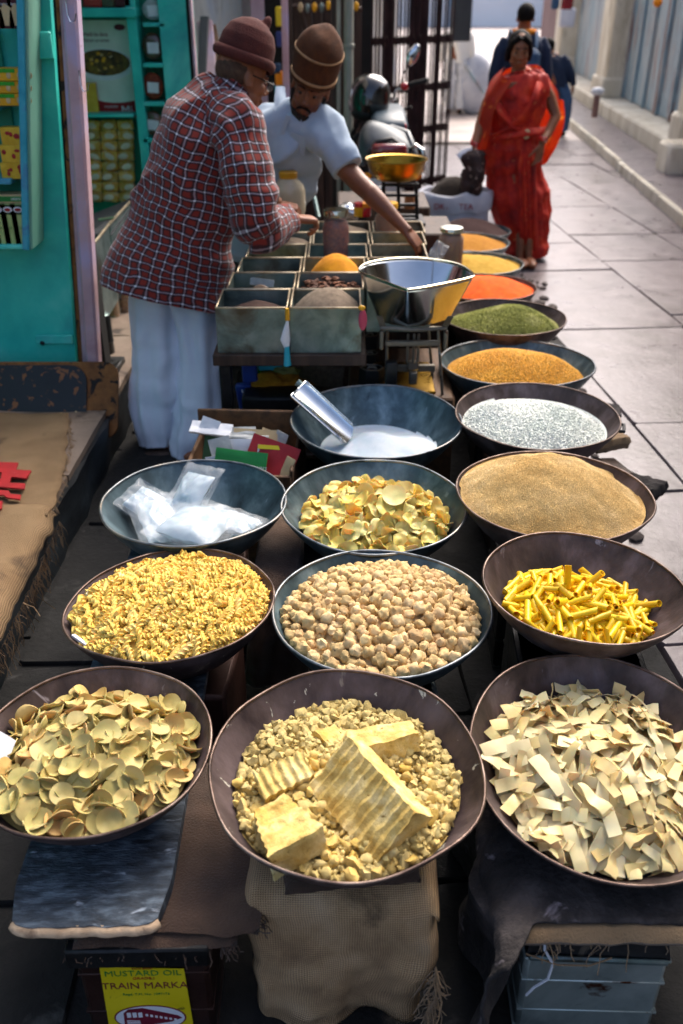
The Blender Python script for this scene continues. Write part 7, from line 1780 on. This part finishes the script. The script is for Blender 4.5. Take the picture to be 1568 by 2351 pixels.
# shirt
tors = loft([(386, 682, 3.88, 140, .215), (398, 610, 3.90, 133, .205), (420, 520, 3.91, 122, .19), (444, 430, 3.92, 115, .18), (466, 345, 3.93, 109, .17), (484, 282, 3.94, 95, .15), (503, 236, 3.95, 68, .115), (525, 206, 3.95, 42, .075)], 64, 8, folds(5, .012, .55, .006, 2, .6, .018, 6), False)
slv = loft([(505, 262, 3.90, 56, .09), (545, 300, 3.80, 60, .095), (566, 370, 3.74, 58, .085), (576, 440, 3.71, 56, .08), (583, 500, 3.69, 55, .078), (600, 538, 3.70, 48, .07)], 40, 8, folds(3, .007, 1.3, .009, 6, 1.5, .014, 10), True)
fore = loft([(575, 528, 3.71, 50, .072), (605, 530, 3.72, 50, .072), (636, 518, 3.78, 40, .058), (656, 507, 3.83, 29, .045), (671, 503, 3.865, 24, .038)], 36, 8, folds(2, .004, 2.4, .006, 9, 1.5, .008, 12), True)
far = loft([(530, 275, 4.0, 50, .08), (550, 350, 4.16, 46, .075), (585, 440, 4.24, 38, .06), (628, 468, 4.27, 24, .04)], 28, 6, folds(3, .004, 2, .004, 3))
V, F, U = joinvf([tors, slv, fore, far]); sh = setp(mk('plaid_shirt', V, F, M_['plaid'], None, True, 180, U), cu)
V, F, U = loft([(507, 240, 3.95, 52, .090), (521, 222, 3.955, 47, .082), (535, 205, 3.96, 44, .076), (541, 196, 3.965, 43, .074)], 40, 5, folds(3, .003, 0, 0, 1)); 
co = mk('collar', V, F, M_['plaid'], None, True, 180, U); co.parent = sh
# trousers
l1 = loft([(372, 640, 3.92, 72, .16), (362, 730, 3.90, 62, .14), (363, 830, 3.86, 58, .125), (365, 920, 3.83, 58, .12), (364, 980, 3.79, 48, .11), (368, 1020, 3.77, 42, .10)], 48, 10, folds(7, .016, .5, .006, 4, .35, .011, 6))
l2 = loft([(440, 640, 3.95, 78, .16), (450, 730, 3.90, 62, .14), (457, 830, 3.84, 53, .125), (458, 930, 3.78, 54, .12), (452, 1000, 3.72, 50, .115), (444, 1056, 3.68, 42, .10)], 48, 10, folds(7, .016, .45, .006, 11, .35, .011, 6))
V, F, U = joinvf([l1, l2]); setp(mk('trousers', V, F, M_['pants'], None, True, 180, U), cu)
for (px, py) in ((372, 1036), (446, 1066)):
    p = at(px, py, .012); setp(MB().ell(p+Vector((.06, .02, 0)), (.15, .055, .014), Matrix.Rotation(.35, 3, 'Z'), 16, 6).make('sandal', M_['darkwood']), cu)

# ---------------------------------------------------------------- vendor
ve = empty('person', (-.50, 4.95, 0), 0, 'moustached vendor in striped brown cap and pale blue shirt reaching across his spices', 'person')
H2 = headframe(A(715, 196, 4.64), (-.16, -.93, -.26), (.27, -.22, .93))
mb = MB(); add_head(mb, H2, 1.06)
mb.tube([A(712, 205, 4.76), A(694, 245, 4.76), A(672, 290, 4.72)], [.060, .062, .085], 16)
mb.tube([A(672, 290, 4.74), A(640, 380, 4.80), A(600, 500, 4.90), A(575, 620, 4.95)], [(.13, .10), (.13, .11), (.12, .11), (.13, .12)], 18)
mb.tube([A(720, 285, 4.68), A(752, 312, 4.60), A(792, 385, 4.52), A(822, 418, 4.46), A(850, 444, 4.41)], [.058, .058, .052, .047, .045], 16)
mb.tube([A(848, 442, 4.41), A(872, 466, 4.38), A(905, 500, 4.34), A(928, 524, 4.31), A(938, 534, 4.30)], [.046, .043, .032, .0265, .026], 16)
fingers(mb, A(932, 528, 4.305), Vector((.62, -.18, -.72)), Vector((.55, -.35, .60)), Vector((.6, -.3, .2)), 1.08, (.35, .45, .35), 1, .05)
mb.tube([A(640, 290, 4.86), A(600, 360, 4.95), A(585, 440, 4.92), A(620, 500, 4.85)], [.058, .048, .04, .03], 12)
fingers(mb, A(620, 500, 4.85), Vector((.8, -.3, -.4)), Vector((0, -.2, 1)), Vector((0, -1, 0)), 1.0, (.5, .6, .4))
for pts in ([A(560, 600, 4.95), A(552, 720, 4.98), A(548, 900, 5.0)], [A(590, 600, 4.98), A(600, 720, 5.05), A(605, 890, 5.1)]):
    pts[-1].z = .06; mb.tube(pts, [.10, .07, .05], 12); mb.ell(pts[-1]+Vector((.06, -.04, -.02)), (.13, .05, .04), Matrix.Rotation(-.5, 3, 'Z'), 12, 8)
skinbody('body', mb, .0055, M_['skindark'], ve)
face_parts(H2, 1.06, ve)
R2 = H2.to_3x3()
ms_ = MB()
for sx in (-1, 1): ms_.tube([H2 @ (Vector(p)*1.06) for p in ((0, .109, -.060), (sx*.014, .107, -.061), (sx*.028, .095, -.072), (sx*.032, .087, -.084))], [.0042, .0062, .0055, .0025], 8)
setp(ms_.make('moustache', M_['hair']), ve)
bd_ = MB()
for sx in (-1, 1): bd_.tube([H2 @ (Vector(p)*1.06) for p in ((sx*.076, .012, -.03), (sx*.066, .028, -.075), (sx*.040, .066, -.108), (0, .082, -.120))], [.007, .013, .015, .015], 8)
bd_.ell(H2 @ (Vector((0, .084, -.104))*1.06), (.018, .008, .012), R2); setp(bd_.make('stubble_beard', M_['stubble']), ve)
setp(MB().ell(H2 @ Vector((0, -.022, .018)), (.084, .098, .092), R2, 24, 16).make('hair', M_['hair']), ve)
HC2 = headframe(H2 @ Vector((0, .004, .046)), H2.to_3x3() @ Vector((0, 1, -.05)), H2.to_3x3() @ Vector((0, -.02, 1)))
def capf(v, th): return HC2 @ Vector((v.x*.93, v.y*1.06, v.z-.010*math.sin(th)))
pf = [(.100, -.006), (.110, .006), (.117, .04), (.121, .08), (.119, .12), (.108, .155), (.086, .188), (.056, .212), (.026, .222), (.001, .224)]
cp2 = catmull(pf, 5)
mbc = MB().lathe([tuple(p) for p in cp2], 48); mbc.V = [HC2 @ (Vector((v.x*.93, v.y*1.06, v.z))+Vector((0, 0, .012*mnoise.noise(Vector((v.x*14, v.y*14, 2)))*(v.z > .1)))) for v in mbc.V]
cap2 = setp(mbc.make('wool_cap', M_['wool2'], None, True, 180), ve)
def ring_at(z, r, rad, m, nm, par):
    mb = MB(); mb.tube([HC2 @ Vector((r*math.cos(2*PI*k/40)*.93, r*math.sin(2*PI*k/40)*1.06, z+.004*math.sin(4*PI*k/40))) for k in range(41)], rad, 8, False); o = mb.make(nm, M_[m]); o.parent = par; return o
ring_at(.012, .1125, (.007, .007), 'wool3', 'stripe', cap2); ring_at(.118, .1185, (.0055, .0055), 'wool3', 'stripe', cap2); ring_at(-.004, .104, (.011, .011), 'wool2', 'cuff', cap2)
# shirt as one fused skin
def vf_to_mb(mb, vf): mb.add(vf[0], vf[1]); return mb
def closed(rings, n=40, per=8, disp=None):
    R = catmull([(*aty(r[0], r[1], r[2]), r[3]*unit(aty(r[0], r[1], r[2])), r[4]) for r in rings], per)
    C = [Vector(r[:3]) for r in R]; m = len(C); V = []; L = 0
    for i in range(m):
        t = (C[min(i+1, m-1)]-C[max(i-1, 0)]).normalized(); vw = (C[i]-Vector((0,0,CAMH))).normalized(); a = t.cross(vw).normalized(); b = t.cross(a).normalized()
        if i: L += (C[i]-C[i-1]).length
        for k in range(n):
            th = 2*PI*k/n; d = disp(th, L, C[i]) if disp else 0; V.append(C[i]+a*((R[i][3]+d)*math.cos(th))+b*((R[i][4]+d)*math.sin(th)))
    F = [(i*n+k, i*n+(k+1) % n, (i+1)*n+(k+1) % n, (i+1)*n+k) for i in range(m-1) for k in range(n)]+[tuple(range(n-1, -1, -1)), tuple((m-1)*n+k for k in range(n))]
    return V, F
sm_ = MB()
vf_to_mb(sm_, closed([(572, 610, 4.95, 66, .15), (590, 520, 4.92, 72, .15), (608, 440, 4.87, 84, .15), (632, 370, 4.82, 94, .155), (655, 315, 4.77, 92, .15), (676, 280, 4.76, 62, .11), (686, 264, 4.78, 34, .06)], 56, 8, folds(6, .016, 1.0, .012, 3, 1, .022, 7)))
vf_to_mb(sm_, closed([(685, 290, 4.70, 46, .09), (722, 290, 4.66, 46, .09), (752, 312, 4.60, 45, .085), (778, 350, 4.55, 43, .08), (797, 388, 4.51, 40, .075)], 40, 8, folds(4, .006, 2, .006, 5, 1, .008, 10)))
vf_to_mb(sm_, closed([(660, 290, 4.82, 40, .09), (625, 300, 4.88, 42, .09), (602, 345, 4.93, 42, .08), (596, 380, 4.95, 40, .075)], 36, 8, folds(4, .006, 2, .005, 8)))
me = remesh(sm_, .007, 2, .5); me.materials.append(M_['blueshirt']); vs = setp(link('blue_shirt', me), ve)
# collar, placket, pockets
def flap(P, name, m, par, th=.005, puff=.004):
    P = [Vector(p) for p in P]
    def fn(u, v): q = (P[0]*(1-u)+P[1]*u)*(1-v)+(P[3]*(1-u)+P[2]*u)*v; return q+Vector((0, -1, .2))*puff*math.sin(PI*u)*math.sin(PI*v)
    o = link(name, sheetmesh(fn, 8, 6, th, M_[m])); o.parent = par; return o
yv = 4.58
flap([A(634, 200, 4.78), A(654, 200, 4.76), A(660, 284, 4.62), A(628, 254, 4.64)], 'collar', 'blueshirt', vs, .008, .02)
flap([A(662, 286, 4.62), A(700, 278, 4.62), A(748, 262, 4.62), A(722, 300, 4.58)], 'collar', 'blueshirt', vs, .008, .015)
flap([A(658, 262, 4.60), A(668, 268, 4.60), A(632, 352, 4.64), A(622, 346, 4.64)], 'placket', 'blueshirt', vs, .004, .002)
flap([A(668, 302, 4.60), A(706, 314, 4.57), A(698, 358, 4.62), A(660, 344, 4.65)], 'chest_pocket', 'blueshirt', vs, .004, .006)
setp(MB().add([A(656, 225, 4.70), A(712, 262, 4.66), A(664, 288, 4.64), A(648, 250, 4.70)], [(0, 1, 2, 3)]).make('open_neck', M_['skindark']), ve)
V, F, U = joinvf([loft([(575, 590, 4.96, 66, .15), (556, 680, 4.98, 50, .13), (548, 800, 5.0, 46, .11), (546, 900, 5.0, 42, .10)], 30, 6, folds(5, .006)), loft([(590, 600, 4.98, 60, .14), (600, 700, 5.02, 48, .12), (606, 890, 5.08, 42, .10)], 30, 6, folds(5, .006))])
setp(mk('trousers', V, F, M_['greypants'], None, True, 180, U), ve)

# ---------------------------------------------------------------- woman in red
wo_ = empty('person', (1.45, 7.3, 0), 0, 'woman in patterned red sari with orange veil carrying a dark bag', 'person')
YW = 7.30
H3 = headframe(A(1193, 112, YW), (-.05, -.97, -.16), (.02, -.12, 1))
mb = MB(); add_head(mb, H3, .98)
mb.tube([A(1193, 125, YW+.02), A(1191, 150, YW+.03), A(1190, 185, YW+.02)], [.048, .050, .07], 14)
mb.tube([A(1190, 185, YW), A(1185, 260, YW), A(1180, 330, YW), A(1185, 420, YW)], [(.15, .09), (.15, .11), (.14, .11), (.15, .12)], 18)
mb.tube([A(1150, 185, YW), A(1118, 240, YW-.02), A(1102, 290, YW-.10), A(1090, 335, YW-.2)], [.055, .045, .040, .026], 12)
fingers(mb, A(1088, 338, YW-.2), Vector((-.25, -.2, -1)), Vector((-1, -.2, .1)), Vector((0, -1, 0)), .95, (.7, .9, .5))
mb.tube([A(1235, 185, YW), A(1262, 225, YW), A(1276, 268, YW-.04), A(1258, 305, YW-.12), A(1244, 328, YW-.2)], [.055, .046, .040, .034, .026], 12)
fingers(mb, A(1243, 332, YW-.2), Vector((-.12, -.1, -1)), Vector((.6, -.8, 0)), Vector((-1, -.3, 0)), 1.0, (.3, .4, .3))
for px in (1196, 1216): p = at(px, 596, .05); mb.tube([A(px, 420, YW+.03), p+Vector((0, .09, .12)), p+Vector((0, .06, 0))], [.06, .032, .028], 10); mb.ell(p+Vector((0, -.05, -.015)), (.045, .11, .035), None, 12, 8)
skinbody('body', mb, .0065, M_['skin'], wo_)
face_parts(H3, .98, wo_)
R3 = H3.to_3x3()
hr = MB().ell(H3 @ Vector((0, -.026, .034)), (.085, .094, .088), R3, 28, 18)
for sx in (-1, 1): hr.tube([H3 @ Vector(p) for p in ((sx*.010, .066, .090), (sx*.052, .050, .052), (sx*.078, .012, -.01), (sx*.070, -.04, -.075))], [.022, .026, .022, .028], 10)
hr.ell(H3 @ Vector((0, -.10, -.06)), (.06, .05, .055), R3)
me = remesh(hr, .006, 2); me.materials.append(M_['hair']); setp(link('hair', me), wo_)
setp(MB().ell(H3 @ Vector((0, .0965, .022)), (.005, .003, .005), R3).make('bindi', M_['redlens']), wo_)
sa_ = loft([(1212, 590, YW-.02, 41, .15), (1208, 555, YW-.01, 50, .16), (1200, 510, YW, 58, .17), (1188, 450, YW, 66, .17), (1180, 395, YW, 66, .165), (1178, 345, YW, 62, .155), (1180, 310, YW, 58, .145), (1184, 270, YW, 58, .15), (1188, 235, YW, 60, .15), (1192, 200, YW, 62, .13), (1192, 180, YW+.02, 50, .10), (1191, 166, YW+.03, 30, .07)], 72, 8, folds(13, .012, .8, .006, 3, .35, .022, 8), False)
V, F, U = sa_; sr = setp(mk('sari', V, F, M_['sari'], None, True, 180), wo_)
# pleats in front and wrapped swags
def swag(pts, r, name='sari_fold', m='sari'):
    o = MB().tube([A(*p) for p in pts], r, 12).make(name, M_[m], None, True, 180); o.parent = sr; return o
yf = YW-.15
swag([(1128, 205, yf+.04), (1150, 255, yf-.0), (1180, 290, yf-.01), (1205, 300, yf-.01)], [(.035, .014), (.045, .018), (.035, .016), (.02, .014)])
swag([(1240, 190, yf+.04), (1228, 235, yf), (1205, 270, yf-.01), (1165, 300, yf-.0), (1125, 318, yf+.05)], [(.04, .014), (.055, .018), (.05, .018), (.04, .016), (.03, .014)])
swag([(1255, 300, yf+.06), (1225, 303, yf-.01), (1205, 303, yf-.02), (1170, 310, yf-.01), (1122, 316, yf+.06)], [(.03, .02), (.04, .02), (.04, .024), (.035, .02), (.03, .02)])
for i, px in enumerate((1196, 1206, 1216, 1226)):
    swag([(1206+i*3, 310, yf-.01), (px-2, 380, yf-.03), (px, 470, yf-.035), (px+4, 585, yf-.01)], [(.012, .010), (.022, .016), (.026, .020), (.030, .022)])
setp(MB().ell(A(1209, 308, yf-.035), (.028, .012, .035)).make('brooch', M_['cream']), wo_)
def veil(rows, name, nu=26, nv=30, th=.003, m='saridrape', wav=.012):
    G = [[A(*p) for p in r] for r in rows]
    G = [catmull([tuple(p) for p in r], 8) for r in G]; cols = list(zip(*G)); G2 = [catmull([tuple(p) for p in c], 8) for c in cols]
    nj, ni = len(G2), len(G2[0])
    V = [Vector(G2[j][i])+Vector((0, wav*math.sin(j*.55+i*.12), 0)) for j in range(nj) for i in range(ni)]
    F = [(j*ni+i, j*ni+i+1, (j+1)*ni+i+1, (j+1)*ni+i) for j in range(nj-1) for i in range(ni-1)]
    o = mk(name, V, F, M_[m], None, True, 180); o.parent = sr; return o
# veil over the bag-side shoulder and arm; rows top to bottom
veil([[(1160, 152, YW+.02), (1152, 170, YW-.10), (1175, 188, YW-.14)], [(1128, 185, YW+.08), (1125, 210, YW-.13), (1150, 225, YW-.17)], [(1108, 235, YW+.08), (1108, 252, YW-.14), (1132, 262, YW-.16)], [(1092, 290, YW+.06), (1098, 300, YW-.14), (1125, 306, YW-.14)], [(1078, 330, YW+.04), (1090, 340, YW-.15), (1116, 342, YW-.12)]], 'veil')
veil([[(1116, 330, YW+.10), (1104, 334, YW+.06), (1092, 336, YW)], [(1122, 362, YW+.10), (1108, 366, YW+.08), (1098, 358, YW+.04)], [(1120, 405, YW+.12), (1112, 398, YW+.1), (1106, 380, YW+.06)]], 'veil')
veil([[(1205, 150, YW+.06), (1235, 150, YW+.04), (1256, 172, YW+.08)], [(1225, 180, YW-.10), (1258, 190, YW+.02), (1278, 205, YW+.12)], [(1238, 215, YW-.10), (1262, 222, YW-.05), (1284, 235, YW+.14)]], 'veil')
veil([[(1240, 225, YW+.14), (1270, 225, YW+.16), (1294, 230, YW+.16)], [(1238, 270, YW+.16), (1270, 275, YW+.18), (1296, 275, YW+.18)], [(1240, 330, YW+.16), (1260, 335, YW+.18), (1282, 325, YW+.18)], [(1240, 375, YW+.14), (1246, 380, YW+.16), (1256, 372, YW+.16)]], 'veil')
veil([[(1160, 160, YW+.05), (1192, 150, YW+.12), (1232, 155, YW+.05)], [(1150, 175, YW+.09), (1192, 170, YW+.16), (1245, 175, YW+.09)], [(1140, 200, YW+.12), (1192, 200, YW+.18), (1255, 200, YW+.12)]], 'veil')
for (px, py, Yb) in ((1089, 334, YW-.2), (1246, 322, YW-.19)):
    for k in range(3): setp(MB().lathe([(.031, -.004), (.035, 0), (.031, .004), (.028, 0), (.031, -.004)], 20, A(px, py, Yb)+Vector((0, 0, .012*k)), Matrix.Rotation(.2, 3, 'Y')).make('bangle', M_['redpaint']), wo_)
for px in (1176, 1210): setp(MB().ell(A(px, 128, YW-.02), (.008, .006, .014)).make('earring', M_['gold']), wo_)
# bag she carries
bg_ = empty('shopping_bag', A(1080, 400, YW-.22), 0, 'dark brown patterned cloth bag hanging from the hand of the woman in red', 'bag')
mb = MB()
vf_to_mb(mb, closed([(1084, 348, YW-.2, 14, .03), (1086, 362, YW-.22, 24, .06), (1090, 385, YW-.23, 25, .08), (1084, 415, YW-.24, 22, .07), (1076, 445, YW-.25, 18, .05), (1070, 462, YW-.25, 10, .03)], 28, 6, folds(4, .012, 2, .01, 3, 1, .02, 14)))
setp(mb.make('bag_body', mat('dark_print_bag', ['#1c100e', '#3a2420'], scale=14, rough=.7, spots=('#a89088', 17, .60, .04)), None, True, 180), bg_)
setp(MB().tube([A(1052, 362, YW-.22), A(1066, 350, YW-.22), A(1084, 345, YW-.2)], [(.03, .02), (.03, .02), (.02, .02)], 8).make('bag_flap', M_['whitesack']), bg_)

# ---------------------------------------------------------------- people farther off
def farperson(label, px, ptop, pbot, Y, jacket, legs, face_away=True, lean=0, extras=None, hairm='hair'):
    """standing or leaning adult; ptop: crown line, pbot: soles on the ground"""
    foot = at(px, pbot, 0); Y = foot.y; top = aty(px, ptop, Y); H_ = min(1.78, max(1.2, top.z)); x0 = foot.x
    e = empty('person', (x0, Y, 0), 0, label, 'person')
    P = lambda x, y, z: Vector((x0+x+lean*max(0, z/H_-.5)*H_, Y+y, z*H_/1.72))
    dirn = 1 if face_away else -1
    Hh = headframe(P(0, 0, 1.60), (0.05, dirn, -.1), (0, 0, 1)); mb = MB(); add_head(mb, Hh, 1.0)
    mb.tube([P(0, -.01*dirn, 1.56), P(0, 0, 1.42)], [.055, .065], 12); mb.tube([P(0, 0, 1.45), P(0, 0, 1.2), P(0, 0, .95)], [(.16, .09), (.14, .10), (.14, .10)], 16)
    for sx in (-1, 1):
        mb.tube([P(sx*.17, 0, 1.40), P(sx*.25, 0, 1.12), P(sx*.26, .04*dirn, .90)], [.05, .042, .028], 10); fingers(mb, P(sx*.26, .04*dirn, .90), Vector((0, .1*dirn, -1)), Vector((sx, 0, 0)), Vector((0, dirn, 0)), 1.0, (.3, .4, .3))
        mb.tube([P(sx*.09, 0, .92), P(sx*.10, .02, .5), P(sx*.10, 0, .06)], [.09, .06, .045], 12); mb.ell(P(sx*.10, .06*dirn, .035), (.045, .12, .035))
    skinbody('body', mb, .008, M_['skin'], e)
    jb_ = MB()
    def clos(R_, n=32):
        R_ = catmull(R_, 6); V = []; 
        for i, r in enumerate(R_):
            for k in range(n):
                th = 2*PI*k/n; d = .012*math.sin(5*th+r[2]*9)+.010*fbm((r[0]+math.cos(th), r[1], r[2]*3), 2); V.append(Vector((r[0]+(r[3]+d)*math.cos(th), r[1]+(r[4]+d)*math.sin(th), r[2])))
        m = len(R_); return V, [(i*n+k, i*n+(k+1) % n, (i+1)*n+(k+1) % n, (i+1)*n+k) for i in range(m-1) for k in range(n)]+[tuple(range(n-1, -1, -1)), tuple((m-1)*n+k for k in range(n))]
    jb_.add(*clos([(*P(0, 0, .90), .19, .13), (*P(0, 0, 1.05), .19, .13), (*P(0, 0, 1.25), .21, .13), (*P(0, 0, 1.38), .22, .12), (*P(0, 0, 1.46), .12, .09), (*P(0, 0, 1.50), .07, .07)]))
    for sx in (-1, 1): jb_.tube([P(sx*.15, 0, 1.41), P(sx*.21, 0, 1.32), P(sx*.255, 0, 1.12), P(sx*.265, .03*dirn, .93)], [.07, .072, .062, .045], 18)
    me = remesh(jb_, .011, 2); me.materials.append(M_[jacket]); setp(link('jacket', me), e)
    V = []; F = []
    for sx in (-1, 1):
        v_, f_ = clos([(*P(sx*.085, 0, .96), .11, .12), (*P(sx*.10, 0, .7), .095, .105), (*P(sx*.105, 0, .4), .08, .09), (*P(sx*.105, 0, .10), .07, .08)], 24); b = len(V); V += v_; F += [tuple(i+b for i in f) for f in f_]
    setp(mk('trousers', V, F, M_[legs]), e)
    for sx in (-1, 1): setp(MB().ell(P(sx*.105, .05*dirn, .045), (.05, .135, .045)).make('shoe', M_['tyre']), e)
    Rh = Hh.to_3x3(); setp(MB().ell(Hh @ Vector((0, -.024, .030)), (.086, .098, .092), Rh, 20, 14).make('hair', M_[hairm]), e)
    return e, P, dirn
e, P, dn = farperson('man seen from behind in navy jacket and orange scarf', 1170, -25, 452, 9.6, 'navy', 'denim')
setp(MB().tube([P(.10*math.cos(2*PI*k/16), .085*math.sin(2*PI*k/16), 1.475) for k in range(17)], (.032, .026), 10, False).make('scarf', M_['orange']), e)
pk_ = empty('backpack', P(0, -.2, 1.2), 0, 'slate blue backpack worn by the man in the navy jacket', 'backpack')
def ppts(*a): return P(*a)
me = remesh(MB().box(P(.0, -.22, 1.16), (.27, .15, .40), None, .05).box(P(0, -.30, 1.06), (.20, .06, .18), None, .02), .012, 4); me.materials.append(M_['bluebag']); setp(link('pack_body', me), pk_)
for sx in (-1, 1): setp(MB().tube([P(sx*.10, -.16, 1.35), P(sx*.11, -.10, 1.45), P(sx*.12, 0, 1.49), P(sx*.12, .10, 1.42)], [(.028, .010)]*4, 8).make('strap', M_['bluebag']), pk_)
setp(MB().ell(P(0, -.345, 1.12), (.03, .01, .03)).make('badge', M_['white']), pk_)
e, P, dn = farperson('person in dark blue leaning over beyond the woman in red', 1275, 92, 312, 15, 'navy', 'denim', True, -.25)
e, P, dn = farperson('person in pale blue shirt standing beside the white sacks past the gate', 1042, 30, 262, 15, 'bluetarp', 'white', True, 0)
